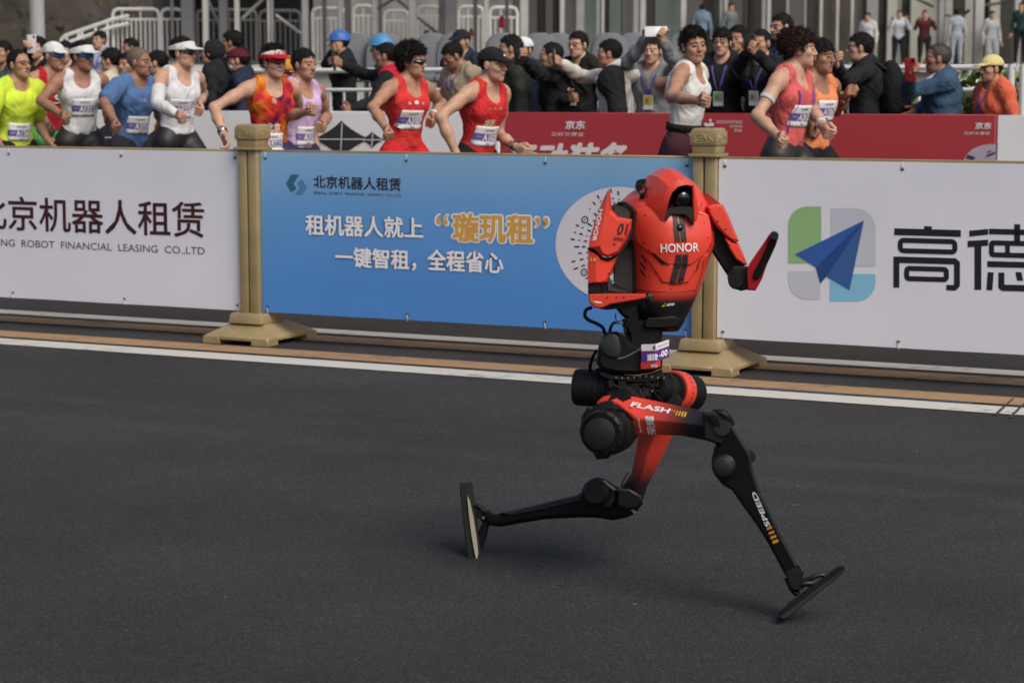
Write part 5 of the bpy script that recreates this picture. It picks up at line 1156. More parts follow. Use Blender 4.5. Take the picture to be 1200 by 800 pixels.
    if kind == 'singlet':
        for q in 'LR':
            side = lf if q == 'L' else -lf
            f.cone(np3(sh[q] + side * .075 * s - up * .06 * s), np3(sh[q] + side * .03 * s + up * .12 * s), .095 * s, .090 * s, k=.008, op='s')
        f.ell(nb3 + fw3 * .075 * s - up3 * .015 * s, (.066 * s, .075 * s, .080 * s), M, k=.006, op='s'); f.cone(nb3 + up3 * .005, nb3 + up3 * .15, .066 * s, .090 * s, k=.006, op='s')
    elif kind == 'jacket':
        f.cone(nb3 + up3 * .02 + fw3 * .03, nb3 + up3 * .2 + fw3 * .03, .062 * s, .085 * s, k=.006, op='s')
    else:
        f.cone(nb3 + up3 * .00 + fw3 * .02 * s, nb3 + up3 * .16 + fw3 * .0, .068 * s, .080 * s, k=.006, op='s')
    SV, SQ = f.mesh(); shirt = mk({'singlet': 'singlet', 'tee': 'tee_shirt', 'jacket': 'jacket', 'vest': 'vest'}[kind], SV, SQ, tm, o, True)
    if kind == 'vest' or (kind == 'tee' and extras and 'undersleeve' in extras):
        um = cloth(*extras['undersleeve'])
        for q in 'LR':
            tp = [np3(x) for x in A[q][:3]]; f = Field(np.min(tp, 0) - .12, np.max(tp, 0) + .12, h); arm(f, q, .016); vv, qq = f.mesh(); mk("sleeve", vv, qq, um, o, True)
    if legs:
        lk, lc = legs; lm = lc if not isinstance(lc, tuple) else cloth("legwear_%02x%02x%02x" % tuple(int(c * 255) for c in lc), lc)
        tp = [np3(x) for q in 'LR' for x in LG[q][:3]] + [P(0, 0, .16)]; f = Field(np.min(tp, 0) - .18, np.max(tp, 0) + .18, h * 1.1)
        f.ell(P(0, -.01, .03), (.148 * s, .110 * s * fat, .15 * s), M, k=.03)
        for q in 'LR': leg(f, q, .010 if lk != 'shorts' else .014, b=.62 if lk == 'shorts' else 2.0)
        g = f.grid(); f.f = np.maximum(f.f, dot(P(0, 0, .13), up3).astype(np.float32)); vv, qq = f.mesh(); mk({'shorts': 'shorts', 'tights': 'leggings', 'trousers': 'trousers'}[lk], vv, qq, lm, o, True)
    for q in 'LR':
        an, fd = LG[q][2], LG[q][3]; uq = (ZUP - fd * ZUP.dot(fd)).normalized(); pz = an - uq * .045
        f = Field(np3(an) - .26, np3(an) + .26, .016); f.cone(np3(pz - fd * .05), np3(pz + fd * .15), .042, .036, k=0); f.cone(np3(pz + uq * .03), np3(pz + fd * .07), .045, .04, k=.03)
        g = f.grid(); c_, n_ = np3(an - uq * .083), np3(uq); f.f = np.maximum(f.f, -((g[0] - c_[0]) * n_[0] + (g[1] - c_[1]) * n_[1] + (g[2] - c_[2]) * n_[2]).astype(np.float32)); vv, qq = f.mesh(); mk("shoe", vv, qq, SHOE if run else pm("dark_shoe", (.03, .028, .026), .5), o, True)
    # ---- head
    toW = lambda X: np.asarray(X) @ HM.T + np3(HC)
    if hairstyle:
        vv, qq = hair(hairstyle); mk("hair", toW(vv), qq, HAIRM[hairc], o, True)
    if wear:
        for wk, wm in ([wear] if isinstance(wear, tuple) else wear):
            vv, qq = gear(wk); mk({'cap': 'cap', 'cap_down': 'cap', 'visor': 'sun_visor', 'helmet': 'helmet', 'hood': 'hood', 'beanie': 'beanie'}[wk], toW(vv), qq, wm, o, True)
    if glasses:
        V1, F1, V2, F2 = SUNG if glasses != 'clear' else CLEARG
        gm = {'dark': DARKSHADE, 'blue': BLUESHADE, 'red': REDSHADE, 'clear': FRAME_M}[glasses]
        gl = mk("sunglasses" if glasses != 'clear' else "spectacles", toW(V1 if V1 else V2), F1 if V1 else F2, gm, o, True)
        if V1: mk("frame", toW(V2), F2, FRAME_M, gl, True)
    # ---- things worn on the chest
    bv = BVHTree.FromPolygons([Vector(x) for x in SV], [list(map(int, q)) for q in SQ]) if len(SV) else None
    def chest(a, c, off=.004):
        st = Vector(P(a, .45, c)); hh = bv.ray_cast(st, -fw)
        return (hh[0] + fw * off) if hh[0] is not None else st - fw * (.33 * s)
    if bib:
        a0, c0, num = bib; W_, H_ = .092, .082; n = 8; grid = [[chest(a0 + (i / n - .5) * 2 * W_, c0 + (j / n - .5) * 2 * H_ * .9, .006 + .004 * (i in (0, n))) for i in range(n + 1)] for j in range(n + 1)]
        m = MB(); k = n + 1
        m.V = [p for r_ in grid for p in r_]
        for j in range(n):
            for i in range(n): m.F.append([j * k + i, (j) * k + i + 1, (j + 1) * k + i + 1, (j + 1) * k + i]); m.M.append(1 if 2 <= j <= 4 else 0)
        bo = mk("race_bib", m.V, m.F, [BIBW, BIBP], o, True, m.M); so = bo.modifiers.new("thickness", 'SOLIDIFY'); so.thickness = .0015
        tv, tf = text_mesh(num); mm = MB()
        def onb(x, y, off):
            i = min(max(x, 0), .999) * n; j = min(max(y, 0), .999) * n; a, b = int(i), int(j); u_, v_ = i - a, j - b
            return (grid[b][a] * (1 - u_) + grid[b][a + 1] * u_) * (1 - v_) + (grid[b + 1][a] * (1 - u_) + grid[b + 1][a + 1] * u_) * v_ + fw * off
        def word(s_, x0, x1, y0, y1, mat, nm, bold=.012):
            tv, tf = text_mesh(s_); mm = MB()
            for VV, kk in bolden(tv, tf, bold, bold * 2.2, 5): mm.add([onb(x0 + (x1 - x0) * x, y0 + (y1 - y0) * y, .004 + kk * .0002) for x, y in VV], tf)
            mk(nm, mm.V, mm.F, mat, bo)
        word(num, .30, .96, .28, .60, DWHITE, "bib_number"); word("北京半程马拉松", .3, .75, .78, .86, BIBT, "bib_lettering", 0); word("BEIJING", .08, .24, .4, .5, print_mat((.45, .42, .6)), "bib_lettering", .004); word("2026", .45, .6, .08, .16, BIBT, "bib_lettering", 0)
    if lanyard:
        lc, ccol, drop = lanyard; lm = {'p': LANY, 'b': LANYB}[lc]; m = MB()
        for g_ in (-1, 1):
            pth = [chest(g_ * (.062 - .05 * q), .50 - (.5 - .30 + drop) * q, .006) for q in (0, .2, .4, .6, .8, 1)]
            for i in range(5):
                k = len(m.V); w_ = lf * .008 * s; m.add([pth[i] - w_, pth[i] + w_, pth[i + 1] + w_, pth[i + 1] - w_, pth[i] - w_ - fw * .003, pth[i] + w_ - fw * .003, pth[i + 1] + w_ - fw * .003, pth[i + 1] - w_ - fw * .003], [(0, 1, 2, 3), (7, 6, 5, 4), (0, 4, 5, 1), (1, 5, 6, 2), (2, 6, 7, 3), (3, 7, 4, 0)])
        ly = mk("lanyard", m.V, m.F, lm, o)
        if ccol:
            c_ = chest(0, .30 - drop - .075, .012); m = MB(); m.add(*box(c_, (lf, fw, up), (.040 * s, .0025, .056 * s))); cd = m.make("badge", print_mat((.7, .7, .7)), ly); m = MB(); m.add(*box(c_ + fw * .003 + up * .014 * s, (lf, fw, up), (.036 * s, .0008, .036 * s))); m.make("badge_print", print_mat(ccol), cd); m = MB(); m.add(*box(c_ + fw * .0042 + up * .012 * s - lf * .008 * s, (lf, fw, up), (.014 * s, .0006, .018 * s))); m.make("badge_picture", print_mat((.22, .16, .14)), cd)
    if extras:
        for ex in extras.get('list', ()): ex(locals())
    return dict(o=o, A=A, HND=HND, chest=chest, P=P, fw=fw, up=up, lf=lf, shirt=shirt, bv=bv, toW=toW, HC=HC, hf=hf, hup=hup, hl=hl, s=s)
def band(p, q, t, r, width, mat, name):
    """a band round the forearm or upper arm of a finished person: q = arm, t = 0..2 along the arm"""
    a, e, w = p['A'][q][:3]; c, d = (a + (e - a) * t, (e - a).normalized()) if t <= 1 else (e + (w - e) * (t - 1), (w - e).normalized())
    m = MB(); m.add(*lathe(c - d * width / 2, d, [(0, r - .004), (.001, r), (width - .001, r), (width, r - .004)], 18)); return m.make(name, mat, p['o'], 40)
def watch(p, q, mat=None):
    b = band(p, q, 1.88, .033, .018, pm("watch_strap", (.02, .02, .022), .5), "watch"); a, e, w = p['A'][q][:3]; d = (w - e).normalized(); c = e + (w - e) * .88; n_ = (EYEV - c); n_ = (n_ - d * n_.dot(d)).normalized()
    m = MB(); m.add(*lathe(c + n_ * .028, n_, [(0, .019), (.008, .019), (.010, .016)], 18)); m.make("watch_case", STEEL, b, 40)
def arm_sleeve(p, q, mat):
    a, e, w = (np3(x) for x in p['A'][q][:3]); s = p['s']; f = Field(np.minimum(np.minimum(a, e), w) - .1, np.maximum(np.maximum(a, e), w) + .1, .0135)
    f.cone(a + (e - a) * .5, e, .055 * s, .045 * s, k=.01); f.cone(e, e + (w - e) * .4, .046 * s, .046 * s, k=.01); f.cone(e + (w - e) * .4, w, .046 * s, .033 * s, k=.01); vv, qq = f.mesh(); mk("arm_sleeve", vv, qq, mat, p['o'], True)
def phone(p, qs, label, group, col=None, wide=False):
    """a phone held in the hand(s) of p, a thing of its own"""
    ps = [p['A'][q][2] + (p['A'][q][2] - p['A'][q][1]).normalized() * .10 for q in qs]; c = sum(ps, Vector()) / len(ps); n_ = (p['HC'] - c).normalized(); x = n_.cross(ZUP).normalized(); u_ = x.cross(n_)
    c = c + n_ * 0 - n_ * .0; hs = (.078, .038) if wide else (.038, .078)
    t = thing("phone", label, "phone", c, group); m = MB(); m.add(*box(c, (x, u_, n_), (hs[0], hs[1], .0045))); o = m.make("phone_body", col or PHONE, t); bev(o, .004, 2)
    m = MB(); m.add(*box(c + n_ * .005, (x, u_, n_), (hs[0] - .004, hs[1] - .004, .0007))); m.make("screen", SCREEN, t)
    m = MB(); cc = c - n_ * .0045 + x * (hs[0] - .018) + u_ * (hs[1] - .018); m.add(*lathe(cc, -n_, [(0, .011), (.003, .011), (.0035, .008)], 14)); m.make("camera_lens", GLOSS, t, 40)
    return t
def shirt_text(p, s_, a0, a1, c0, c1, mat, name="shirt_lettering", bold=.01):
    tv, tf = text_mesh(s_); mm = MB()
    for VV, kk in bolden(tv, tf, bold, bold * 2, 5) if bold else [(tv, 0)]: mm.add([p['chest'](a0 + (a1 - a0) * x, c0 + (c1 - c0) * y, .005 + kk * .0002) for x, y in VV], tf)
    return mk(name, mm.V, mm.F, mat, p['shirt'])
# ================================================================== PLAZA, PAVILION, RAILINGS BEHIND
def pxbox(m, x0, x1, Y, z0, z1, dy, mi=0):
    a, b = (x0 - 600) / F * Y, (x1 - 600) / F * Y
    m.add(*box(((a + b) / 2, Y + dy / 2, (z0 + z1) / 2), WX, ((b - a) / 2, dy / 2, (z1 - z0) / 2)), mi)
def zpx(y, Y): return on_z_at(y, Y)
def on_z_at(y, Y): return atY(600, y, Y).z
PLZ = 2.1
STONE = pm("plaza_stone", (.34, .33, .31), .85, var=.15, scale=2, bump=.15); STEELG = pm("steel_grey_paint", (.25, .25, .25), .5, var=.12, scale=2); STEELL = pm("steel_light_paint", (.38, .375, .36), .5, var=.12, scale=2); STEELD = pm("steel_dark_paint", (.055, .055, .058), .5, var=.2, scale=2); STEELM = pm("steel_mid_paint", (.11, .11, .115), .5, var=.15, scale=2)
m = MB(); m.add(*box((0, 72, PLZ / 2), WX, (70, 20, PLZ / 2))); m.make("plaza", STONE, kind='structure')
m = MB(); m.add(*box((0, 51.9, PLZ - .08), WX, (70, .12, .085))); m.make("plaza_edge", pm("plaza_edge_stone", (.5, .5, .48), .7, var=.1), kind='structure')
# the pavilion: dark hall behind a row of glass panes and columns
pav = thing("pavilion", "grey glass pavilion with a row of steel columns across the background", "building", (0, 60, PLZ))
m = MB(); m.add(*box((30.8, 68, PLZ + 3.2), WX, (41, .2, 3.2))); m.make("back_wall", pm("hall_wall_grey", (.10, .10, .095), .8, var=.3, scale=.4), pav)
m = MB(); m.add(*box((30.8, 64, 8.3), WX, (41, 6.2, .25))); m.make("roof", pm("roof_grey", (.15, .15, .15), .7), pav)
m = MB(); m.add(*box((-10.3, 63.2, PLZ + 3), WX, (.15, 4.6, 3))); m.make("side_wall", STEELD, pav)
GL = {k: pm("pane_" + k, c, .08, var=.35, scale=.6, spec=.5) for k, c in dict(dark=(.036, .037, .036), green=(.11, .14, .128), grey=(.10, .102, .10), brown=(.07, .062, .052), pale=(.28, .285, .28), cream=(.42, .41, .36), black=(.018, .018, .019)).items()}
panes = [(600, 609, 'grey'), (619, 630, 'grey'), (630, 638, 'black'), (638, 648, 'grey'), (648, 656, 'black'), (662, 674, 'grey'), (684, 697, 'green'), (707, 712, 'black'), (712, 727, 'green'), (727, 740, 'grey'), (755, 765, 'dark'), (765, 795, 'green'), (802, 822, 'grey'), (822, 840, 'dark'), (850, 868, 'grey'), (868, 874, 'brown'), (874, 889, 'dark'), (900, 917, 'dark'), (921, 938, 'grey'),
         (941, 956, 'dark'), (960, 975, 'brown'), (979, 992, 'brown'), (996, 1011, 'grey'), (1024, 1035, 'dark'), (1046, 1052, 'pale'), (1052, 1062, 'dark'), (1072, 1094, 'cream'), (1110, 1124, 'dark'), (1124, 1136, 'cream'), (1147, 1154, 'dark'), (1165, 1182, 'dark'), (1190, 1200, 'brown'), (1200, 1260, 'grey'), (1260, 1330, 'dark')]
for x0, x1, k in panes:
    m = MB(); pxbox(m, x0 - .6, x1 + .6, 58.5, PLZ + .02, 7.9, .03); m.make("pane", GL[k], pav)
for x0, x1, c in ((1035, 1046, 'cream'), (1062, 1072, 'cream'), (1102, 1110, 'cream'), (1154, 1165, 'cream'), (1011, 1024, 'pale')):
    m = MB(); pxbox(m, x0, x1, 58.2, PLZ, 7.9, .25); m.make("pier", pm("pier_" + c, (.44, .43, .38) if c == 'cream' else (.26, .26, .26), .7, var=.1, scale=1), pav)
cols = [(204, 208, 'M'), (216, 231, 'M'), (241, 248, 'L'), (260, 270, 'M'), (278, 284, 'L'), (316, 319.5, 'L'), (320, 323.5, 'G'), (356, 364, 'G'), (380, 385, 'D'), (398, 404, 'G'), (406, 413, 'D'), (437, 444, 'G'), (446, 449, 'D'), (480, 489, 'G'), (515, 521, 'D'), (521.5, 536, 'M'), (555, 560, 'D'), (567, 573, 'L'), (592, 596, 'D'), (609, 619, 'L'), (655, 661, 'L'), (674, 684, 'G'), (697, 702, 'G'), (703, 707, 'L'), (740, 747, 'G'), (748, 755, 'L'),
        (795, 802, 'L'), (840, 844, 'G'), (845, 850, 'L'), (889, 894, 'G'), (895, 900, 'L'), (917, 921, 'G'), (938, 941, 'G'), (956, 960, 'L'), (975, 979, 'L'), (992, 996, 'L'), (1094, 1101, 'G'), (1136, 1147, 'L'), (1182, 1190, 'L'), (1228, 1236, 'L'), (1280, 1288, 'G')]
for x0, x1, k in cols:
    m = MB(); Y = 56.5 if x0 > 600 else 50.8 + 1.6
    pxbox(m, x0, x1, Y, PLZ, 8.04, (x1 - x0) / F * Y); o = m.make("column", dict(M=STEELM, L=STEELL, G=STEELG, D=STEELD)[k], pav); bev(o, .02, 1)
for (a, b, Y) in (((243, 0), (262, 40), 53), ((284, 22), (316, -8), 53), ((323, 18), (356, 42), 53), ((440, 12), (463, -2), 53), ((463, -2), (489, 18), 53), ((489, 20), (516, 42), 53), ((1100, 16), (1118, 20), 57), ((1072, -2), (1094, 8), 57), ((1124, 22), (1136, 12), 57), ((1147, 8), (1182, 2), 57)):
    m = MB(); m.add(*tube([atY(*a, Y), atY(*b, Y)], .045, 6)); m.make("brace", STEELD if a[0] > 430 else STEELG, pav)
m = MB(); pxbox(m, 370, 600, 58, PLZ, PLZ + 2.6, .1); m.make("screen_wall", pm("screen_grey", (.20, .20, .19), .8, var=.3, scale=1), pav)
for x0, x1, c in ((585, 610, (.12, .15, .03)), (520, 550, (.05, .06, .03)), (455, 478, (.26, .27, .26))):
    m = MB(); pxbox(m, x0, x1, 58.9, PLZ, 7.8, .03); m.make("pane", pm("pane_%02x" % x0, c, .3, var=.3, scale=1), pav)
# white railings on the plaza
RAILW = pm("rail_white_paint", (.60, .59, .56), .5, var=.08, scale=3); RAILW_SHADED = pm("rail_white_shaded", (.12, .12, .12), .5, var=.1)  # the grey one is the white paint with shade put into its colour
def railing(x0, x1, ytop, Y, mat, label, step=5.4, yb=66):
    zt, zb = on_z_at(ytop, Y), PLZ; a, b = atY(x0, ytop, Y).x, atY(x1, ytop, Y).x
    t = thing("railing", label, "railing", ((a + b) / 2, Y, zb), "white railings along the plaza")
    r = .045; m = MB(); m.add(*tube([(a, Y, zb), (a, Y, zt - .14), (a + .04, Y, zt - .04), (a + .14, Y, zt), (b - .14, Y, zt), (b - .04, Y, zt - .04), (b, Y, zt - .14), (b, Y, zb)], r, 8)); m.make("frame", mat, t, 60)
    z2 = zt - .26; m = MB(); m.add(*tube([(a, Y, z2), (b, Y, z2)], .03, 6)); m.make("lower_rail", mat, t, 60)
    n = max(int((x1 - x0) / step), 2)
    for i in range(1, n):
        x = a + (b - a) * i / n; m = MB(); m.add(*tube([(x, Y, zb + .1), (x, Y, zt - .02 if i % 4 == 2 else z2)], .021, 5)); m.make("baluster", mat, t, 60)
    m = MB(); m.add(*tube([(a, Y, zb + .1), (b, Y, zb + .1)], .03, 6)); m.make("lower_rail", mat, t, 60)
    return t
railing(132, 186, 11, 53.6, RAILW, "white railing at the top of the stairs behind the runner in white visor"); railing(189, 214, 11, 53.6, RAILW, "short white railing between the stair top and the dark grey column")
railing(231, 300, 12, 54, RAILW_SHADED, "white railing with shade coloured in, behind the man in black hood", 6); railing(304, 352, 13, 54, RAILW_SHADED, "white railing with shade coloured in, behind the runner in red visor", 6)
railing(366, 404, 10, 54, RAILW, "pale railing behind the man in blue helmet"); railing(414, 437, 7, 54, RAILW, "narrow white railing right of the blue helmets' column"); railing(450, 478, 13, 54, RAILW, "pale railing behind the bushy haired runner"); railing(489, 516, 8, 54, RAILW, "white railing left of the broad grey column"); railing(537, 566, 8, 54, RAILW, "white railing right of the broad grey column"); railing(574, 606, 9, 54, RAILW, "white railing beside the pale column above the runner in black cap")
t = thing("stair_railing", "white handrail sloping down the stairs at the left", "railing", atY(100, 70, 53.4).xy.to_3d() + Vector((0, 0, 1)), "white railings along the plaza")
for dy in (0, 9):
    m = MB(); m.add(*tube([atY(151, 19 + dy, 53.4), atY(132, 23 + dy, 53.4), atY(77, 42 + dy, 53.4), atY(72, 46 + dy, 53.4), atY(72, 62, 53.4)], .05, 8)); m.make("handrail", RAILW, t, 60)
for x in (78, 92, 96, 112, 126):
    m = MB(); m.add(*tube([atY(x, 42 - (x - 77) * .345, 53.4), atY(x, 80 - (x - 77) * .3, 53.4)], .035, 6)); m.make("baluster", RAILW, t, 60)
for (x, y, w_, h_, lab) in ((500, 38, 4.5, 4, "red cloth bundle hung on the white railing left of the wide column"), (552, 38, 3.6, 8, "red and white pennant hung on the railing behind the dark capped man"), (445, 40, 2.6, 6, "small red pennant hung behind the blue helmets"), (588, 26, 5, 14, "dark red hanging banner behind the runner in black cap")):
    c = atY(x, y, 53.3); tt = thing("pennant", lab, "pennant", c, "red cloths hung on the railings"); m = MB(); W2, H2 = w_ / 45, h_ / 45
    V = []; n = 6
    for s_ in (0, 1):
        for j in range(n + 1):
            for i in range(n + 1): V.append(c + Vector((W2 * (i / n - .5) * (1.6 - .6 * j / n), .05 * math.sin(i * 2 + j) - s_ * .03, H2 * (j / n - .5))))
    k = (n + 1) ** 2; Fq = []
    for j in range(n):
        for i in range(n): q = j * (n + 1) + i; Fq += [(q, q + 1, q + n + 2, q + n + 1), (q + k + n + 1, q + k + n + 2, q + k + 1, q + k)]
    m.add(V, Fq); m.make("cloth", cloth("pennant_red", (.34, .03, .035)), tt)
# lamp post and hillside at the left
lp = thing("lamp_post", "thick pale grey round post behind the runner in white cap", "post", atY(46, 107, 30).xy.to_3d())
m = MB(); m.add(*lathe(atY(46, 107, 30).xy.to_3d(), ZUP, [(0, .22), (.12, .22), (.14, .11), (5.5, .098), (8, .085)], 24)); m.make("shaft", pm("post_grey", (.33, .34, .345), .5, var=.08, scale=2), lp, 50)
m = MB(); m.add(*lathe(atY(46, 107, 30).xy.to_3d() + Vector((0, 0, .13)), ZUP, [(0, .14), (.3, .135), (.31, .118)], 24)); m.make("foot_cover", STEELG, lp, 50)
hv, hf_ = [], []; nx, ny = 60, 24
for j in range(ny + 1):
    for i in range(nx + 1):
        x = -60 + 48 * i / nx; y = 62 + 40 * j / ny; hv.append((x, y, PLZ - .2 + 8.5 * (j / ny) ** .6 * min(1, (nx - i) / 8) + .5 * math.sin(x * .9 + y * .3) * min(1, j) + .35 * math.sin(x * 2.3 - y * 1.1) * min(1, j)))
hf_ = [(j * (nx + 1) + i, j * (nx + 1) + i + 1, (j + 1) * (nx + 1) + i + 1, (j + 1) * (nx + 1) + i) for j in range(ny) for i in range(nx)]
HILL = pm("hill_earth", (.046, .036, .024), .95, var=.6, scale=.5, bump=.6, bscale=1.4)
mk("hillside", hv, hf_, HILL, smooth=True, kind='structure')
rr = random.Random(11)
def leaf_cloud(name, pts, size, mats, label=None, parent=None, kind='stuff', flat=.5):
    V, Fq, M_ = [], [], []
    for p in pts:
        n_ = Vector((rr.gauss(0, 1), rr.gauss(0, 1), rr.gauss(0, flat))).normalized(); x, y = basis(n_); s_ = size * rr.uniform(.6, 1.3); k = len(V); a = rr.uniform(0, 6.28); x, y = x * math.cos(a) + y * math.sin(a), y * math.cos(a) - x * math.sin(a)
        V += [p - x * s_, p + y * s_ * .45, p + x * s_, p - y * s_ * .45]; Fq.append((k, k + 1, k + 2, k + 3)); M_.append(rr.randrange(len(mats)))
    return mk(name, V, Fq, mats, parent, midx=M_, kind=kind, label=label)
LEAF = [pm("leaf_dark", (.030, .040, .014), .7), pm("leaf_olive", (.055, .058, .02), .7), pm("leaf_brown", (.085, .06, .03), .8), pm("leaf_green", (.05, .075, .02), .7)]
pts = []
for c in range(420):
    i = rr.random(); j = rr.random() ** .8; x = -60 + 46 * i; y = 62 + 36 * j; z = PLZ - .2 + 8.5 * ((y - 62) / 40) ** .6 * min(1, (1 - i * 46 / 48) * 60 / 8)
    for q in range(26): pts.append(Vector((x + rr.gauss(0, .5), y + rr.gauss(0, .5), z + abs(rr.gauss(0, .4)))))
leaf_cloud("scrub", pts, .16, [LEAF[0], LEAF[1], LEAF[2], LEAF[2]])['label'] = "brown and olive scrub growing over the hillside"
# clipped hedge behind the white fence
pts = []
for c in range(9000):
    u = rr.uniform(uof(700) - .2, uof(1215) + 1.5); v = rr.uniform(15.55, 16.25); z = rr.uniform(.2, 1.56 + .06 * math.sin(u * 3.1) + .04 * math.sin(u * 7.7))
    e_ = rr.random()
    if e_ < .6: v = 15.55 + rr.gauss(0, .05) + .06 * math.sin(u * 5)
    pts.append(UV(u, v, z))
hg = thing("hedge", "yellow green clipped hedge behind the white fence", "hedge", UV(uof(960), 15.9, .15))
leaf_cloud("leaves", pts, .055, [pm("hedge_leaf_bright", (.17, .21, .03), .6), pm("hedge_leaf_mid", (.09, .13, .022), .6), pm("hedge_leaf_dark", (.04, .06, .014), .6)], parent=hg)
m = MB(); m.add(*bbox_uv(uof(700) - .15, uof(1215) + 1.4, 15.66, 16.2, .2, 1.42)); m.make("inner_foliage", pm("hedge_inside", (.035, .055, .012), .9, var=.6, scale=14, bump=1.0, bscale=20, bdist=.05), hg)
m = MB()
for k in range(60):
    u = rr.uniform(uof(700), uof(1215)); v = rr.uniform(15.7, 16.1); m.add(*tube([UV(u, v, .13), UV(u + rr.gauss(0, .1), v + rr.gauss(0, .08), 1.2)], [.012, .004], 5))
m.make("stems", pm("hedge_stem", (.06, .045, .03), .8), hg, kind='stuff')
# white steel fence between the spectators and the hedge
WFENCE = pm("fence_white_paint", (.66, .66, .65), .45, var=.06, scale=3)
def fence(x0, x1, label, v=14.75, zt=1.62):
    u0, u1 = on_v(x0, 90, v).dot(U), on_v(x1, 90, v).dot(U); t = thing("white_fence", label, "fence", UV((u0 + u1) / 2, v, .15), "white steel fence panels")
    for z, r in ((zt, .021), (zt - .16, .016), (.32, .018)):
        m = MB(); m.add(*tube([UV(u0, v, z), UV(u1, v, z)], r, 8)); m.make("rail", WFENCE, t, 60)
    for u in (u0 + .03, u1 - .03):
        m = MB(); m.add(*tube([UV(u, v, .15), UV(u, v, zt + .02)], .028, 8)); m.make("fence_post", WFENCE, t, 60)
    n = int((u1 - u0) / .125)
    for i in range(1, n):
        u = u0 + (u1 - u0) * i / n; m = MB(); m.add(*tube([UV(u, v, .33), UV(u, v, zt - .17)], .0125, 6)); m.make("bar", WFENCE, t, 60)
    return t
fence(222, 352, "white fence panel behind the man in black hood"); fence(354, 470, "white fence panel in front of the man in blue helmet"); fence(473, 600, "white fence panel behind the man in beige shirt"); fence(603, 740, "white fence panel behind the man in white and black jacket")
fence(743, 880, "white fence panel behind the spectator in grey hooded jacket"); fence(883, 1030, "white fence panel behind the man with the backpack"); fence(1034, 1190, "white fence panel behind the man in blue denim jacket"); fence(1194, 1340, "white fence panel at the right edge")
# white wrapped bundle behind the fence
c0 = atY(1140, 97, 19.5); f = Field(np3(c0) - (.5, .45, 1.4), np3(c0) + (.5, .45, .4), .025)
for k in range(9): f.ell(np3(c0) + (rr.uniform(-.14, .14), rr.uniform(-.12, .12), rr.uniform(-1.1, .02)), (rr.uniform(.09, .17), rr.uniform(.1, .2), rr.uniform(.12, .3)), k=.05)
g = f.grid(); f.f += (.008 * np.sin(g[0] * 40 + g[2] * 25) + .006 * np.sin(g[2] * 60 - g[0] * 33)).astype(np.float32)
vv, qq = f.mesh(); vv[:, 2] -= 0
tag(mk("wrapped_bundle", vv, qq, cloth("white_sheeting", (.62, .62, .58)), smooth=True, org=(c0.x, c0.y, .15)), "white sheeting wrapped bundle behind the fence beside the yellow cap", "bundle")
# stage with grey padded chairs
sx0, sx1 = atY(385, 100, 23.4).x, atY(845, 100, 23.4).x
st = thing("stage", "low dark staging platform carrying the grey padded chairs", "stage", ((sx0 + sx1) / 2, 24.6, .15)); m = MB(); m.add(*box(((sx0 + sx1) / 2, 24.6, 1.08), WX, ((sx1 - sx0) / 2, 1.3, .07))); m.make("deck", STEELD, st)
m = MB(); m.add(*box(((sx0 + sx1) / 2, 23.34, .58), WX, ((sx1 - sx0) / 2, .03, .43))); m.make("skirt", pm("stage_skirt", (.03, .03, .035), .9), st)
CHF = pm("chair_grey_fabric", (.145, .15, .165), .85, var=.1, scale=8, bump=.2, bscale=30)
def rbox(name, c, hs, r, mat, parent): m = MB(); m.add(*box(c, WX, hs)); o = m.make(name, mat, parent); return bev(o, r, 3)
def chair(loc, label):
    t = thing("padded_chair", label, "chair", loc, "grey padded chairs on the staging"); L = Vector(loc)
    m = MB(); V = []
    prof = [(-.225, 0), (-.23, .3), (-.21, .42), (-.15, .5), (-.07, .535), (.07, .535), (.15, .5), (.21, .42), (.23, .3), (.225, 0)]
    for y in (.24, .27, .33, .36):
        for x, z in prof: k = .94 if y in (.24, .36) else 1; V.append(L + Vector((x * k, y, .46 + z * (k if z > .1 else 1))))
    n = len(prof); Fq = [(a * n + i, a * n + (i + 1) % n, (a + 1) * n + (i + 1) % n, (a + 1) * n + i) for a in range(3) for i in range(n)] + [tuple(range(n)), tuple(range(3 * n, 4 * n))]
    m.add(V, Fq); m.make("backrest", CHF, t, 50)
    rbox("seat", L + Vector((0, .02, .45)), (.24, .24, .045), .03, CHF, t)
    for sx in (-1, 1):
        for sy in (-1, 1):
            m = MB(); m.add(*tube([L + Vector((.21 * sx, .02 + .21 * sy, 0)), L + Vector((.2 * sx, .02 + .2 * sy, .42))], .016, 6)); m.make("leg", STEELD, t)
        m = MB(); m.add(*tube([L + Vector((.2 * sx, .23, .42)), L + Vector((.2 * sx, .3, .75))], .015, 6)); m.make("back_support", STEELD, t)
    return t
xs = [418, 449, 506, 533, 590, 633, 655, 716, 745, 805]
lab = ["grey padded chair right of the man in blue helmet", "grey padded chair behind the red vest man", "grey padded chair just right of the bushy haired runner", "grey padded chair behind the man in dark cap", "grey padded chair behind the runner in black cap", "grey padded chair behind the man in black holding a phone", "grey padded chair left of the black sweater man", "grey padded chair behind the white and black jacket", "grey padded chair left of the spectator in grey", "grey padded chair behind the white vest runner"]
for x, l in zip(xs, lab): q = atY(x, 100, 24.5); chair((q.x, 24.5 + (x % 7) * .03, 1.15), l)
G_RUN = "marathon runners passing behind the barrier"
G_SPEC = "spectators behind the far advertising boards"
G_FAR = "onlookers standing on the plaza"
PV_ = .15
BLACKC = cloth("black_cloth", (.016, .016, .018)); NAVYC = cloth("navy_cloth", (.02, .026, .05)); CHARC = cloth("charcoal_cloth", (.04, .042, .046)); WHITEC = cloth("white_cloth", (.62, .62, .62)); TIGHT = pm("black_tights", (.012, .012, .013), .55, var=.1, bump=.15, bscale=18)
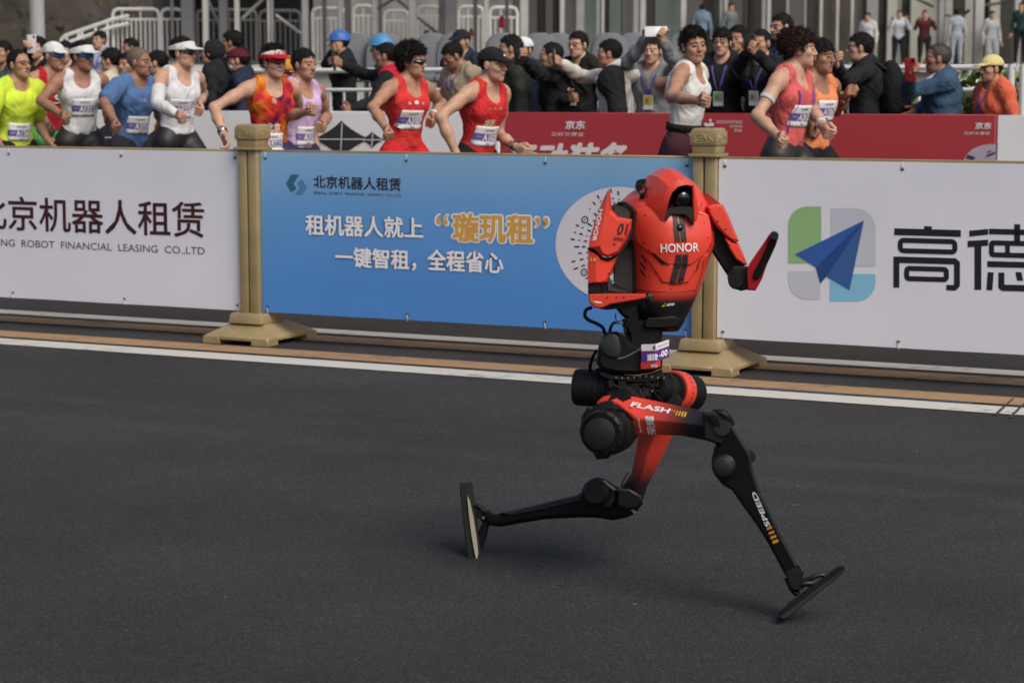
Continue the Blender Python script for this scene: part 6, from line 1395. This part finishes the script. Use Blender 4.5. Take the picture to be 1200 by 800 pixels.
def fiery():
    m = cloth("singlet_flame", (.56, .05, .02)); t = m.node_tree; mx = [n for n in t.nodes if n.type == 'MIX'][0]; tc = [n for n in t.nodes if n.type == 'TEX_COORD'][0]
    n = t.nodes.new("ShaderNodeTexNoise"); n.inputs["Scale"].default_value = 7; t.links.new(tc.outputs["Object"], n.inputs[0]); r = t.nodes.new("ShaderNodeValToRGB"); e = r.color_ramp.elements; e.new(.5)
    for k, (p, c) in enumerate(((.36, (.10, .008, .05)), (.46, (.55, .03, .02)), (.64, (.70, .25, .02)))): e[k].position = p; e[k].color = (*c, 1)
    t.links.new(n.outputs[0], r.inputs[0]); t.links.new(r.outputs[0], mx.inputs[6]); return m
def patterned(name, cs, scale=6, pos=None, rot=None):
    m = cloth(name, cs[0]); t = m.node_tree; mx = [n for n in t.nodes if n.type == 'MIX'][0]; tc = [n for n in t.nodes if n.type == 'TEX_COORD'][0]
    n = t.nodes.new("ShaderNodeTexNoise"); n.inputs["Scale"].default_value = scale; n.inputs["Detail"].default_value = 1.5; t.links.new(tc.outputs["Object"], n.inputs[0]); r = t.nodes.new("ShaderNodeValToRGB"); r.color_ramp.interpolation = 'CONSTANT' if len(cs) > 2 else 'EASE'; e = r.color_ramp.elements
    while len(e) < len(cs): e.new(.5)
    for k, c in enumerate(cs): e[k].position = .3 + .4 * k / len(cs) if k else 0; e[k].color = (*c, 1)
    t.links.new(n.outputs[0], r.inputs[0]); t.links.new(r.outputs[0], mx.inputs[6]); return m
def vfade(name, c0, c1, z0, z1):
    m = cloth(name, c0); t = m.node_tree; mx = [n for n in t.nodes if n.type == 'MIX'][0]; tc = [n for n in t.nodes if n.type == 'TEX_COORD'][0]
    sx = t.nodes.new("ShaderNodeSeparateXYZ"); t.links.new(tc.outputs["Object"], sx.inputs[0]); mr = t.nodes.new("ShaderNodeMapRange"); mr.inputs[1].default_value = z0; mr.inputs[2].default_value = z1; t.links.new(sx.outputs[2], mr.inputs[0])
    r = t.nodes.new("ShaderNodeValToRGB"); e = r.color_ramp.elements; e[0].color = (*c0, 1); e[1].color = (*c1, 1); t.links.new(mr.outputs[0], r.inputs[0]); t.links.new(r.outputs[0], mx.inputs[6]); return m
def runner(label, hpx, v, yaw, **k):
    k.setdefault('fat', .93); k.setdefault('s', .97)
    k.setdefault('legs', ('shorts', (.012, .012, .013))); return person(label, G_RUN, hpx, v, yaw, run=True, **k)
def spec(label, hpx, v, yaw, **k):
    k.setdefault('legs', ('trousers', (.018, .018, .022))); k.setdefault('ground', PV_); k.setdefault('lean', 2); k.setdefault('s', .91); return person(label, G_SPEC, hpx, v, yaw, **k)
GOLDP = print_mat((.66, .52, .28)); WP = print_mat((.70, .70, .70), name="shirt_white_print")
# ---------------------------------------------------------------- runners, left to right
p = runner("runner in neon yellow tee shirt and spectacles, leftmost", (23, 76), 11.5, -46, lean=8, hyaw=10, hpitch=6, var=5, skin=1, hairstyle='receding', glasses='clear', top=('tee', 'tee_neon', (.56, .72, .06)), sleeve=.7, bib=(-0.02, 0.157, "A1360"),
           arms={'R': dict(e=(-12, 138, -1), w=(-2, 166, -1)), 'L': dict(e=(44, 143, 1), w=(56, 165, -1))})
shirt_text(p, "广州体育", -.11, .06, .27, .30, print_mat((.35, .42, .12)), bold=0)
p = runner("runner in white cap, blue sunglasses and red singlet with green shorts", (64, 66), 12.25, -52, lean=8, hyaw=18, var=6, skin=1, hairstyle='crop', wear=('cap', WHITEC), glasses='blue', top=('singlet', 'singlet_crimson', (.42, .016, .025)), legs=('shorts', (.12, .42, .13)),
           arms={'R': dict(e=(40, 122, -1), w=(56, 146, -1)), 'L': dict(e=(84, 124, 1), w=(80, 142, -1))})
shirt_text(p, "S", -.03, .03, .30, .38, WP)
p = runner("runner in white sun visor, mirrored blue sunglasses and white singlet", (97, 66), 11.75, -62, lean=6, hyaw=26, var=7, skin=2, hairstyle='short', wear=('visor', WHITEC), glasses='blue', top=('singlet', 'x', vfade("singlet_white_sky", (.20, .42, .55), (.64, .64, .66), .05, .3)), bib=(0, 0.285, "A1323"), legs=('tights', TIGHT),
           arms={'R': dict(e=(48, 118, -1), w=(71, 134, -1)), 'L': dict(e=(122, 114, 1), w=(124, 133, -1))})
shirt_text(p, "I 八 大", -.06, .02, .365, .385, MAROON, bold=0)
p = runner("runner with shaved head in blue tee shirt", (164, 73), 11.9, -38, lean=8, hyaw=16, var=8, skin=2, hairstyle='shaved', hairc='stubble', top=('tee', 'tee_blue', (.085, .165, .34)), sleeve=.75, bib=(-0.03, 0.19, "A3351"), legs=('shorts', (.03, .03, .035)),
           arms={'R': dict(e=(122, 120, -1), w=(134, 142, -1)), 'L': dict(e=(185, 128, 1), w=(188, 145, 1))})
shirt_text(p, "乙仙", -.06, .0, .39, .42, WP, bold=0)
p = runner("runner in white visor, dark sunglasses and white sleeveless shirt with one arm sleeve", (215, 62), 11.65, -42, lean=6, hyaw=18, var=9, skin=0, hairstyle='short', wear=('visor', WHITEC), glasses='dark', top=('singlet', 'singlet_plain_white', (.66, .66, .68)), bib=(-0.05, 0.265, "A3225"), legs=('tights', TIGHT),
           arms={'R': dict(e=(184, 121, -1), w=(207, 134, -1)), 'L': dict(e=(238, 110, 1), w=(232, 124, -1))})
arm_sleeve(p, 'R', WHITEC)
p = runner("runner in red and white visor, red sunglasses and flame coloured singlet", (321, 73), 11.35, -58, lean=6, hyaw=10, var=10, skin=0, smile=True, hairstyle='tall', wear=[('visor', vfade("visor_red_white", (.5, .012, .03), (.7, .68, .66), 0, .1))], glasses='red', top=('singlet', 'x', fiery()), bib=(-0.03, 0.095, "A9225"), legs=('shorts', (.05, .05, .12)),
           arms={'R': dict(e=(251, 126, -1), w=(262, 158, -1), hand='relax'), 'L': dict(e=(352, 132, 1), w=(356, 158, 1))})
t_ = MATS["visor_red_white"].node_tree; mr_ = [n for n in t_.nodes if n.type == 'MAP_RANGE'][1]; zc = p['HC'].z - ORG[p['o'].name].z; mr_.inputs[1].default_value = zc + .046; mr_.inputs[2].default_value = zc + .052
mk("visor_lettering", p['toW']([(.0975 * math.sin(a_) * 1.03, -.014 + .119 * math.cos(a_) * 1.03, z_) for k_ in range(7) for a_, z_ in ((-.62 + k_ * .18, .052), (-.55 + k_ * .18, .052), (-.50 + k_ * .18 + .03 * (-1) ** k_, .080), (-.57 + k_ * .18 + .03 * (-1) ** k_, .080))]), [(4 * k_, 4 * k_ + 1, 4 * k_ + 2, 4 * k_ + 3) for k_ in range(7)], print_mat((.5, .015, .03)), [c_ for c_ in p['o'].children if c_.name.startswith('sun_visor')][0])
watch(p, 'R'); shirt_text(p, "北京", -.075, .035, .175, .245, print_mat((.72, .62, .45)), bold=.02); shirt_text(p, "跑遍", -.045, -.015, .40, .44, print_mat((.72, .62, .45)))
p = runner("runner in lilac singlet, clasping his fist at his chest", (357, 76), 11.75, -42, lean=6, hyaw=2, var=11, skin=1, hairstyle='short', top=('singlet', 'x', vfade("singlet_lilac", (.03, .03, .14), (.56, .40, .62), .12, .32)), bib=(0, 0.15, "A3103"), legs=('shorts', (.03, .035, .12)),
           arms={'R': dict(e=(338, 136, -1), w=(360, 131, -1)), 'L': dict(e=(383, 138, 1), w=(376, 146, -1))})
p = runner("runner with bushy hair, black sunglasses, red singlet and red shorts", (484, 73), 11.8, -46, lean=6, hyaw=20, var=12, skin=1, hairstyle='bushy', glasses='dark', top=('singlet', 'singlet_scarlet', (.60, .04, .035)), bib=(-0.04, 0.27, "A3107"), legs=('shorts', (.56, .022, .03)),
           arms={'R': dict(e=(437, 126, -1), w=(452, 150, -1)), 'L': dict(e=(518, 122, 1), w=(506, 137, -1))})
band(p, 'L', 1.85, .034, .03, WHITEC, "wrist_band"); shirt_text(p, "a  ●  s", -.09, .05, .39, .42, WP, bold=0)
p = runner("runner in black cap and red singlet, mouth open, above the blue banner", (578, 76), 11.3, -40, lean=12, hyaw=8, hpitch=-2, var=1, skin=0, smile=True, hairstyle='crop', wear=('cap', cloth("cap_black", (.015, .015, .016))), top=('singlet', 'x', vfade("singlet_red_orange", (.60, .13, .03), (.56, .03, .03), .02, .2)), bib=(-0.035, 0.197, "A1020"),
           arms={'R': dict(e=(516, 137, -1), w=(538, 188, -1)), 'L': dict(e=(584, 158, 1), w=(606, 173, -1))})
watch(p, 'L'); shirt_text(p, "龙跑", -.09, -.0, .275, .325, GOLDP, bold=.02); shirt_text(p, "I 人 土", -.08, .04, .40, .42, GOLDP, bold=0)
cl = [(.08 + .09 * dx, .42 + dz) for dx, dz in ((-2.2, -.14), (-.6, .13), (.1, .0), (.7, .08), (2.2, -.14), (.4, -.05))]
mk("cap_mark", p['toW']([(.0915 * math.sin(a_) * math.cos(b_) * -1.02, -.014 + .1135 * math.cos(a_) * math.cos(b_) * 1.02, .03 + .099 * math.sin(b_) * 1.02) for a_, b_ in cl]), [tuple(range(6))], WP, [c_ for c_ in p['o'].children if c_.name.startswith('cap')][0])
p = runner("runner in white vest with black belt, smiling towards the camera", (813, 54), 11.55, -28, lean=6, hyaw=-42, hroll=6, var=2, smile=True, skin=1, hairstyle='tall', top=('singlet', 'singlet_cream', (.66, .65, .62)), legs=('shorts', (.055, .018, .026)),
           arms={'R': dict(e=(787, 113, -1), w=(818, 118, -1)), 'L': dict(e=(773, 98, 1), w=(790, 112, 1))})
P_ = p['P']; m = MB(); ring = [Vector(P_(.150 * math.cos(a), .108 * math.sin(a), .10 + dz)) for dz in (0, .05) for a in np.linspace(0, 2 * math.pi, 28, endpoint=False)]; m.add(ring, [(i, (i + 1) % 28, 28 + (i + 1) % 28, 28 + i) for i in range(28)]); bo = mk("belt", m.V, m.F, BLACKC, p['o'], True); so = bo.modifiers.new("thickness", 'SOLIDIFY'); so.thickness = .008
m = MB(); m.add(*box(p['chest'](0.02, .12, .006), (p['lf'], p['fw'], p['up']), (.026, .004, .024))); m.make("buckle", STEEL, bo)
p = runner("runner with wavy brown hair in pink and orange singlet, head turned away", (938, 58), 11.3, -36, lean=6, hyaw=30, var=13, skin=0, hairstyle='flow', hairc='brown', top=('singlet', 'x', vfade("singlet_pink_orange", (.68, .10, .035), (.60, .11, .11), .08, .36)), bib=(-0.03, 0.265, "A2010"), legs=('tights', TIGHT),
           arms={'R': dict(e=(887, 136, -1), w=(911, 159, -1)), 'L': dict(e=(952, 128, 1), w=(964, 148, -1))})
for ln_ in ([(-.10, .44), (-.085, .36), (-.10, .27), (-.105, .15)], [(.085, .44), (.08, .34), (.095, .22)]):
    q_ = [p['chest'](a_, c_, .004) for a_, c_ in [(v.x, v.y) for v in smoothpath([(x, y, 0) for x, y in ln_], 5)]]; m = MB()
    for a_, b_ in zip(q_, q_[1:]): m.add([a_ - p['lf'] * .011, a_ + p['lf'] * .011, b_ + p['lf'] * .011, b_ - p['lf'] * .011], [(0, 1, 2, 3)])
    mk("purple_stripe", m.V, m.F, print_mat((.18, .05, .32)), p['shirt'])
band(p, 'R', .55, .047, .028, pm("arm_band_grey", (.45, .44, .46), .7), "arm_band"); band(p, 'L', 1.85, .033, .03, WHITEC, "wrist_band")
p = runner("runner in plain orange singlet beside the wavy haired runner", (962, 67), 12.0, -50, lean=4, hyaw=10, var=14, skin=2, hairstyle='fringe', top=('singlet', 'singlet_orange', (.70, .23, .10)), bib=(0, 0.33, "A1067"),
           arms={'R': dict(e=(940, 122, -1), w=(948, 146, 1)), 'L': dict(e=(980, 130, 1), w=(991, 113, -1))})
watch(p, 'L')
runner("runner in orange headscarf, mostly hidden behind the flame singlet", (338, 85), 12.5, -60, var=15, skin=1, hairstyle='crop', wear=('beanie', cloth("scarf_orange", (.6, .26, .03))), glasses='red', top=('tee', 'tee_grey', (.25, .24, .24)))
# ---------------------------------------------------------------- spectators, left to right
G_PH = "phones held up by spectators"
spec("dark haired spectator at the left edge, half hidden by the neon runner", (3, 62), 13.9, -120, var=20, skin=1, top=('jacket', 'jacket_slate', (.04, .07, .09)))
p = spec("spectator in black raising a phone at the pale post", (44, 57), 14.2, -118, var=21, skin=0, top=('jacket', 'x', BLACKC), arms={'R': dict(e=(27, 72, -1), w=(34, 58, -1), hand='grip')})
phone(p, 'R', "phone raised in front of the pale post at the left", G_PH, pm("phone_silver", (.5, .5, .5), .3))
spec("black haired spectator in black jacket between the white cap and the white visor", (76, 62), 14.3, -100, var=22, top=('jacket', 'x', BLACKC))
person("woman with dark tied hair and pale blue jacket on the stairs", G_SPEC, (116, 47), 0, -120, Yd=26, ground=.75, var=23, skin=0, hairstyle='long', top=('jacket', 'jacket_pale_blue', (.33, .36, .46)), lanyard=('b', None, 0), legs=('trousers', (.03, .03, .05)), h=.02)
spec("spectator in cream top with black hair, facing away to the left", (129, 71), 14.0, 172, var=24, skin=0, hairstyle='fringe', top=('tee', 'top_cream', (.52, .47, .34)))
person("spectator in grey top further back, head above the shaved runner's shoulder", G_SPEC, (152, 56), 0, -150, Yd=24, ground=.3, var=25, skin=2, top=('jacket', 'jacket_khaki', (.10, .095, .08)), h=.02)
spec("spectator peeking out left of the shaved runner's face", (149, 76), 14.0, -120, var=26, skin=1, top=('jacket', 'jacket_slate', (.04, .07, .09)))
spec("black haired spectator in dark green behind the shaved runner", (183, 74), 13.9, 178, var=27, skin=0, hairstyle='short', top=('jacket', 'jacket_green', (.02, .075, .055)))
spec("spectator in black hood and black jacket facing left", (247, 62), 13.75, 172, var=28, skin=1, hairstyle=None, wear=('hood', BLACKC), top=('jacket', 'x', BLACKC), lanyard=('p', None, 0))
p = spec("spectator in maroon cap and pale blue face mask", (279, 71), 13.85, 178, var=29, skin=1, hairstyle='short', wear=('cap_down', cloth("cap_maroon", (.10, .012, .025))), top=('jacket', 'x', NAVYC))
f = Field((-.08, -.02, -.13), (.08, .13, .01), .006); f.ell((0, .045, -.062), (.058, .056, .05), k=0); g = f.grid(); f.f = np.maximum(f.f, (.02 - g[1] - 0 * g[0] - 0 * g[2]).astype(np.float32)); vv, qq = f.mesh(); mk("face_mask", p['toW'](vv), qq, cloth("mask_blue", (.46, .56, .62)), p['o'], True)
spec("tall dark haired spectator in navy behind the maroon cap", (271, 50), 14.35, 176, var=30, skin=2, hairstyle='short', top=('jacket', 'x', NAVYC))
HB = pm("helmet_blue", (.03, .12, .40), .5, coat=.05); HB2 = pm("helmet_light_blue", (.06, .25, .50), .5, coat=.05)
p = spec("man in blue safety helmet and black uniform behind the fence, hand at his mouth", (397, 51), 15.5, -165, var=31, skin=1, hairstyle='crop', wear=('helmet', HB), top=('jacket', 'x', cloth("uniform_black", (.012, .016, .016))), legs=('trousers', (.01, .01, .013)), arms={'L': dict(e=(383, 76, -1), w=(390, 62, -1), hand='grip'), 'R': dict(e=(412, 84, -1), w=(398, 80, -1))})
spec("man in light blue safety helmet, head above the red vest", (446, 57), 14.9, 178, var=32, skin=2, hairstyle='crop', wear=('helmet', HB2), top=('jacket', 'jacket_grey_work', (.06, .065, .075)))
p = spec("man in red vest with black sleeves pointing a phone to the left", (451, 66), 13.75, 176, var=33, skin=2, hairstyle='short', top=('vest', 'vest_red', (.50, .012, .045)), extras=dict(undersleeve=("sleeve_black", (.014, .015, .015))), lanyard=('p', None, 0),
         arms={'R': dict(e=(426, 87, 1), w=(402, 76, -1), hand='grip'), 'L': dict(e=(436, 122, -1), w=(412, 127, -1))})
phone(p, 'R', "dark phone held out by the man in red vest", G_PH)
spec("man in beige tee shirt looking down, purple lanyard", (530, 66), 13.85, -140, hpitch=-28, hyaw=-12, var=34, skin=2, hairstyle='short', top=('tee', 'tee_beige', (.36, .29, .19)), lanyard=('p', None, -.05), sleeve=.9)
spec("man in dark cap and navy jacket standing behind the beige tee shirt", (540, 49), 15.0, -122, var=35, skin=1, hairstyle='crop', wear=('cap_down', cloth("cap_navy", (.014, .016, .026))), top=('jacket', 'x', NAVYC), lanyard=('b', None, -.02))
spec("man in dark green jacket with his face turned away, right of the black cap", (597, 57), 13.7, -172, var=36, skin=1, hairstyle='short', top=('jacket', 'jacket_dark_olive', (.028, .034, .028)), lanyard=('b', None, 0))
p = spec("spectator in white cap with a yellow badge, hands at his face", (613, 59), 14.2, -125, var=37, skin=1, hairstyle='crop', wear=('cap_down', WHITEC), top=('jacket', 'x', NAVYC), lanyard=('b', (.62, .45, .03), .0), arms={'R': dict(e=(603, 82, -1), w=(610, 66, -1), hand='grip')})
p = spec("balding man in black jacket raising his phone to the left", (645, 66), 13.75, 176, var=38, skin=1, hairstyle='receding', top=('jacket', 'x', BLACKC), arms={'L': dict(e=(627, 85, -1), w=(614, 70, -1), hand='grip'), 'R': dict(e=(640, 120, -1), w=(665, 116, -1))})
phone(p, 'L', "black phone raised by the balding man", G_PH)
spec("man in black sweater and spectacles with pale blue badge strap", (677, 53), 14.1, -128, var=39, skin=0, hairstyle='short', glasses='clear', top=('jacket', 'x', BLACKC), lanyard=('b', (.35, .42, .55), .02), arms={'R': dict(e=(662, 95, -1), w=(668, 108, -1))})
p = spec("man in white and black hooded jacket pointing his phone to the left", (713, 63), 13.6, 178, var=40, skin=1, hairstyle='short', top=('jacket', 'jacket_cream', (.60, .57, .51)), legs=('trousers', (.02, .02, .02)), lanyard=('p', (.12, .2, .18), .02), arms={'R': dict(e=(682, 90, 1), w=(660, 76, -1), hand='grip')})
phone(p, 'R', "black phone pointed left by the man in white and black", G_PH)
sh_, e_, w_ = p['A']['L'][:3]; f = Field(np.min([np3(sh_), np3(e_), np3(w_)], 0) - .15, np.max([np3(sh_), np3(e_), np3(w_)], 0) + .15, .014); f.cone(np3(sh_), np3(e_), .080, .068, k=.02); f.cone(np3(e_), np3(w_), .066, .056, k=.02); f.ell(np3(sh_) + np3(p['fw']) * .03 - (0, 0, .05), (.09, .075, .10), k=.04); vv, qq = f.mesh(); mk("black_sleeve", vv, qq, BLACKC, p['o'], True)
f = Field(np3(p['HC']) - .3, np3(p['HC']) + .25, .014); c_ = np3(p['HC'] - p['fw'] * .11 - ZUP * .155); f.ell(c_, (.12, .11, .075), k=.02); f.ell(c_ + np3(p['fw']) * .08 + (0, 0, -.04), (.13, .12, .06), k=.04); vv, qq = f.mesh(); mk("hood_down", vv, qq, cloth("jacket_cream", (.60, .57, .51)), p['o'], True)
p = spec("spectator in grey hooded jacket holding a white phone up with both hands", (764, 60), 13.75, -112, var=3, skin=0, top=('jacket', 'jacket_grey', (.20, .21, .22)), lanyard=('p', (.6, .42, .03), -.02),
         arms={'L': dict(e=(792, 77, -1), w=(778, 50, -1), hand='grip'), 'R': dict(e=(735, 73, -1), w=(756, 48, -1), hand='grip')})
phone(p, 'LR', "white phone held up sideways by the spectator in grey", G_PH, pm("phone_white", (.7, .7, .7), .3), wide=True)
spec("young man in black sweater and spectacles with a green badge", (846, 50), 13.85, -112, var=41, skin=0, hairstyle='fringe', glasses='clear', top=('jacket', 'x', BLACKC), lanyard=('p', (.16, .42, .16), .02))
spec("spectator in charcoal half hidden behind the young man in black sweater", (864, 46), 14.4, -120, var=42, skin=1, hairstyle='short', top=('jacket', 'x', CHARC), lanyard=('p', None, 0))
p = spec("man in dark suit holding a phone before his face, wristwatch on", (891, 51), 13.75, -128, var=43, skin=1, hairstyle='crop', top=('jacket', 'suit_dark', (.014, .016, .018)), lanyard=('p', (.40, .48, .36), .0), arms={'L': dict(e=(908, 84, -1), w=(887, 63, -1), hand='grip'), 'R': dict(e=(862, 86, -1), w=(874, 63, -1), hand='grip')})
phone(p, 'LR', "black phone held before the face of the man in dark suit", G_PH)
band(p, 'L', 1.9, .034, .02, STEEL, "watch")
spec("tall man in spectacles and navy behind the wavy haired runner", (915, 32), 14.6, -150, var=44, skin=0, hairstyle='short', glasses='clear', top=('jacket', 'x', NAVYC), lanyard=('b', None, .03))
p = spec("man in black jacket with a backpack, hand raised to the left", (1007, 56), 13.65, 178, var=45, skin=0, hairstyle='short', glasses='clear', top=('jacket', 'x', BLACKC), lanyard=('p', (.5, .5, .5), .02), arms={'L': dict(e=(990, 97, -1), w=(982, 78, -1), hand='relax'), 'R': dict(e=(985, 100, 1), w=(975, 84, 1))})
c_ = p['P'](0, -.2, .30); f = Field(c_ - .36, c_ + .36, .014); M_ = np.array((p['lf'], p['fw'], p['up']))
f.ell(c_, (.15, .10, .23), M_, k=.02); f.ell(c_ - np3(p['fw']) * .06 - (0, 0, .08), (.12, .08, .13), M_, k=.03); vv, qq = f.mesh()
bp_ = thing("backpack", "black backpack worn by the man with raised hand", "backpack", c_); mk("bag", vv, qq, cloth("backpack_black", (.01, .01, .011)), bp_, True)
for g_ in (-1, 1):
    m = MB(); m.add(*tube(smoothpath([Vector(p['P'](g_ * .09, -.16, .5)), Vector(p['P'](g_ * .11, -.02, .585)), Vector(p['P'](g_ * .115, .12, .47)), Vector(p['P'](g_ * .13, .12, .3))], 5), .016, 6)); m.make("strap", cloth("backpack_black", (.01, .01, .011)), bp_, 60)
p = spec("older man in blue denim jacket with greying hair, phone in hand", (1098, 69), 13.65, 178, lean=4, var=46, skin=2, hairstyle='receding', hairc='grey', top=('jacket', 'jacket_denim', (.045, .085, .15)), lanyard=('p', None, .02), arms={'L': dict(e=(1064, 108, -1), w=(1066, 90, -1), hand='grip'), 'R': dict(e=(1088, 122, 1), w=(1074, 131, -1))}, fat=1.15)
phone(p, 'L', "red backed phone held by the man in denim jacket", G_PH, pm("phone_red", (.35, .03, .03), .3))
f = Field(np3(p['HC']) - .3, np3(p['HC']) + .2, .014); c_ = np3(p['HC'] - p['hup'] * .155 - p['fw'] * .02); f.cone(c_, c_ + np3(p['fw']) * .03 - (0, 0, .03), .075, .08, k=.01); vv, qq = f.mesh(); mk("shirt_collar", vv, qq, WHITEC, p['o'], True)
spec("child in yellow cap and orange jacket beside the boards' end", (1161, 81), 13.65, -158, s=.85, var=47, skin=1, hairstyle='crop', wear=('cap', cloth("cap_yellow", (.64, .55, .24))), top=('jacket', 'jacket_orange', (.62, .125, .065)), lanyard=('p', None, .0), fat=1.1)
# ---------------------------------------------------------------- far onlookers on the plaza
def far(label, hpx, yaw, col, legc=(.012, .012, .014), **k): return person(label, G_FAR, hpx, 0, yaw, Yd=k.pop('Yd', 56), ground=PLZ, lean=1, h=.026, top=('jacket', "far_%02x%02x%02x" % tuple(int(c * 255) for c in col), col), legs=('trousers', legc), **k)
far("onlooker in light blue shirt seen from behind through the glass", (823, 10), 80, (.14, .20, .26), var=50)
far("pale figure in the pavilion doorway above the white vest runner", (857, 9), -60, (.12, .14, .15), var=51)
far("small onlooker in white shirt behind the orange singlet runner", (1017, 20), -120, (.5, .5, .5), var=52)
UPP = {'L': dict(d=((.35, .55, -.7), (-.35, .5, .9))), 'R': dict(d=((-.35, .55, -.7), (.35, .5, .9)))}
far("onlooker in white shirt and black trousers taking a picture", (1054, 17), -100, (.50, .52, .56), var=53, arms=UPP)
far("onlooker in maroon jacket with both hands at the face", (1084, 17), -95, (.085, .018, .026), var=54, arms=UPP)
far("onlooker in long pale grey coat left of the pale column", (1121, 16), 100, (.30, .33, .36), (.30, .33, .36), var=55)
far("onlooker in pale grey clothes right of the pale column", (1163, 18), -80, (.34, .36, .37), (.28, .3, .31), var=56)
far("dark clothed onlooker at the far right edge", (1197, 8), -120, (.02, .05, .05), var=57)
